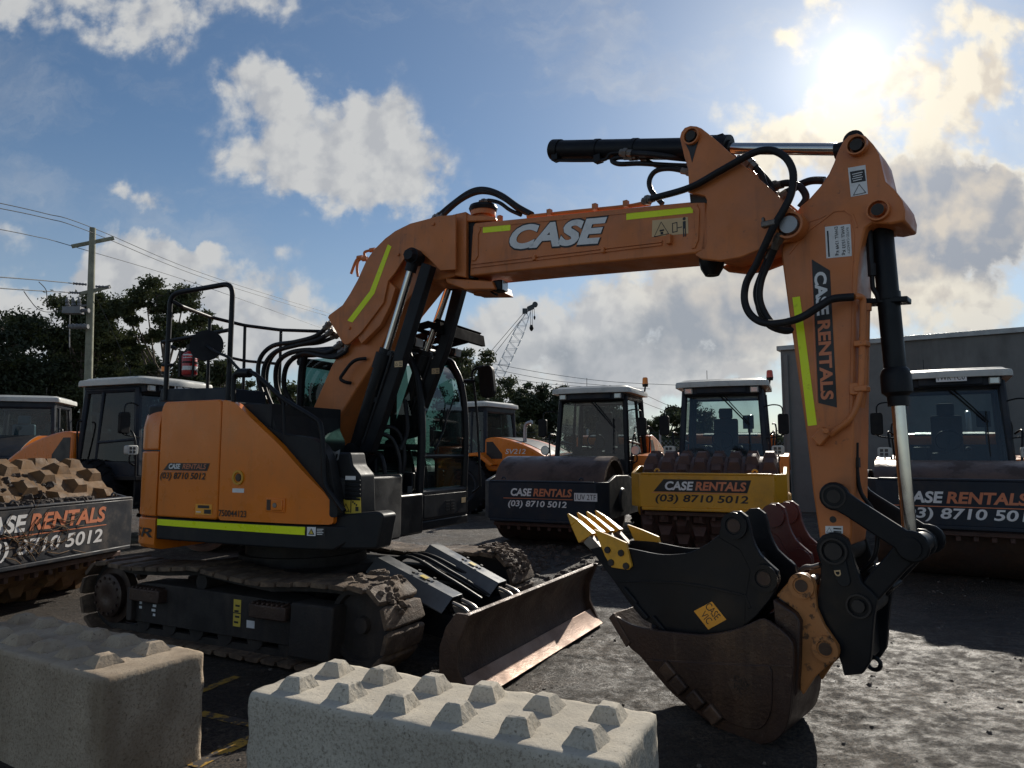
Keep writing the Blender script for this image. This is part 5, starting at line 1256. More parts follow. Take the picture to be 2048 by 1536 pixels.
wp = MB(UPF.M); wp.tube([UPF.t(848, 880, Y0 + .1) if False else (K1 + .01, .45, 1.72), (K1 + .02, .62, 1.95), (K1 + .01, .7, 2.15)], .01, n=6, sm=0); wp.tube([(K1 + .01, .55, 1.85), (K1 + .01, .85, 2.3)], .009, n=6, sm=0); wp.build('wiper', 'black', ex)
fp = MB(UPF.M); fp.box((K1 + .003, (Y0 + Y1) / 2, 1.17), (.006, Y1 - Y0 - .1, .22)); fpo = fp.build('front_panel', 'charcoal', ex, bevel=.003)
fp = MB(UPF.M)
for k in range(4):
    for j in (0, 1): fp.box((K1 + .008, .72 + j * .1, 1.11 + k * .03), (.006, .08, .012))
fp.build('vent_slot', 'decal_black', fpo)
fp = MB(UPF.M); fp.box((K1 + .0075, 1.06, 1.19), (.003, .09, .055)); fp.build('warning_label', 'decal_cream', fpo)
lbx = MB(UPF.M); c = UPF.t(812, 1044, Y0); lbx.box((c.x, Y0 - .004, c.z), (.10, .004, .09)); lbx.mat(1); lbx.box((c.x, Y0 - .0065, c.z - .02), (.07, .002, .03)); lbx.build('data_label', ['galv', 'decal_black'], ex)
lbx = MB(UPF.M); c = UPF.t(820, 993, Y0); lbx.box((c.x, Y0 - .004, c.z), (.05, .004, .20)); lbx.build('data_label', 'galv', ex)
# roof visor, lamp, mirror, front grab bar
vs_ = MB(UPF.M)
vx0, vx1 = .55, 1.42
for yy in (Y0 + .0, Y0 + .32, Y1 - .32, Y1): vs_.prism([(vx0, 2.86), (vx1 - .12, 3.0), (vx1, 2.96), (vx1, 2.87), (vx1 - .1, 2.93), (vx0, 2.80)], yy - .012, yy + .012)
for k in range(6):
    x_ = vx0 + .08 + k * .15; z_ = 2.86 + (x_ - vx0) * .17; vs_.box((x_, (Y0 + Y1) / 2, z_), (.05, Y1 - Y0, .010), Matrix.Rotation(R(-35), 3, 'Y'))
vs_.prism([(vx1 - .02, 2.86), (vx1 + .03, 2.86), (vx1 + .01, 2.98), (vx1 - .03, 2.99)], Y0, Y1)
vs_.build('roof_guard', 'matte', ex, bevel=.004)
for yy in (Y0 + .06, Y1 - .10):
    lt = MB(UPF.M); lt.box((K1 - .14, yy, 2.80), (.11, .14, .10), Matrix.Rotation(R(8), 3, 'Y')); lo = lt.build('work_lamp', 'black', ex, bevel=.02)
    lt = MB(UPF.M); lt.box((K1 - .08, yy, 2.795), (.01, .12, .08), Matrix.Rotation(R(8), 3, 'Y')); lt.build('lamp_glass', 'lens', lo)
ym = Y1 + .12
gb = MB(UPF.M); gb.tube([UPF.t(945, 985, ym), UPF.t(958, 975, ym), UPF.t(960, 960, ym), UPF.t(956, 860, ym), UPF.t(949, 780, ym), UPF.t(944, 750, ym), UPF.t(950, 738, ym), UPF.t(968, 732, ym)], .014, n=8, sm=4); gb.build('front_grab_bar', 'black', ex, smooth=60)
gb = MB(UPF.M); gb.tube([UPF.t(925, 762, Y1), UPF.t(948, 762, ym)], .02, n=8, sm=0); gb.build('grab_bar_bracket', 'black', ex)
mm = MB(UPF.M); mp = UPF.p2([(958, 734), (980, 730), (986, 738), (990, 785), (985, 794), (966, 796), (961, 785)], ym); mm.prism(fillet(mp, .03), ym - .03, ym + .05); mm.build('side_mirror', 'rubber', ex, bevel=.015, seg=3)

# ---- upper boom (swung to the right)
W2 = .20
ub = BMF.p2([(948, 446), (1395, 402), (1412, 401), (1412, 500), (1390, 507), (1080, 537), (939, 552), (944, 470)], -W2)
m = MB(BMF.M); m.prism(ub, -W2, W2); upper = m.build('upper_boom', 'boom_orange', ex, bevel=.012)
rb = MB(BMF.M)
def strip(mb, pts, wdt, lat, th):
    P = BMF.p2(pts, lat)
    for (a, b) in zip(P, P[1:]):
        a = Vector(a); b = Vector(b); d = (b - a).normalized(); n_ = Vector((-d.y, d.x)) * wdt / 2
        mb.prism([tuple(a - n_), tuple(b - n_), tuple(b + n_), tuple(a + n_)], lat - th, lat + .001)
strip(rb, [(944, 528), (1325, 483)], .014, -W2, .012); strip(rb, [(944, 535), (1325, 489)], .014, -W2, .012)
strip(rb, [(949, 455), (1200, 431), (1395, 411)], .012, -W2, .006)
rb.build('grease_pipe', 'boom_orange', upper)
rb = MB(BMF.M)
for px, py in ((1071, 516), (1208, 501)): c = BMF.t(px, py, -W2); rb.box((c.x, -W2 - .014, c.z), (.03, .03, .045))
c = BMF.t(1341, 480, -W2); rb.box((c.x, -W2 - .02, c.z), (.035, .04, .07)); rb.build('pipe_clamp', 'boom_orange', upper, bevel=.005)
for wl in ([(948, 452), (957, 452), (962, 459), (957, 470), (957, 512), (951, 522), (944, 522)], [(1380, 412), (1395, 410), (1400, 420), (1398, 480), (1391, 497), (1384, 498), (1390, 470), (1391, 425)]):
    rb = MB(BMF.M); rb.prism(BMF.p2(wl, -W2), -W2 - .010, -W2); rb.build('weld_plate', 'boom_orange', upper, bevel=.004)
tq = MB(BMF.M); tq.prism(BMF.p2([(966, 452), (1021, 448), (1021, 461), (966, 466)], -W2), -W2 - .003, -W2 - .0004); tq.build('reflective_tape', 'tape', upper)
tq = MB(BMF.M); tq.prism(BMF.p2([(1253, 426), (1387, 412), (1386, 426), (1253, 440)], -W2), -W2 - .003, -W2 - .0004); tq.build('reflective_tape', 'tape', upper)
# boom lettering, slanting with the boom
pA = BMF.t(1018, 500, -W2); pB = BMF.t(1210, 487, -W2); rt_ = (pB - pA); hgt = (BMF.t(1120, 446, -W2).z - BMF.t(1120, 496, -W2).z)
upv = Vector((0, -1, 0)).cross(rt_).normalized(); upv = -upv if upv.z < 0 else upv
ls_ = MB(BMF.M)
text(ls_, 'CASE', pA + Vector((0, -.001, 0)) - rt_ * .012 - upv * .014, rt_, upv, hgt + .028, rt_.length * 1.024, .062, .22, .002)
ls_.mat(1); text(ls_, 'CASE', pA + Vector((0, -.001, 0)), rt_, upv, hgt, rt_.length, .045, .22, .005); ls_.build('boom_lettering', ['decal_black', 'decal_white'], upper)
wl_ = MB(BMF.M); wl_.prism(BMF.p2([(1305, 441), (1376, 434), (1377, 467), (1304, 474)], -W2), -W2 - .0025, -W2)
wl_.mat(1); c = BMF.t(1323, 458, -W2); tri(wl_, c.x, c.z, .062, -W2 - .004, .08); c2 = BMF.t(1324, 461, -W2); wl_.box((c2.x, -W2 - .003, c2.z), (.035, .002, .012)); wl_.box((c2.x, -W2 - .003, c2.z - .02), (.02, .002, .018))
c = BMF.t(1350, 455, -W2)
for dx, dz, w_, h_ in ((-.0175, 0, .006, .07), (.0175, 0, .006, .07), (0, .033, .04, .006), (0, -.033, .04, .006)): wl_.box((c.x + dx, -W2 - .003, c.z + dz), (w_, .002, h_))
c = BMF.t(1360, 455, -W2); wl_.box((c.x, -W2 - .003, c.z), (.035, .002, .006)); c = BMF.t(1369, 450, -W2); wl_.box((c.x, -W2 - .003, c.z), (.022, .002, .055)); wl_.cyl((c.x, -W2 - .004, c.z + .045), (c.x, -W2 - .002, c.z + .045), .012, n=12); wl_.box((c.x - .007, -W2 - .003, c.z - .055), (.008, .002, .06)); wl_.box((c.x + .007, -W2 - .003, c.z - .055), (.008, .002, .06))
wl_.build('warning_label', ['decal_cream', 'decal_black'], upper)
# fittings on top of the upper boom
tb_ = MB(BMF.M)
for px, py in ((1000, 437), (1099, 425), (1190, 414), (1252, 408)): c = BMF.t(px, py, -.1); tb_.box(c, (.035, .04, .05))
tb_.tube([BMF.t(1055, 433, -.06), BMF.t(1150, 423, -.06), BMF.t(1265, 411, -.06), BMF.t(1300, 400, -.1)], .016, n=8, sm=3); tb_.tube([BMF.t(1055, 434, .04), BMF.t(1300, 408, .04)], .016, n=8, sm=0); tb_.build('boom_pipe', 'boom_orange', upper, bevel=0)
# boom head
hp = [(1359, 275), (1362, 264), (1369, 255), (1380, 251), (1392, 252), (1402, 256), (1415, 266), (1432, 280), (1470, 315), (1515, 355), (1552, 387), (1572, 407), (1587, 419), (1600, 434), (1606, 449), (1602, 464), (1592, 474), (1578, 481), (1552, 488), (1515, 501), (1480, 515), (1440, 522), (1402, 518), (1390, 510), (1392, 506), (1408, 497), (1412, 485), (1413, 400), (1409, 392), (1374, 384), (1377, 370), (1375, 337), (1367, 310)]
for y0, y1 in ((-.245, -.205), (.205, .245)):
    m = MB(BMF.M); m.prism(BMF.p2(hp, -.245), y0, y1); hd1 = m.build('boom_head_plate', 'boom_orange', upper, bevel=.008)
m = MB(BMF.M); m.prism(BMF.p2([(1400, 505), (1440, 512), (1500, 497), (1556, 478), (1552, 460), (1430, 400), (1412, 405)], -.2), -.2, .2); m.build('boom_head_core', 'boom_orange', upper, bevel=.01)
m = MB(BMF.M); c = BMF.t(1412, 532, -.1); m.lathe((c.x, 0, c.z - .05), (c.x, 0, c.z + .12), [(0, 0), (0, .05), (.3, .08), (.6, .09), (1, .09), (1, 0)], 18); m.build('lower_swing_pin', 'black', upper)
m = MB(BMF.M); m.prism(BMF.p2([(1374, 384), (1409, 390), (1413, 402), (1376, 404)], -.24), -.2, .2); m.build('boom_recess_shade', 'bolt', upper)  # dark fill painting the shaded recess at the boom end
def pinboss(fr, px, py, y0, y1, r, mt, parent, hub=.55):
    m = MB(fr.M); c = fr.t(px, py, y0); m.lathe((c.x, y1, c.z), (c.x, y0, c.z), [(0, 0), (0, r), (.7, r), (1, r * .92), (1, r * .78), (.85, r * .72), (.85, r * hub), (1, r * hub * .95), (1, 0)], 26); return m.build('pin', mt, parent)
pinboss(BMF, 1381, 271, -.275, .275, .065, 'boom_orange', upper); pinboss(BMF, 1577, 449, -.285, .285, .095, 'boom_orange', upper)
m = MB(BMF.M); c = BMF.t(1577, 449, -.285); m.cyl((c.x, -.29, c.z), (c.x, -.2, c.z), .055, n=24); m.build('pin_face', 'galv', upper)
m = MB(BMF.M); c = BMF.t(1381, 271, -.275); m.cyl((c.x, -.278, c.z), (c.x, -.2, c.z), .036, n=20); m.build('pin_face', 'bolt', upper)
gd = MB(BMF.M); c = BMF.t(1383, 271, -.2465)
poly(gd, [(-.05, -.04), (-.02, -.11), (0, -.2), (.03, -.11), (.055, -.05), (.045, -.02), (-.04, -.02)], (c.x, -.2465, c.z), (1, 0, 0), (0, 0, 1), .0015); gd.build('grease_stain', 'decal_black', upper)
# arm ram on top
m = MB(BMF.M); a = BMF.t(1104, 300, 0); b = BMF.t(1462, 297, 0)
m.lathe(a, b, [(0, 0), (0, .07), (.01, .088), (.06, .088), (.06, .08), (.28, .08), (.28, .086), (.305, .086), (.305, .08), (.5, .08), (.5, .086), (.525, .086), (.525, .08), (.9, .08), (.9, .095), (.99, .095), (.99, .06), (1, .06), (1, 0)], 26); c = BMF.t(1442, 283, 0); m.box(c + Vector((0, 0, .0)), (.08, .12, .06)); aram = m.build('arm_ram', 'black', ex)
m = MB(BMF.M); b2 = BMF.t(1690, 299, 0); m.cyl(b, b2, .040, n=20); m.build('arm_ram_rod', 'chrome', ex)
m = MB(BMF.M); b3 = BMF.t(1714, 289, 0); m.cyl(b2 - Vector((.06, 0, 0)), b2 + Vector((.04, 0, 0)), .052, n=16); m.cyl((b3.x, -.09, b3.z), (b3.x, .09, b3.z), .062, n=20); m.build('ram_eye', 'black', ex)
m = MB(BMF.M); m.tube([BMF.t(1112, 318, -.03), BMF.t(1120, 321, -.04), BMF.t(1190, 321, -.05), BMF.t(1212, 318, -.06), BMF.t(1222, 307, -.06), BMF.t(1255, 305, -.07)], .014, n=8, sm=3); c = BMF.t(1197, 318, -.04); m.box(c, (.06, .06, .06)); c = BMF.t(1113, 315, -.03); m.box(c, (.06, .07, .06)); m.build('ram_pipe', 'black', ex)
hose(BMF, [(1252, 306, -.08), (1300, 309, -.08), (1340, 314, -.05), (1380, 318, .05)], .024)
hose(BMF, [(1262, 314, -.05), (1238, 315, -.05), (1224, 321, -.05), (1238, 328, -.05), (1280, 327, -.03), (1330, 330, 0), (1380, 332, .05)], .019)
hose(BMF, [(1285, 316, .02), (1310, 330, .02), (1345, 337, .0), (1380, 338, .05)], .018)
hose(BMF, [(1378, 344, .0), (1340, 337, -.02), (1312, 342, -.03), (1299, 360, -.04), (1303, 382, -.04), (1325, 408, -.04)], .02)
# hoses over the knuckle
hose(BMF, [(872, 436, .05), (905, 408, .05), (940, 384, .03), (970, 379, 0), (1002, 390, -.02), (1035, 413, -.05), (1062, 428, -.06)], .026)
hose(BMF, [(880, 437, .0), (915, 405, .0), (950, 386, 0), (980, 385, 0), (1010, 398, -.0), (1040, 420, -.0), (1065, 429, -.0)], .024)
hose(BMF, [(968, 403, .0), (980, 401, 0), (1000, 406, 0), (1020, 420, 0), (1042, 430, 0)], .018)
# big arch of hose across the boom head and down the stick
hose(BMF, [(1296, 400, -.18), (1312, 395, -.22), (1380, 375, -.28), (1440, 342, -.29), (1485, 317, -.29), (1515, 303, -.28), (1545, 301, -.28), (1572, 316, -.28), (1586, 345, -.28), (1583, 385, -.29), (1567, 420, -.31), (1549, 450, -.32), (1530, 490, -.31), (1512, 530, -.29), (1493, 565, -.28), (1489, 600, -.27), (1500, 628, -.27), (1525, 645, -.28), (1560, 646, -.30), (1600, 636, -.30), (1640, 612, -.29), (1665, 598, -.28), (1708, 594, -.26)], .024)
hose(BMF, [(1500, 325, -.1), (1520, 345, -.1), (1530, 370, -.1), (1545, 385, -.1)], .022)
hose(BMF, [(1485, 322, .0), (1515, 340, 0), (1538, 365, 0), (1550, 395, 0)], .02)
hose(BMF, [(1550, 372, .05), (1575, 366, .02), (1600, 374, 0), (1612, 395, 0), (1600, 415, 0)], .024)
hose(BMF, [(1560, 395, .1), (1590, 375, .1), (1620, 362, .1), (1650, 361, .1)], .026)
hose(BMF, [(1556, 480, -.25), (1540, 520, -.2), (1523, 560, -.2), (1520, 600, -.2), (1536, 636, -.2), (1560, 658, -.2), (1590, 660, -.15)], .022)
hose(BMF, [(1540, 500, -.15), (1522, 545, -.15), (1510, 585, -.15), (1520, 622, -.15), (1545, 646, -.15), (1590, 650, -.1)], .014)
hose(BMF, [(1535, 515, .05), (1525, 560, .05), (1515, 610, .05), (1535, 650, .05), (1570, 664, .05), (1592, 658, .05)], .016)
cl_ = MB(BMF.M); c = BMF.t(1538, 448, -.32); cl_.box(c, (.09, .05, .04)); cl_.box(c + Vector((-.035, 0, .03)), (.018, .035, .04)); cl_.build('hose_clamp', 'steel', ex, bevel=.008)
# ---- stick
SW = .175
sp_ = [(1592, 424), (1600, 412), (1615, 400), (1640, 372), (1657, 347), (1667, 325), (1675, 302), (1685, 282), (1697, 270), (1713, 266), (1730, 271), (1745, 287), (1757, 307), (1763, 332), (1770, 362), (1790, 380), (1804, 400), (1810, 422), (1809, 442), (1782, 448), (1745, 446), (1731, 456), (1721, 495), (1716, 530), (1712, 600), (1709, 760), (1707, 900), (1704, 1060), (1700, 1092), (1640, 1085), (1625, 980), (1613, 874), (1597, 762), (1577, 622), (1562, 510), (1566, 480), (1580, 470)]
m = MB(BMF.M); m.prism(BMF.p2(sp_, -SW), -SW, SW); stick = m.build('stick', 'boom_orange', ex, bevel=.012)
for px, py, ll in ((1712, 289, -.225), (1755, 419, -.21)):
    m = MB(BMF.M); c = BMF.t(px, py, ll); m.cyl((c.x, ll - .003, c.z), (c.x, ll + .05, c.z), .036, n=20); m.build('pin_face', 'bolt', stick)
pinboss(BMF, 1712, 289, -.225, .225, .065, 'boom_orange', stick); pinboss(BMF, 1755, 419, -.21, .21, .07, 'boom_orange', stick); pinboss(BMF, 1667, 993, -.26, .26, .075, 'bolt', stick)
rb = MB(BMF.M); arcw = [(1578, 508), (1600, 480), (1618, 460), (1640, 444), (1668, 422), (1690, 420), (1705, 430), (1714, 455)]
strip(rb, arcw, .012, -SW, .006); strip(rb, [(1608, 446), (1640, 436), (1668, 421)], .010, -SW, .005); strip(rb, [(1700, 440), (1708, 470), (1703, 560), (1700, 700), (1696, 860)], .008, -SW, .005); rb.build('weld_seam', 'boom_orange', stick)
tq = MB(BMF.M); tq.prism(BMF.p2([(1585, 595), (1600, 593), (1634, 850), (1616, 852)], -SW), -SW - .003, -SW - .0004); tq.build('reflective_tape', 'tape', stick)
dq = MB(BMF.M); yy = -SW - .002; dq.mat(1); dq.prism(BMF.p2([(1624, 519), (1660, 541), (1674, 815), (1637, 806)], -SW), -SW - .0025, -SW)
a = BMF.t(1637, 540, -SW); b = BMF.t(1650, 808, -SW)
def dec_text(mb, body, p0, p1, across_px0, across_px1, bold, lift, sh=0):
    rt = (p1 - p0); up = Vector((0, -1, 0)).cross(rt).normalized(); up = up if up.x > 0 else -up
    h = (across_px1 - across_px0).dot(up)
    text(mb, body, p0, rt, up, h, rt.length, bold, sh, lift)
dq.mat(0); dec_text(dq, 'CASE', BMF.t(1628, 546, -SW), BMF.t(1634, 632, -SW), BMF.t(1632, 590, -SW), BMF.t(1657, 589, -SW), .04, .004)
dq.mat(2); dec_text(dq, 'RENTALS', BMF.t(1635, 642, -SW), BMF.t(1642, 800, -SW), BMF.t(1640, 720, -SW), BMF.t(1666, 719, -SW), .035, .004)
dq.prism(BMF.p2([(1621, 520), (1623, 520), (1635, 806), (1632.5, 805)], -SW), -SW - .0025, -SW)
dq.build('rental_decal', ['decal_white', 'decal_black', 'decal_orange'], stick)
dq = MB(BMF.M); dq.prism(BMF.p2([(1650, 454), (1701, 448), (1704, 512), (1653, 517)], -SW), -SW - .0025, -SW); dq.mat(1)
dec_text(dq, 'SWLL 1533 Kg', BMF.t(1680, 454, -SW), BMF.t(1684, 511, -SW), BMF.t(1681, 480, -SW), BMF.t(1689.5, 479, -SW), .012, .004)
dec_text(dq, 'DWLL 1349 Kg', BMF.t(1667, 455, -SW), BMF.t(1671, 512, -SW), BMF.t(1668, 480, -SW), BMF.t(1676.5, 479, -SW), .012, .004)
dec_text(dq, 'RATED CAPACITY', BMF.t(1692.5, 456, -SW), BMF.t(1695.5, 508, -SW), BMF.t(1694, 480, -SW), BMF.t(1699, 479.6, -SW), .0, .004)
dq.mat(2); dq.prism(BMF.p2([(1654, 462), (1657, 462), (1660, 514), (1657, 514)], -SW), -SW - .0035, -SW - .002); dq.build('load_plate', ['decal_white', 'decal_black', 'slate'], stick)
dq = MB(BMF.M); dq.prism(BMF.p2([(1696, 336), (1731, 330), (1736, 388), (1702, 394)], -SW), -SW - .0025, -SW); dq.mat(1); dq.prism(BMF.p2([(1700, 344), (1729, 339), (1732, 362), (1703, 367)], -SW), -SW - .0035, -SW - .002); c = BMF.t(1719, 379, -SW); tri(dq, c.x, c.z, .038, -SW - .004, .1)
dq.mat(0)
for k in range(4): c = BMF.t(1715, 347 + k * 4.5, -SW); dq.box((c.x, -SW - .004, c.z), (.06 - .01 * (k % 2), .0015, .005))
dq.build('warning_label', ['decal_white', 'decal_black'], stick)
dq = MB(BMF.M); dq.prism(BMF.p2([(1651, 1052), (1686, 1052), (1686, 1067), (1651, 1067)], -SW), -SW - .0025, -SW); dq.mat(1); c = BMF.t(1659, 1060, -SW); tri(dq, c.x, c.z, .018, -SW - .004, .12); c = BMF.t(1675, 1060, -SW); dq.box((c.x, -SW - .003, c.z + .008), (.045, .002, .008)); dq.box((c.x, -SW - .003, c.z - .01), (.045, .002, .008)); dq.build('warning_label', ['decal_white', 'decal_black'], stick)
dq = MB(BMF.M); c = BMF.t(1666, 1039, -SW); dq.cyl((c.x, -SW - .001, c.z), (c.x, -SW + .01, c.z), .02, n=14); dq.build('grease_port', 'decal_black', stick)
# pipes and valve block down the stick
m = MB(BMF.M); lt_ = -.02
m.tube([BMF.t(1708, 594, -.26), BMF.t(1722, 594, -.22), BMF.t(1726, 610, -.2), BMF.t(1724, 700, -.19), BMF.t(1722, 770, -.19), BMF.t(1716, 805, -.19), BMF.t(1700, 838, -.20), BMF.t(1675, 858, -.20), BMF.t(1660, 870, -.2)], .019, n=10, sm=4)
m.build('stick_pipe', 'boom_orange', stick, smooth=60)
m = MB(BMF.M); m.tube([BMF.t(1732, 612, -.1), BMF.t(1730, 700, -.1), BMF.t(1727, 780, -.1), BMF.t(1722, 815, -.1)], .022, n=10, sm=3); m.cyl(BMF.t(1732, 608, -.1), BMF.t(1732, 622, -.1), .032, n=10); m.build('stick_pipe', 'boom_orange', stick, smooth=60)
for (px, py, la, sz) in ((1724, 688, -.17, (.07, .10, .035)), (1724, 778, -.17, (.07, .10, .035)), (1709, 778, -.19, (.05, .04, .07))):
    m = MB(BMF.M); m.box(BMF.t(px, py, la), sz); m.build('pipe_clamp', 'boom_orange', stick, bevel=.006)
m = MB(BMF.M); m.prism(BMF.p2([(1628, 876), (1648, 853), (1666, 868), (1645, 893)], -SW), -SW - .06, -SW); m.cyl(BMF.t(1652, 862, -.24), BMF.t(1652, 862, -.28), .02, n=8); m.cyl(BMF.t(1633, 890, -.21), BMF.t(1640, 882, -.21), .016, n=8); m.build('valve_block', 'boom_orange', stick, bevel=.008)
m = MB(BMF.M); m.tube([BMF.t(1713, 885, -.1), BMF.t(1714, 940, -.1), BMF.t(1722, 985, -.08), BMF.t(1745, 1020, -.05), BMF.t(1755, 1060, 0), BMF.t(1750, 1110, 0), BMF.t(1725, 1140, 0), BMF.t(1712, 1150, 0)], .013, n=8); m.build('hitch_hose', 'hose', stick, smooth=60)
m = MB(BMF.M); m.box(BMF.t(1714, 925, -.1), (.03, .04, .06)); m.build('hose_coupling', 'bolt', stick)
# ---- bucket ram
a = BMF.t(1762, 440, 0); b = BMF.t(1797, 812, 0); c = BMF.t(1819, 1066, 0)
m = MB(BMF.M); m.lathe(a, b, [(0, 0), (0, .05), (.03, .063), (.40, .063), (.40, .07), (.44, .07), (.44, .063), (.80, .063), (.81, .075), (.84, .086), (.93, .086), (.95, .058), (1, .058), (1, 0)], 24); bram = m.build('bucket_ram', 'black', ex)
m = MB(BMF.M); m.cyl(b, c, .040, n=20); m.build('bucket_ram_rod', 'chrome', ex)
m = MB(BMF.M); m.tube([BMF.t(1738, 462, -.08), BMF.t(1741, 520, -.08), BMF.t(1744, 548, -.08)], .02, n=8); m.tube([BMF.t(1744, 545, -.08), BMF.t(1746, 575, -.07), BMF.t(1754, 590, -.06), BMF.t(1757, 604, -.05)], .014, n=8); m.cyl(BMF.t(1743, 528, -.08), BMF.t(1744, 552, -.08), .024, n=8); m.build('ram_pipe', 'hose', ex)
m = MB(BMF.M); d = (b - a).normalized(); 
for yy in (-1, 1): pass
c1_ = BMF.t(1775, 603, 0); m.box(c1_, (.24, .12, .035), Matrix.Rotation(R(4), 3, 'Y')); m.build('ram_bracket', 'black', ex, bevel=.006)
# ---- links
def link(pa, pb, lat, ra, rb_, th=.035):
    A_ = BMF.t(*pa, lat); B_ = BMF.t(*pb, lat); a2 = Vector((A_.x, A_.z)); b2 = Vector((B_.x, B_.z)); d = (b2 - a2).normalized(); th0 = math.degrees(math.atan2(d.y, d.x))
    mid = a2.lerp(b2, .22); n_ = Vector((-d.y, d.x)); w1 = ra * .72; mid2 = a2.lerp(b2, .86)
    pts = circ(a2.x, a2.y, ra, 12, th0 + 50, th0 + 310) + [tuple(mid - n_ * w1), tuple(mid2 - n_ * w1)] + circ(b2.x, b2.y, rb_, 10, th0 - 120, th0 + 120) + [tuple(mid2 + n_ * w1), tuple(mid + n_ * w1)]
    return pts
for y0 in (-.255, .215):
    pts = link((1667, 993), (1824, 1094), -.255, .085, .088); m = MB(BMF.M); m.prism(pts, y0, y0 + .04); m.build('side_link', 'black', ex, bevel=.01)
e_ = BMF.t(1824, 1094, -.2); m = MB(BMF.M); m.cyl((e_.x, -.27, e_.z), (e_.x, .27, e_.z), .06, n=20); m.build('link_pin', 'black', ex)
pts = link((1824, 1094), (1716, 1213), -.1, .085, .085); m = MB(BMF.M); m.prism(pts, -.19, -.12); m.prism(pts, .12, .19); m.box((((BMF.t(1770, 1153, 0)).x, 0, BMF.t(1770, 1153, 0).z)), (.16, .24, .06), Matrix.Rotation(R(48), 3, 'Y')); m.build('bucket_link', 'black', ex, bevel=.01)
# ---- quick hitch
hp_ = [(1632, 1098), (1634, 1082), (1644, 1071), (1660, 1065), (1678, 1067), (1694, 1078), (1700, 1095), (1710, 1130), (1724, 1166), (1745, 1185), (1754, 1198), (1748, 1235), (1745, 1270), (1743, 1300), (1740, 1325), (1725, 1348), (1688, 1352), (1675, 1303), (1658, 1269), (1640, 1232), (1631, 1200), (1640, 1160), (1641, 1130)]
for y0 in (-.215, .165):
    m = MB(BMF.M); m.prism(BMF.p2(hp_, -.215), y0, y0 + .05); m.build('hitch_plate', 'black', ex, bevel=.008)
m = MB(BMF.M); m.prism(BMF.p2([(1640, 1180), (1720, 1180), (1730, 1330), (1692, 1345), (1665, 1275), (1645, 1235)], -.2), -.165, .165); m.build('hitch_body', 'black', ex, bevel=.015)
m = MB(BMF.M); k0_ = BMF.p2([(1660, 1118), (1690, 1110), (1702, 1165), (1697, 1172), (1686, 1174), (1676, 1166)], -.216); m.prism(fillet(k0_, .02), -.225, -.215); m.build('hitch_badge_plate', 'charcoal', ex, bevel=.003)
m = MB(BMF.M); p0 = BMF.t(1667, 1142, -.225); p1 = BMF.t(1672, 1153, -.225); dec_text(m, 'D', BMF.t(1668, 1141, -.226), BMF.t(1671, 1153, -.226), BMF.t(1670, 1146, -.226), BMF.t(1682, 1143, -.226), .03, .002); m.build('hitch_lettering', 'decal_cream', ex)
pinboss(BMF, 1666, 1103, -.235, .235, .085, 'bolt', ex, .62); pinboss(BMF, 1716, 1213, -.235, .235, .075, 'bolt', ex, .5)
m = MB(BMF.M); e_ = BMF.t(1748, 1327, 0); tor = [Vector((e_.x + .036 * math.cos(a), 0, e_.z + .036 * math.sin(a))) for a in [k * math.pi / 10 for k in range(21)]]; m.tube(tor, .013, n=8, sm=0); m.build('lifting_eye', 'black', ex)
m = MB(BMF.M); m.tube([BMF.t(1600, 1142, -.1), BMF.t(1612, 1134, -.12), BMF.t(1625, 1134, -.14), BMF.t(1640, 1130, -.15)], .016, n=8); m.build('hitch_safety_hook', 'steel', ex)

# ---- fire extinguisher strapped to the platform rail
fc_ = UPF.t(379, 752, -.88); ft = UPF.t(379, 703, -.88)
wl0 = UPF.w(fc_)
fe = thing('fire_extinguisher', 'red fire extinguisher strapped to the black platform rail', 'fire extinguisher', tuple(wl0))
m = MB(UPF.M); m.lathe(fc_, ft, [(0, 0), (0, .05), (.04, .066), (.08, .07), (.82, .07), (.92, .055), (.98, .025), (1.0, .025), (1, 0)], 24); m.build('cylinder_body', 'red', fe)
m = MB(UPF.M); H_ = ft.z - fc_.z
m.lathe(fc_ + Vector((0, 0, H_ * .80)), fc_ + Vector((0, 0, H_ * .86)), [(0, .0715), (1, .069)], 24); m.lathe(fc_ + Vector((0, 0, H_ * .70)), fc_ + Vector((0, 0, H_ * .73)), [(0, .0715), (1, .0715)], 24); m.lathe(fc_ + Vector((0, 0, H_ * .22)), fc_ + Vector((0, 0, H_ * .38)), [(0, .0715), (1, .0715)], 24); m.build('label_band', 'decal_white', fe)
m = MB(UPF.M); m.lathe(fc_ + Vector((0, 0, H_ * .50)), fc_ + Vector((0, 0, H_ * .57)), [(0, .073), (1, .073)], 24); m.box(fc_ + Vector((-.085, 0, H_ * .5)), (.03, .1, H_ * 1.05)); m.build('strap_bracket', 'black', fe)
m = MB(UPF.M); m.box(ft + Vector((.0, 0, .03)), (.05, .04, .06)); m.box(ft + Vector((.04, 0, .06)), (.12, .03, .02)); m.tube([ft + Vector((.02, -.02, .02)), ft + Vector((.09, -.03, -.02)), ft + Vector((.09, -.03, -.25))], .012, n=6); m.build('valve_handle', 'black', fe)
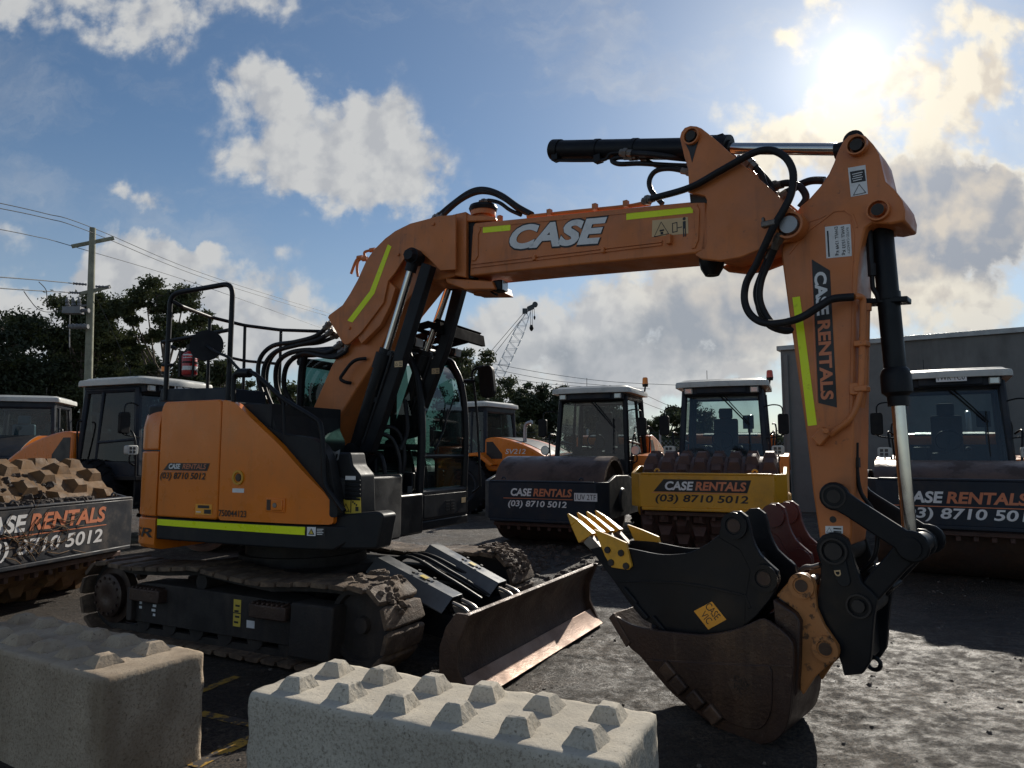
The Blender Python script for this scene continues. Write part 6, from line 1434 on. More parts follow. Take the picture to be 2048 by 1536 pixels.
# ================================================================ BUCKETS (in the plane of the swung boom)
def shell(mb, poly_, y0, y1, th):
    """curved floor: polyline (x,z) thickened inwards and extruded"""
    P = [Vector(p) for p in poly_]; n = len(P); inn = []
    for i in range(n):
        d = (P[min(i + 1, n - 1)] - P[max(i - 1, 0)]).normalized(); inn.append(P[i] + Vector((-d.y, d.x)) * th)
    for i in range(n - 1):
        a, b, c, d = P[i], P[i + 1], inn[i + 1], inn[i]
        mb.hexa([(a.x, y0, a.y), (b.x, y0, b.y), (c.x, y0, c.y), (d.x, y0, d.y)], [(a.x, y1, a.y), (b.x, y1, b.y), (c.x, y1, c.y), (d.x, y1, d.y)])
def gsm(p, k=3):
    return [(v.x, v.y) for v in catmull([Vector((a, b, 0)) for a, b in p], k)]
def ears(fr, parent, outline, lat0, ys, th, mt, pins, pr, name='ear', ring=None):
    for y in ys:
        m = MB(fr.M); m.prism(fr.p2(outline, lat0), y, y + th); m.build(name, mt, parent, bevel=.006)
        for px, py in pins:
            m = MB(fr.M); c = fr.t(px, py, lat0); q0, q1 = (y - .022, y + th * .5) if y < (ys[0] + ys[-1]) / 2 + 1e-6 and y == ys[0] else (y + th * .5, y + th + .022)
            m.lathe((c.x, q1, c.z), (c.x, q0, c.z), [(0, 0), (0, pr), (1, pr), (1, pr * .66), (.8, pr * .62), (.8, 0)], 24); m.build('pin_boss', ring or mt, parent)
            m = MB(fr.M); m.cyl((c.x, q0 + .004, c.z), (c.x, q1, c.z), pr * .5, n=16); m.build('pin', 'bucket', parent)

# --- large digging bucket on the hitch
HW = .38; HF = .20
prof = [(1222, 1232), (1256, 1291), (1279, 1312), (1313, 1352), (1347, 1390), (1398, 1430), (1448, 1467), (1490, 1487), (1518, 1490), (1544, 1485), (1568, 1464), (1580, 1425), (1584, 1370), (1588, 1325), (1584, 1284), (1560, 1258)]
topE = [(1560, 1258), (1527, 1237), (1499, 1247), (1465, 1260), (1415, 1269), (1364, 1266), (1296, 1258), (1259, 1248), (1226, 1229)]
o_ = BMF.w(BMF.t(1500, 1485, -HW)); o_.z = 0
bk = thing('excavator_bucket', 'large brown rusty bucket with orange ears standing under the black hitch', 'bucket', tuple(o_), 0, 'excavator buckets')
P2 = BMF.p2(prof, -HW); E2 = BMF.p2(topE, -HW)
full = gsm(P2, 3) + gsm(E2, 3)[1:-1]
for y in (-HW, HF - .028):
    m = MB(BMF.M); m.prism(full, y, y + .028); m.build('side_plate', 'bucket', bk, bevel=.006)
m = MB(BMF.M); pp = gsm(P2, 3); shell(m, pp, -HW + .027, HF - .027, .03); m.build('bucket_shell', 'bucket', bk)
m = MB(BMF.M); l0 = BMF.p2([(1219, 1236), (1228, 1226), (1262, 1284), (1254, 1294)], -HW); m.prism(l0, -HW - .012, -HW + .02); l1 = [(x, z) for x, z in l0]; m.prism(l1, HF - .02, HF + .012); m.prism(BMF.p2([(1219, 1234), (1226, 1226), (1240, 1250), (1232, 1256)], -HW), -HW, HF); m.build('cutting_lip', 'blade', bk, bevel=.004)
m = MB(BMF.M); m.prism(BMF.p2([(1292, 1318), (1400, 1322), (1500, 1328), (1583, 1331), (1583, 1335), (1500, 1332), (1400, 1326), (1294, 1322)], -HW), -HW - .006, -HW + .004); m.build('seam_plate', 'blade', bk, bevel=.002)
# side cheek reinforcing plate and wear blocks along the heel
m = MB(BMF.M); ck = BMF.p2([(1300, 1318), (1338, 1321), (1500, 1330), (1540, 1332), (1545, 1370), (1543, 1420), (1528, 1452), (1505, 1458), (1460, 1445), (1420, 1410), (1380, 1375), (1345, 1348)], -HW); m.prism(gsm(ck + [ck[0]], 3)[:-1], -HW - .010, -HW + .005); m.build('cheek_plate', 'bucket', bk, bevel=.004)
for (a, b) in (((1316, 1345), (1345, 1352)), ((1336, 1372), (1368, 1380)), ((1370, 1402), (1402, 1410)), ((1404, 1430), (1436, 1440))):
    c = BMF.t((a[0] + b[0]) / 2 + 4, (a[1] + b[1]) / 2 - 2, -HW); m = MB(BMF.M); m.box((c.x + .012, -HW - .018, c.z + .02), (.105, .045, .095), Matrix.Rotation(R(44), 3, 'Y')); m.build('wear_block', 'blade', bk, bevel=.012)
tgm = MB(BMF.M); q0 = BMF.p2([(1455, 1364), (1488, 1354), (1504, 1388), (1472, 1400)], -HW - .012); tgm.prism(q0, -HW - .0145, -HW - .009)
tgm.build('worn_tag', 'blade', bk)
def tagtext(mb, p00, p01, p10, lat, lines, lift=.002):
    """lettering on a slanted tag: p00 lower left, p01 lower right, p10 upper left"""
    A_, B_, D_ = BMF.t(*p00, lat), BMF.t(*p01, lat), BMF.t(*p10, lat); r_ = B_ - A_; u_ = D_ - A_; un = Vector((0, -1, 0)).cross(r_).normalized(); H_ = u_.dot(un); W_ = r_.length
    k = len(lines)
    for i, s in enumerate(lines): text(mb, s, A_ + un * (H_ * (1 - (i + 1) / k) + H_ * .06) + r_ * (.08 if i == 0 else .22), r_, un, H_ / k * .74, W_ * (.84 if i == 0 else .58), .0, .0, lift)
tgm = MB(BMF.M); tagtext(tgm, (1456, 1369), (1490, 1396), (1486, 1357), -HW - .0145, ('CASE', 'VIC')); tgm.build('tag_lettering', 'decal_black', bk)
earO = [(1552, 1191), (1577, 1163), (1583, 1153), (1596, 1146), (1612, 1147), (1626, 1158), (1631, 1172), (1630, 1187), (1633, 1217), (1648, 1251), (1664, 1274), (1676, 1292), (1676, 1310), (1663, 1324), (1628, 1356), (1606, 1390), (1600, 1380), (1598, 1325), (1600, 1270), (1603, 1240), (1592, 1222)]
ears(BMF, bk, earO, -.262, (-.262, .10), .04, 'ear', [(1604, 1171), (1652, 1297)], .075)
m = MB(BMF.M); m.prism(BMF.p2([(1552, 1195), (1597, 1224), (1606, 1240), (1604, 1330), (1600, 1382), (1586, 1405), (1580, 1300), (1555, 1240)], -.26), -HW + .06, HF - .04); m.build('back_plate', 'bucket', bk, bevel=.01)
m = MB(BMF.M); 
for px, py in ((1604, 1171), (1652, 1297)): c = BMF.t(px, py, -.2); m.cyl((c.x, -.22, c.z), (c.x, .12, c.z), .036, n=16)
m.build('hitch_pin', 'steel', bk)

# --- small trenching bucket with teeth lying in the large one
h2 = .22; LT = -.30          # near face
def tooth_bucket(name, label, dy, mt, teeth, dx=0.0, dz=0.0):
    M_ = BMF.M @ Matrix.Translation((dx, dy, dz)); fr = BMF
    o_ = M_ @ Vector((BMF.t(1450, 1240, LT).x, LT + h2, .3))
    t = thing(name, label, 'bucket', tuple(o_), 0, 'excavator buckets')
    side_top = [(1206, 1092), (1232, 1094), (1259, 1097), (1313, 1108), (1347, 1109), (1381, 1104), (1415, 1087), (1437, 1070)]
    if not teeth: side_top = [(1330, 1190), (1345, 1165), (1360, 1155), (1381, 1145), (1395, 1135), (1410, 1120), (1425, 1105), (1437, 1085)]
    side = side_top + [(1470, 1075), (1500, 1110), (1508, 1150), (1502, 1200), (1489, 1251), (1458, 1283), (1420, 1300), (1370, 1294), (1330, 1262)] + ([(1285, 1238), (1256, 1203), (1228, 1163), (1200, 1125), (1180, 1098)] if teeth else [])
    S2 = BMF.p2(side, LT); floor_ = BMF.p2(([(1176, 1092), (1200, 1125), (1228, 1163), (1256, 1203), (1285, 1238)] if teeth else []) + [(1330, 1262), (1370, 1294), (1420, 1300), (1458, 1283), (1489, 1251), (1504, 1200), (1510, 1150), (1500, 1110)], LT)
    for y in (LT, LT + 2 * h2 - .022):
        m = MB(M_); m.prism(gsm(S2[:8], 3) + S2[8:], y, y + .022); m.build('side_plate', mt, t, bevel=.004)
    m = MB(M_); shell(m, gsm(floor_, 3), LT + .02, LT + 2 * h2 - .02, .022); m.build('bucket_shell', mt, t)
    if teeth:
        m = MB(M_); q = BMF.p2([(1228, 1164), (1300, 1161), (1360, 1163), (1420, 1172), (1487, 1188), (1489, 1193), (1420, 1178), (1360, 1168), (1300, 1166)], LT); m.prism(q, LT - .007, LT + .002); m.prism(BMF.p2([(1487, 1190), (1492, 1188), (1503, 1215), (1498, 1218)], LT), LT - .007, LT + .002); m.build('seam_plate', mt, t, bevel=.002)
        for (a, b) in (((1256, 1195), (1268, 1187)), ((1275, 1226), (1292, 1216)), ((1310, 1255), (1330, 1243))):
            c = BMF.t((a[0] + b[0]) / 2, (a[1] + b[1]) / 2, LT); m = MB(M_); m.box((c.x, LT - .008, c.z), (.14, .03, .03), Matrix.Rotation(R(42), 3, 'Y')); m.build('wear_block', mt, t, bevel=.006)
    e = [(1437, 1075), (1440, 1058), (1448, 1038), (1462, 1023), (1480, 1022), (1494, 1033), (1500, 1052), (1503, 1071), (1511, 1092), (1521, 1110), (1540, 1128), (1556, 1142), (1559, 1160), (1552, 1180), (1540, 1200), (1515, 1230), (1489, 1253), (1490, 1200), (1500, 1140), (1480, 1100)]
    ears(BMF if True else None, t, e, LT, (LT - .004, LT + .30), .036, mt, [(1470, 1051), (1530, 1156)], .085) if dy == 0 and dx == 0 else None
    if not (dy == 0 and dx == 0):
        E_ = BMF.p2(e, LT)
        for y in (LT - .004, LT + .30):
            m = MB(M_); m.prism(E_, y, y + .036); m.build('ear', mt, t, bevel=.006)
            for px, py in ((1470, 1051), (1530, 1156)):
                c = BMF.t(px, py, LT); m = MB(M_); m.cyl((c.x, y - .02, c.z), (c.x, y + .05, c.z), .085, n=24); m.build('pin_boss', mt, t)
    if teeth:
        A_ = BMF.t(1171, 1088, LT)
        for k in range(4):
            yy = LT + .03 + k * (2 * h2 - .06) / 3
            m = MB(M_); tp0 = BMF.t(1131, 1027, LT); b0_ = BMF.t(1185, 1068, LT); b1_ = BMF.t(1157, 1086, LT); mid = BMF.t(1152, 1040, LT); mid2 = BMF.t(1140, 1052, LT)
            wv = .032
            m.hexa([(b0_.x, yy - wv, b0_.z), (b0_.x, yy + wv, b0_.z), (b1_.x, yy + wv, b1_.z), (b1_.x, yy - wv, b1_.z)], [(mid.x, yy - wv * .62, mid.z), (mid.x, yy + wv * .62, mid.z), (mid2.x, yy + wv * .62, mid2.z), (mid2.x, yy - wv * .62, mid2.z)])
            m.hexa([(mid.x, yy - wv * .62, mid.z), (mid.x, yy + wv * .62, mid.z), (mid2.x, yy + wv * .62, mid2.z), (mid2.x, yy - wv * .62, mid2.z)], [(tp0.x + .006, yy - wv * .28, tp0.z), (tp0.x + .006, yy + wv * .28, tp0.z), (tp0.x - .004, yy + wv * .28, tp0.z - .004), (tp0.x - .004, yy - wv * .28, tp0.z - .004)])
            to = m.build('tooth', 'tooth', t, bevel=.005)
            m = MB(M_); c0 = BMF.t(1172, 1078, LT); c1 = BMF.t(1194, 1105, LT); m.hexa([(c0.x + .03, yy - .028, c0.z + .03), (c0.x + .03, yy + .028, c0.z + .03), (c0.x - .03, yy + .028, c0.z - .03), (c0.x - .03, yy - .028, c0.z - .03)], [(c1.x + .05, yy - .028, c1.z + .02), (c1.x + .05, yy + .028, c1.z + .02), (c1.x - .02, yy + .028, c1.z - .02), (c1.x - .02, yy - .028, c1.z - .02)]); m.build('tooth_adapter', 'steel', t, bevel=.006)
        sc = BMF.p2([(1191, 1058), (1222, 1070), (1256, 1085), (1259, 1100), (1267, 1132), (1260, 1139), (1227, 1134), (1214, 1112), (1205, 1090), (1197, 1070)], LT)
        for y in (LT - .028, LT + 2 * h2 + .002):
            m = MB(M_); m.prism(sc, y, y + .026); so2 = m.build('side_cutter', 'tooth', t, bevel=.004)
            m = MB(M_)
            for px, py in ((1220, 1101), (1247, 1107), (1227, 1126), (1257, 1133)): c = BMF.t(px, py - 2, LT); m.cyl((c.x, y - .014 if y < 0 else y + .026, c.z), (c.x, y if y < 0 else y + .04, c.z), .024, n=8)
            m.build('bolt', 'bolt', so2)
        m = MB(M_); m.prism(BMF.p2([(1388, 1222), (1424, 1203), (1453, 1239), (1417, 1259)], LT), LT - .003, LT - .0005); tg_ = m.build('tag', 'decal_gold', t)
        m = MB(M_); tagtext(m, (1391, 1224), (1417, 1256), (1423, 1206), LT - .003, ('CASE', 'VIC')) if False else None
        A0 = BMF.t(1393, 1225, LT - .003); r0 = BMF.t(1418, 1257, LT - .003) - A0; un = Vector((0, -1, 0)).cross(r0).normalized(); H_ = (BMF.t(1424, 1204, LT - .003) - A0).dot(un)
        text(m, 'CASE', A0 + un * H_ * .54 + r0 * .06, r0, un, H_ * .38, r0.length * .86, .0, 0, .0015); text(m, 'VIC', A0 + un * H_ * .08 + r0 * .22, r0, un, H_ * .36, r0.length * .60, .0, 0, .0015)
        m.build('tag_lettering', 'decal_black', tg_)
    return t
tooth_bucket('trenching_bucket', 'black trenching bucket with yellow teeth nested in the large brown bucket', 0, 'black', True)
# maroon bucket standing behind: only its ears and back show
e0 = BMF.t(1547, 1031, .62); e1_ = BMF.t(1470, 1051, LT)
tooth_bucket('mud_bucket', 'maroon bucket with tall rounded ears behind the black trenching bucket', .62 - LT, 'maroon', False, e0.x - e1_.x, e0.z - e1_.z)

# ================================================================ ROLLERS
def roller(label, x, y, head, o):
    """head: heading angle from +X in degrees; origin under the drum axle"""
    zg = gh(x, y) if y < 12 else .08
    t = thing('road_roller', label, 'road roller', (x, y, zg), R(head), 'single drum rollers parked around the yard')
    Mx = RM[t.name]; B = lambda: MB(Mx)
    fcol = o.get('frame', 'slate'); z0, z1 = o.get('plate', (.50, 1.10))
    # drum
    m = B(); rD = .775
    m.lathe((0, -1.03, rD), (0, 1.03, rD), [(.06, 0), (.06, .66), (0, .70), (0, rD), (1, rD), (1, .70), (.94, .66), (.94, 0)], 56)
    if o.get('pads'):
        np_, nr_ = o.get('pad_n', (16, 8))
        for r_ in range(nr_):
            for k in range(np_):
                a = (k + .5 * (r_ % 2)) * 2 * math.pi / np_; yy = -.91 + r_ * 1.82 / (nr_ - 1)
                wv, lv, hh = o.get('pad_s', (.075, .085, .10))
                def pt(da, dy, rr): return (math.sin(a + da / rD) * rr, yy + dy, rD + math.cos(a + da / rD) * rr)
                A4 = [pt(-lv * 1.9, -wv * 1.5, rD - .01), pt(lv * 1.5, -wv * 1.5, rD - .01), pt(lv * 1.5, wv * 1.5, rD - .01), pt(-lv * 1.9, wv * 1.5, rD - .01)]
                B4 = [pt(-lv * .62, -wv * .85, rD + hh), pt(lv * .62, -wv * .85, rD + hh), pt(lv * .62, wv * .85, rD + hh), pt(-lv * .62, wv * .85, rD + hh)]
                m.hexa(A4, B4)
    dm = m.build('drum', o.get('drum', 'drum'), t, smooth=30)
    # front frame
    m = B(); th = .06
    m.prismz([(1.03, -.98), (1.03, .98), (.97, .98), (.97, -.98)], z0, z1)
    for s in (1, -1):
        m.prismz([(1.03, s * .98), (.80, s * 1.16), (.76, s * 1.12), (.97, s * .94)], z0, z1 + .02)
        m.prism([(.80, z0 + .02), (.80, z1 + .02), (.35, z1 + .12), (-.45, z1 + .10), (-1.2, z1 - .04), (-1.2, z0 + .02)], s * 1.10, s * 1.16)
        m.lathe((0, s * 1.09, rD), (0, s * 1.20, rD), [(0, .25), (.3, .25), (1, .20), (1, 0)], 20)
    m.prismz([(1.035, -.96), (1.035, .96), (.90, .96), (.90, -.96)], z1 - .002, z1 + .03)
    m.box((1.0, 0, z0 - .02), (.10, 1.9, .05)); m.box((-1.17, 0, (z0 + z1) / 2), (.08, 2.24, z1 - z0 - .04))
    fo = m.build('front_frame', fcol, t, bevel=.012)
    m = B(); m.box((.88, 0, z0 - .10), (.10, 1.86, .06)); 
    for k in range(10): m.box((.85, -.85 + k * .19, z0 - .16), (.06, .06, .08))
    m.build('drum_scraper', 'pad_dark', t, bevel=.008)
    for s in (1, -1):
        m = B(); tor = [Vector((.96, s * .72 + .035 * math.cos(a), z1 + .045 + .04 * math.sin(a))) for a in [k * math.pi / 8 for k in range(9)]]; m.tube(tor, .014, n=6, sm=0); m.build('lifting_eye', fcol, fo)
    if o.get('mud'):
        m = B()
        for k in range(260):
            yy = rnd.uniform(-1.0, .45); lump(m, (Mx.inverted() @ Vector((0, 0, 0))) * 0 + Vector((rnd.uniform(.62, .98), yy, z1 + .03)), rnd.uniform(.02, .06), .7)
        for k in range(60): 
            a = rnd.uniform(.5, 1.0); yy = rnd.uniform(-1.0, .2); lump(m, (math.sin(a) * rD, yy, rD + math.cos(a) * rD), rnd.uniform(.03, .08), .5)
        m.build('caked_mud', 'mud', dm, smooth=0)
        m = B()
        for k in range(46):
            yy = rnd.uniform(-.95, .1); zz = rnd.uniform(z0 + .05, z1 - .1); a = rnd.uniform(-1.2, 1.2); l_ = rnd.uniform(.08, .35)
            m.tube([(1.036, yy, zz), (1.045, yy + l_ * .5 * math.cos(a), zz + l_ * .5 * math.sin(a) + rnd.uniform(-.03, .03)), (1.036, yy + l_ * math.cos(a), zz + l_ * math.sin(a))], .004, n=4, sm=2)
        m.build('dry_straw', 'pad', fo, smooth=0)
    # lettering on the plate (seen from the front)
    sc_ = o.get('scheme')
    if sc_:
        wd, yc, za = o.get('text_w', 1.45), o.get('text_y', -.05), z0 + o.get('text_z', .10)
        zh = o.get('text_h', .16); X_ = 1.0302
        m = B(); yl_ = yc - wd / 2
        zz = za + zh * 1.45
        if sc_ == 'yellow':
            m.mat(1); poly(m, [(-.06, -.025), (wd + .02, -.025), (wd + .08, zh + .03), (.10, zh + .03)], (X_, yl_, zz), (0, 1, 0), (0, 0, 1), .0015)
            m.mat(2); poly(m, [(-.08, -.045), (wd + .02, -.045), (wd + .02, -.033), (-.08, -.033)], (X_, yl_, zz), (0, 1, 0), (0, 0, 1), .002)
            off_ = .12
        else:
            m.mat(2); poly(m, [(-.14, -.045), (wd, -.045), (wd, -.034), (-.14, -.034)], (X_, yl_, zz), (0, 1, 0), (0, 0, 1), .0015); off_ = 0
        m.mat(0); text(m, 'CASE', (X_, yl_ + off_, zz), (0, 1, 0), (0, 0, 1), zh, wd * .35 - off_ * .2, .035, .18, .003)
        m.mat(2); text(m, 'RENTALS', (X_, yl_ + wd * .37 + off_ * .75, zz), (0, 1, 0), (0, 0, 1), zh, wd * .62 - off_ * .55, .035, .18, .003)
        m.mat(1 if sc_ == 'yellow' else 0); text(m, '(03) 8710 5012', (X_, yl_ - .03 + o.get('num_dx', 0), za - zh * .1), (0, 1, 0), (0, 0, 1), o.get('num_h', zh), o.get('num_w', wd * .97), .022, .15, .003)
        m.build('rental_decal', ['decal_white', 'decal_black', 'decal_orange'], fo)
    if o.get('rego_plate'):
        m = B(); yy, zc = o['rego_plate'][1:]; X_ = 1.0302
        m.box((X_ + .006, yy, zc), (.012, .40, .135)); m.mat(1); text(m, o['rego_plate'][0], (X_ + .012, yy - .18, zc - .045), (0, 1, 0), (0, 0, 1), .09, .36, .0, 0, .002); m.build('registration_plate', ['decal_white', 'decal_black'], fo)
    # articulation + rear chassis
    m = B(); m.box((-1.5, 0, .78), (.7, .6, .36)); m.cyl((-1.62, 0, .5), (-1.62, 0, 1.1), .16, n=16); m.prism([(-1.9, .62), (-1.9, 1.12), (-5.2, 1.12), (-5.3, .62)], -.55, .55); m.build('rear_chassis', 'black', t, bevel=.02)
    m = B(); m.box((-2.65, 0, 1.16), (1.75, 1.75, .08)); 
    for s in (1, -1): m.prismz([(-1.8, s * .86), (-2.2, s * .86), (-2.2, s * .60), (-1.8, s * .60)], .62, .66); m.box((-1.85, s * .72, .88), (.05, .22, .5))
    m.build('cab_deck', 'black', t, bevel=.01)
    # cab
    zb, zt_ = 1.2, 2.80
    xf0, xf1, xr0, xr1 = -1.84, -2.02, -3.42, -3.36; yb, yt = .78, .70
    m = B()
    def post(a, b, w=.055): m.tube([a, b], w, n=6, sm=0)
    for s in (1, -1):
        post((xf0, s * yb, zb), (xf1, s * yt, zt_), .06); post((xr0, s * yb, zb), (xr1, s * yt, zt_), .06); post((-2.95, s * yb, zb), (-2.92, s * yt, zt_), .035)
        post((xf1, s * yt, zt_ - .02), (xr1, s * yt, zt_ - .02), .055); m.box(((xf0 + xr0) / 2, s * yb, zb + .12), (xf0 - xr0, .05, .26)); post((xf0 - .02, s * (yb - .02), 1.86), (-2.94, s * (yb - .02), 1.80), .028); post((xf0 - .07, s * (yb + .01), zb + .3), (xf1 - .05, s * (yt + .01), zt_ - .1), .03)
    post((xf1, -yt, zt_ - .06), (xf1, yt, zt_ - .06), .07); post((xr1, -yt, zt_ - .06), (xr1, yt, zt_ - .06), .06); m.box((xf0 + .0, 0, zb + .13), (.05, 2 * yb, .3)); m.box((xr0, 0, zb + .3), (.05, 2 * yb, .6))
    m.build('cab_frame', o.get('cabcol', 'slate'), t, bevel=.008)
    G = o.get('glass', 'glass')
    def pane(n, q): m = B(); m.add(q, [(0, 1, 2, 3)]); return m.build(n, G, t)
    pane('windscreen', [(xf0 + .0, -yb + .06, zb + .28), (xf0, yb - .06, zb + .28), (xf1, yt - .06, zt_ - .08), (xf1, -yt + .06, zt_ - .08)])
    pane('rear_window', [(xr0, -yb + .06, zb + .6), (xr0, yb - .06, zb + .6), (xr1, yt - .06, zt_ - .1), (xr1, -yt + .06, zt_ - .1)])
    for s in (1, -1):
        k0 = .18; ys0 = s * (yb - .03 + (yt - yb) * 0); 
        pane('side_window', [(xf0 - .05, s * yb, zb + .26), (-2.92, s * yb, zb + .26), (-2.90, s * yt, zt_ - .08), (xf1 - .05, s * yt, zt_ - .08)])
        pane('quarter_window', [(-2.98, s * yb, zb + .26), (xr0 + .06, s * yb, zb + .26), (xr1 + .06, s * yt, zt_ - .08), (-2.96, s * yt, zt_ - .08)])
    m = B(); ro = fillet([(-1.72, -.55), (-1.66, .0), (-1.72, .55), (-1.78, .86), (-3.5, .86), (-3.5, -.86), (-1.78, -.86)], .13, 4)
    n_ = len(ro); lv = [(1.0, 2.86), (1.0, 2.93), (.985, 2.965), (.90, 2.985), (.86, 3.01), (.6, 3.03)]; cx_ = -2.62
    vs = []; 
    for k_, z_ in lv: vs += [(cx_ + (a - cx_) * k_, b * k_, z_) for a, b in ro]
    fs_ = [tuple(range(n_ - 1, -1, -1)), tuple((len(lv) - 1) * n_ + i for i in range(n_))]
    for r_ in range(len(lv) - 1):
        for i in range(n_): fs_.append((r_ * n_ + i, r_ * n_ + (i + 1) % n_, (r_ + 1) * n_ + (i + 1) % n_, (r_ + 1) * n_ + i))
    m.add(vs, fs_); rfo = m.build('roof', 'white', t, smooth=40)
    m = B(); m.prismz([(-1.84, -.70), (-1.84, .70), (-3.42, .74), (-3.42, -.74)], 2.72, 2.862); m.prismz([(-1.80, -.45), (-1.80, .45), (-1.9, .45), (-1.9, -.45)], 2.74, 2.875); fo2 = m.build('roof_fascia', 'slate', t, bevel=.015)
    for s in (1, -1):
        m = B(); m.box((-1.815, s * .60, 2.79), (.05, .15, .11)); wl = m.build('roof_lamp', 'white', t, bevel=.015)
        m = B(); m.box((-1.787, s * .60, 2.79), (.008, .11, .08)); m.build('lamp_glass', 'lens', wl)
    if o.get('roof_plate'):
        m = B(); m.box((-1.70, o.get('roof_plate_y', .02), 2.86), (.012, .42, .135)); m.mat(1); text(m, o['roof_plate'], (-1.694, o.get('roof_plate_y', .02) - .185, 2.815), (0, 1, 0), (0, 0, 1), .09, .37, 0, 0, .002); m.build('registration_plate', ['decal_white', 'decal_black'], t)
    # inside
    m = B(); m.box((-2.95, -.05, 1.55), (.5, .5, .16)); m.box((-3.15, -.05, 1.95), (.14, .48, .72), Matrix.Rotation(R(-6), 3, 'Y')); m.box((-3.19, -.05, 2.42), (.1, .27, .22)); m.box((-2.95, -.05, 1.35), (.36, .36, .3)); 
    for s in (1, -1): m.box((-2.9, -.05 + s * .3, 1.72), (.42, .08, .07))
    m.build('operator_seat', o.get('seat', 'fabric'), t, bevel=.05, seg=3)
    m = B(); tor = [Vector((-2.38 + .19 * math.cos(a) * .5, -.05 + .19 * math.sin(a), 1.86 + .19 * math.cos(a) * .86)) for a in [k * math.pi / 10 for k in range(21)]]; m.tube(tor, .015, n=6, sm=0); m.tube([(-2.38, -.05, 1.86), (-2.2, -.05, 1.3)], .035, n=8, sm=0); m.build('steering_wheel', 'black', t)
    m = B(); m.box((-2.12, -.05, 1.5), (.2, .5, .3)); m.box((-2.7, -.48, 1.5), (.6, .2, .5)); m.box((-2.25, .45, 2.2), (.05, .2, .26)); m.tube([(-2.2, .5, 1.3), (-2.23, .47, 2.1)], .015, n=6, sm=0); m.build('console', 'black', t, bevel=.02)
    m = B(); xw = lambda z: xf0 + (xf1 - xf0) * (z - zb) / (zt_ - zb) + .03
    m.tube([(xw(2.72), -.05, 2.72), (xw(2.15), .46, 2.15)], .014, n=6, sm=0); m.tube([(xw(2.72), .02, 2.72), (xw(2.15), .50, 2.15)], .010, n=6, sm=0); m.tube([(xw(2.3), .47, 2.32), (xw(1.6), .49, 1.6)], .010, n=6, sm=0); m.build('wiper', 'black', t)
    # mirrors
    for s in (1, -1):
        m = B(); m.tube([(xf1 + .05, s * yt, 2.45), (xf1 + .12, s * (yt + .20), 2.50), (xf1 + .14, s * (yt + .36), 2.46), (xf1 + .14, s * (yt + .38), 2.30)], .013, n=6, sm=4); m.build('mirror_arm', 'black', t, smooth=60); m = B(); m.tube([(xf0 + .02, s * yb, 1.88), (xf1 + .14, s * (yt + .36), 1.93), (xf1 + .14, s * (yt + .38), 2.0)], .013, n=6, sm=4)
        mo_ = m.build('mirror_arm', 'black', t, smooth=60)
        m = B(); m.prism(fillet([(xf1 + .07, 1.96), (xf1 + .21, 1.96), (xf1 + .21, 2.34), (xf1 + .07, 2.34)], .03), s * (yt + .28), s * (yt + .47))
        m = B(); pr_ = fillet([(s * (yt + .29), 1.95), (s * (yt + .48), 1.95), (s * (yt + .48), 2.33), (s * (yt + .29), 2.33)], .05)
        vs = [(xf1 + .20, a, b) for a, b in pr_] + [(xf1 + .11, a, b) for a, b in pr_]; k = len(pr_)
        m.add(vs, [tuple(range(k)), tuple(range(2 * k - 1, k - 1, -1))] + [(i, (i + 1) % k, k + (i + 1) % k, k + i) for i in range(k)]); mi = m.build('mirror', 'rubber', t, bevel=.015)
        m = B(); m.add([(xf1 + .108, s * (yt + .305), 1.97), (xf1 + .108, s * (yt + .465), 1.97), (xf1 + .108, s * (yt + .465), 2.31), (xf1 + .108, s * (yt + .305), 2.31)], [(0, 1, 2, 3)]); m.build('mirror_glass', 'chrome', mi)
    # front lamps on stalks
    for s in (1, -1):
        yy, zz = s * (yb + .20), 1.66
        if o.get('lamp', 'led') == 'led':
            m = B(); pr_ = fillet([(yy - .11, zz - .085), (yy + .11, zz - .085), (yy + .11, zz + .085), (yy - .11, zz + .085)], .045); k = len(pr_)
            m.add([(xf0 + .10, a, b) for a, b in pr_] + [(xf0 + .0, a, b) for a, b in pr_], [tuple(range(k)), tuple(range(2 * k - 1, k - 1, -1))] + [(i, (i + 1) % k, k + (i + 1) % k, k + i) for i in range(k)]); h = m.build('headlight', 'white', t, bevel=.012)
            m = B()
            for a in (-.045, .025):
                for b in (-.032, .032): m.box((xf0 + .101, yy + a, zz + b), (.008, .05, .05))
            m.build('led_cell', 'led', h, bevel=.006)
        else:
            m = B(); m.lathe((xf0 + .0, yy, zz), (xf0 + .12, yy, zz), [(0, 0), (0, .05), (.4, .09), (1, .10), (1, .0)], 20); h = m.build('headlight', 'black', t)
            m = B(); m.lathe((xf0 + .118, yy, zz), (xf0 + .128, yy, zz), [(0, .095), (1, .085), (1, 0)], 20); m.build('lamp_glass', 'lens', h)
        m = B(); m.tube([(xf0 + .03, yy, zz - .08), (xf0 + .03, yy, zz - .22), (xf0 + .0, s * yb, zz - .3)], .015, n=6, sm=3); m.build('lamp_stalk', 'black', h)
    for s in (1, -1):
        m = B(); m.tube([(-1.8, s * .86, 1.2), (-1.78, s * .90, 1.75), (-1.86, s * .92, 1.98), (-2.05, s * .90, 2.0), (-2.1, s * .84, 1.95)], .017, n=8, sm=4); m.build('handrail', 'black', t, smooth=60)
        m = B(); m.tube([(-3.3, s * .86, 1.2), (-3.3, s * .92, 2.1), (-3.3, s * .84, 2.2)], .016, n=6, sm=4); m.build('handrail', 'black', t, smooth=60)
    bc = o.get('beacon', 'amber')
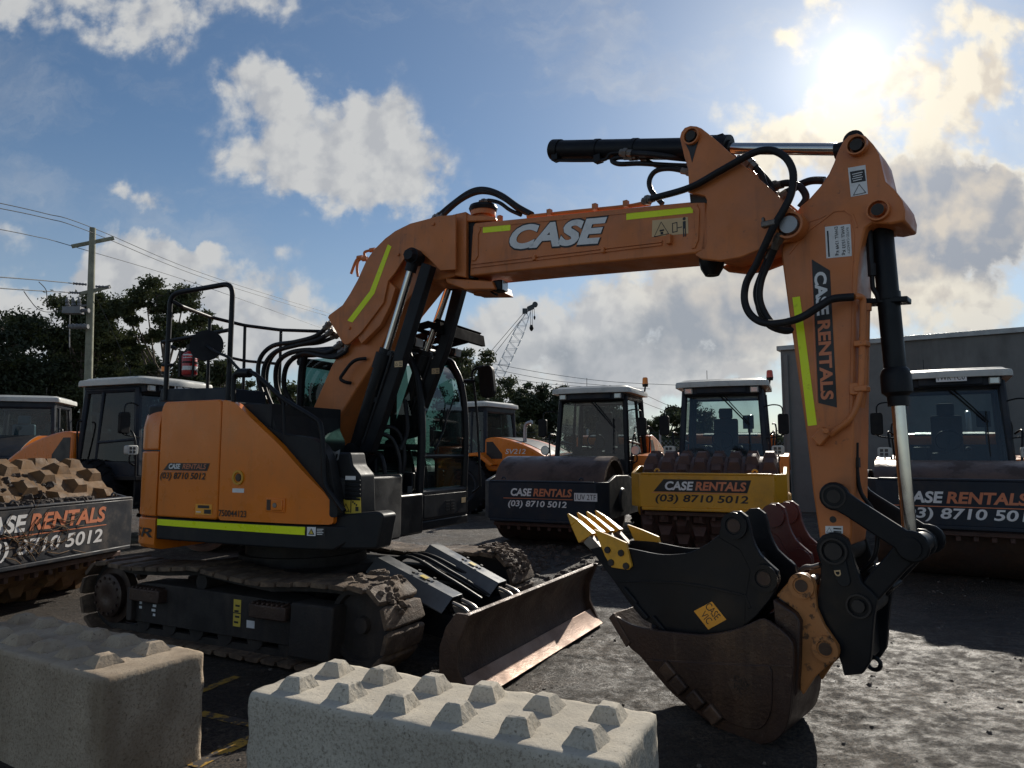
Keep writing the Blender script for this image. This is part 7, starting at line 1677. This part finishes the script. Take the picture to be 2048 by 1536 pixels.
    if bc:
        bx_, by_ = o.get('beacon_at', (-3.3, .80)); zz = 3.02
        m = B(); m.tube([(bx_, by_ - .08, 2.92), (bx_, by_, 2.95), (bx_, by_ + .03, 3.1)], .02, n=6, sm=3); m.cyl((bx_, by_ + .03, 3.09), (bx_, by_ + .03, 3.15), .06, .07, n=14); bo_ = m.build('beacon_mount', 'black', t)
        m = B(); m.lathe((bx_, by_ + .03, 3.15), (bx_, by_ + .03, 3.30), [(0, 0), (0, .068), (.85, .06), (1, .045), (1, 0)], 16); m.build('beacon_lens', bc, bo_)
    if o.get('roof_beacon'):
        m = B(); m.lathe((-2.9, -.45, 3.0), (-2.9, -.45, 3.10), [(0, 0), (0, .08), (.7, .08), (1, .06), (1, 0)], 16); m.build('roof_beacon', 'redlens', t)
    m = B(); m.tube([(-2.7, -.35, 3.0), (-2.7, -.35, 3.28)], .006, n=5, sm=0); m.lathe((-2.3, .3, 3.0), (-2.3, .3, 3.06), [(0, .03), (1, .02), (1, 0)], 10); m.build('aerial', 'black', t)
    # engine hood
    hp2 = [(-3.46, 1.12), (-3.46, 1.98), (-3.75, 2.02), (-4.3, 1.92), (-4.9, 1.72), (-5.45, 1.42), (-5.55, 1.12)]
    m = B(); m.prism(gsm(hp2[1:6], 3) + [hp2[6], hp2[0]], -.88, .88); ho = m.build('engine_hood', 'orange', t, bevel=.05, seg=3)
    m = B(); tpz = gsm(hp2[1:6], 3); inn = [(a, b + .012) for a, b in tpz]; low = [(a, b - .02) for a, b in tpz[::-1]]; m.prism(inn + low, -.55, .55); m.build('hood_cover', 'charcoal', ho, bevel=.006)
    m = B()
    for k in range(6):
        a = Vector(tpz[7]).lerp(Vector(tpz[-1]), .35 + k * .11); m.box((a.x, 0, a.y + .02), (.03, .9, .03))
    m.build('hood_louvre', 'slate', ho, bevel=.004)
    for s in (1, -1):
        m = B(); m.prism([(-3.52, 1.45), (-3.52, 1.90), (-3.72, 1.90), (-4.02, 1.58), (-4.02, 1.45)], s * .875, s * .884); m.build('intake_grille', 'decal_black', ho)
        m = B(); m.lathe((-2.95, s * .62, .74), (-2.95, s * 1.16, .74), [(0, 0), (0, .45), (.06, .62), (.18, .72), (.5, .745), (.82, .72), (.94, .62), (1, .45), (.92, .40), (.9, 0)], 36)
        for k in range(22):
            a = k * 2 * math.pi / 22
            for q, sg in ((.30, 1), (.70, -1)):
                rr_ = .735; yy = s * (.62 + .54 * q); m.box((-2.95 + math.sin(a + .07 * sg) * rr_, yy, .74 + math.cos(a + .07 * sg) * rr_), (.06, .24, .05), Matrix.Rotation(a, 3, 'Y') @ Matrix.Rotation(.5 * sg * s, 3, 'Z'))
        ty = m.build('tyre', 'tyre', t, smooth=40)
        m = B(); m.lathe((-2.95, s * .70, .74), (-2.95, s * 1.125, .74), [(0, 0), (0, .40), (1, .405), (1, .36), (.8, .30), (.75, .14), (.9, .12), (.9, 0)], 28); m.build('rim', o.get('rim', 'yellow'), ty)
        m = B(); m.prism([(-2.1, 1.20), (-2.3, 1.55), (-3.45, 1.62), (-3.9, 1.30), (-3.8, 1.25), (-3.4, 1.52), (-2.4, 1.48), (-2.2, 1.18)], s * .80, s * 1.16); m.build('mudguard', 'orange', t, bevel=.02) if o.get('guards', True) else None
    m = B(); m.tube([(-4.4, .35, 1.85), (-4.4, .35, 2.25), (-4.46, .35, 2.38), (-4.62, .35, 2.42)], .05, n=10, sm=4); m.build('exhaust_pipe', 'galv', ho, smooth=60)
    if o.get('model_text'):
        m = B()
        text(m, o['model_text'], (-4.05, -.884, 1.60), (1, 0, 0), (0, 0, 1), .13, .62, .01, .2, .003) if o.get('model_side', -1) < 0 else text(m, o['model_text'], (-4.12, .884, 1.58), (-1, 0, 0), (0, 0, 1), .13, .62, .01, .2, .003)
        m.build('model_lettering', 'decal_white', ho)
    if o.get('hood_text'):
        m = B(); m.mat(1); poly(m, [(0, 0), (.62, 0), (.70, .13), (.10, .13)], (-4.75, -.884, 1.25), (1, 0, 0), (0, 0, 1), .0015); m.mat(0); text(m, 'CASE', (-4.66, -.884, 1.275), (1, 0, 0), (0, 0, 1), .085, .36, .03, .2, .003); m.build('rental_decal', ['decal_white', 'decal_black'], ho)
    return t
roller('slate smooth drum roller with white rental lettering standing left of the yellow roller', .90, 13.24, -114, dict(frame='slate', plate=(.47, 1.10), scheme='slate', text_w=1.14, text_y=.02, text_z=.20, text_h=.135, num_w=1.08, num_dx=-.02, lamp='oval', rego_plate=('1UV 2TF', .82, .875), beacon='amber', cabcol='black'))
roller('yellow padfoot roller with black rental lettering behind the buckets', 3.28, 11.73, -112, dict(frame='yellow', plate=(.78, 1.28), pads=True, drum='pad_dark', scheme='yellow', text_w=1.30, text_y=-.06, text_z=.07, text_h=.135, num_w=1.36, num_h=.145, beacon='redlens', roof_beacon=True, cabcol='slate'))
roller('slate smooth drum roller in front of the grey shed at the right edge', 6.18, 9.87, -120, dict(frame='slate', plate=(.74, 1.30), scheme='slate', text_w=1.38, text_y=-.02, text_z=.06, text_h=.15, num_w=1.52, num_h=.175, roof_plate='1WR 1C0', beacon=None, roof_beacon=True, cabcol='slate', glass='glass'))
roller('mud caked padfoot roller with scuffed slate frame at the left edge', -5.98, 8.30, -10, dict(frame='slate_dirty', plate=(.55, 1.12), pads=True, pad_n=(15, 6), pad_s=(.078, .070, .085), drum='pad', scheme='slate', text_w=1.75, text_y=-.34, text_z=.07, text_h=.18, num_w=1.72, num_h=.20, mud=True, beacon='amber', cabcol='slate'))
roller('roller with pale roof and black side mirror parked behind the excavator tail', -4.70, 12.80, -23, dict(frame='slate', plate=(.5, 1.1), scheme='slate', beacon='amber', beacon_at=(-2.0, -.2), roof_plate='1G', cabcol='slate', glass='glass_dark', hood_text=True, guards=False))
roller('roller seen from behind with a teal seat at the far left', -13.1, 20.6, 108, dict(cabcol='slate', glass='glass', seat='teal', beacon=None, scheme=None))
roller('orange hooded roller facing away behind the excavator cab mirror', -3.2, 21.6, 148, dict(cabcol='slate', glass='glass_teal', beacon=None, scheme=None, rim='slate', model_text='SV212', model_side=1))
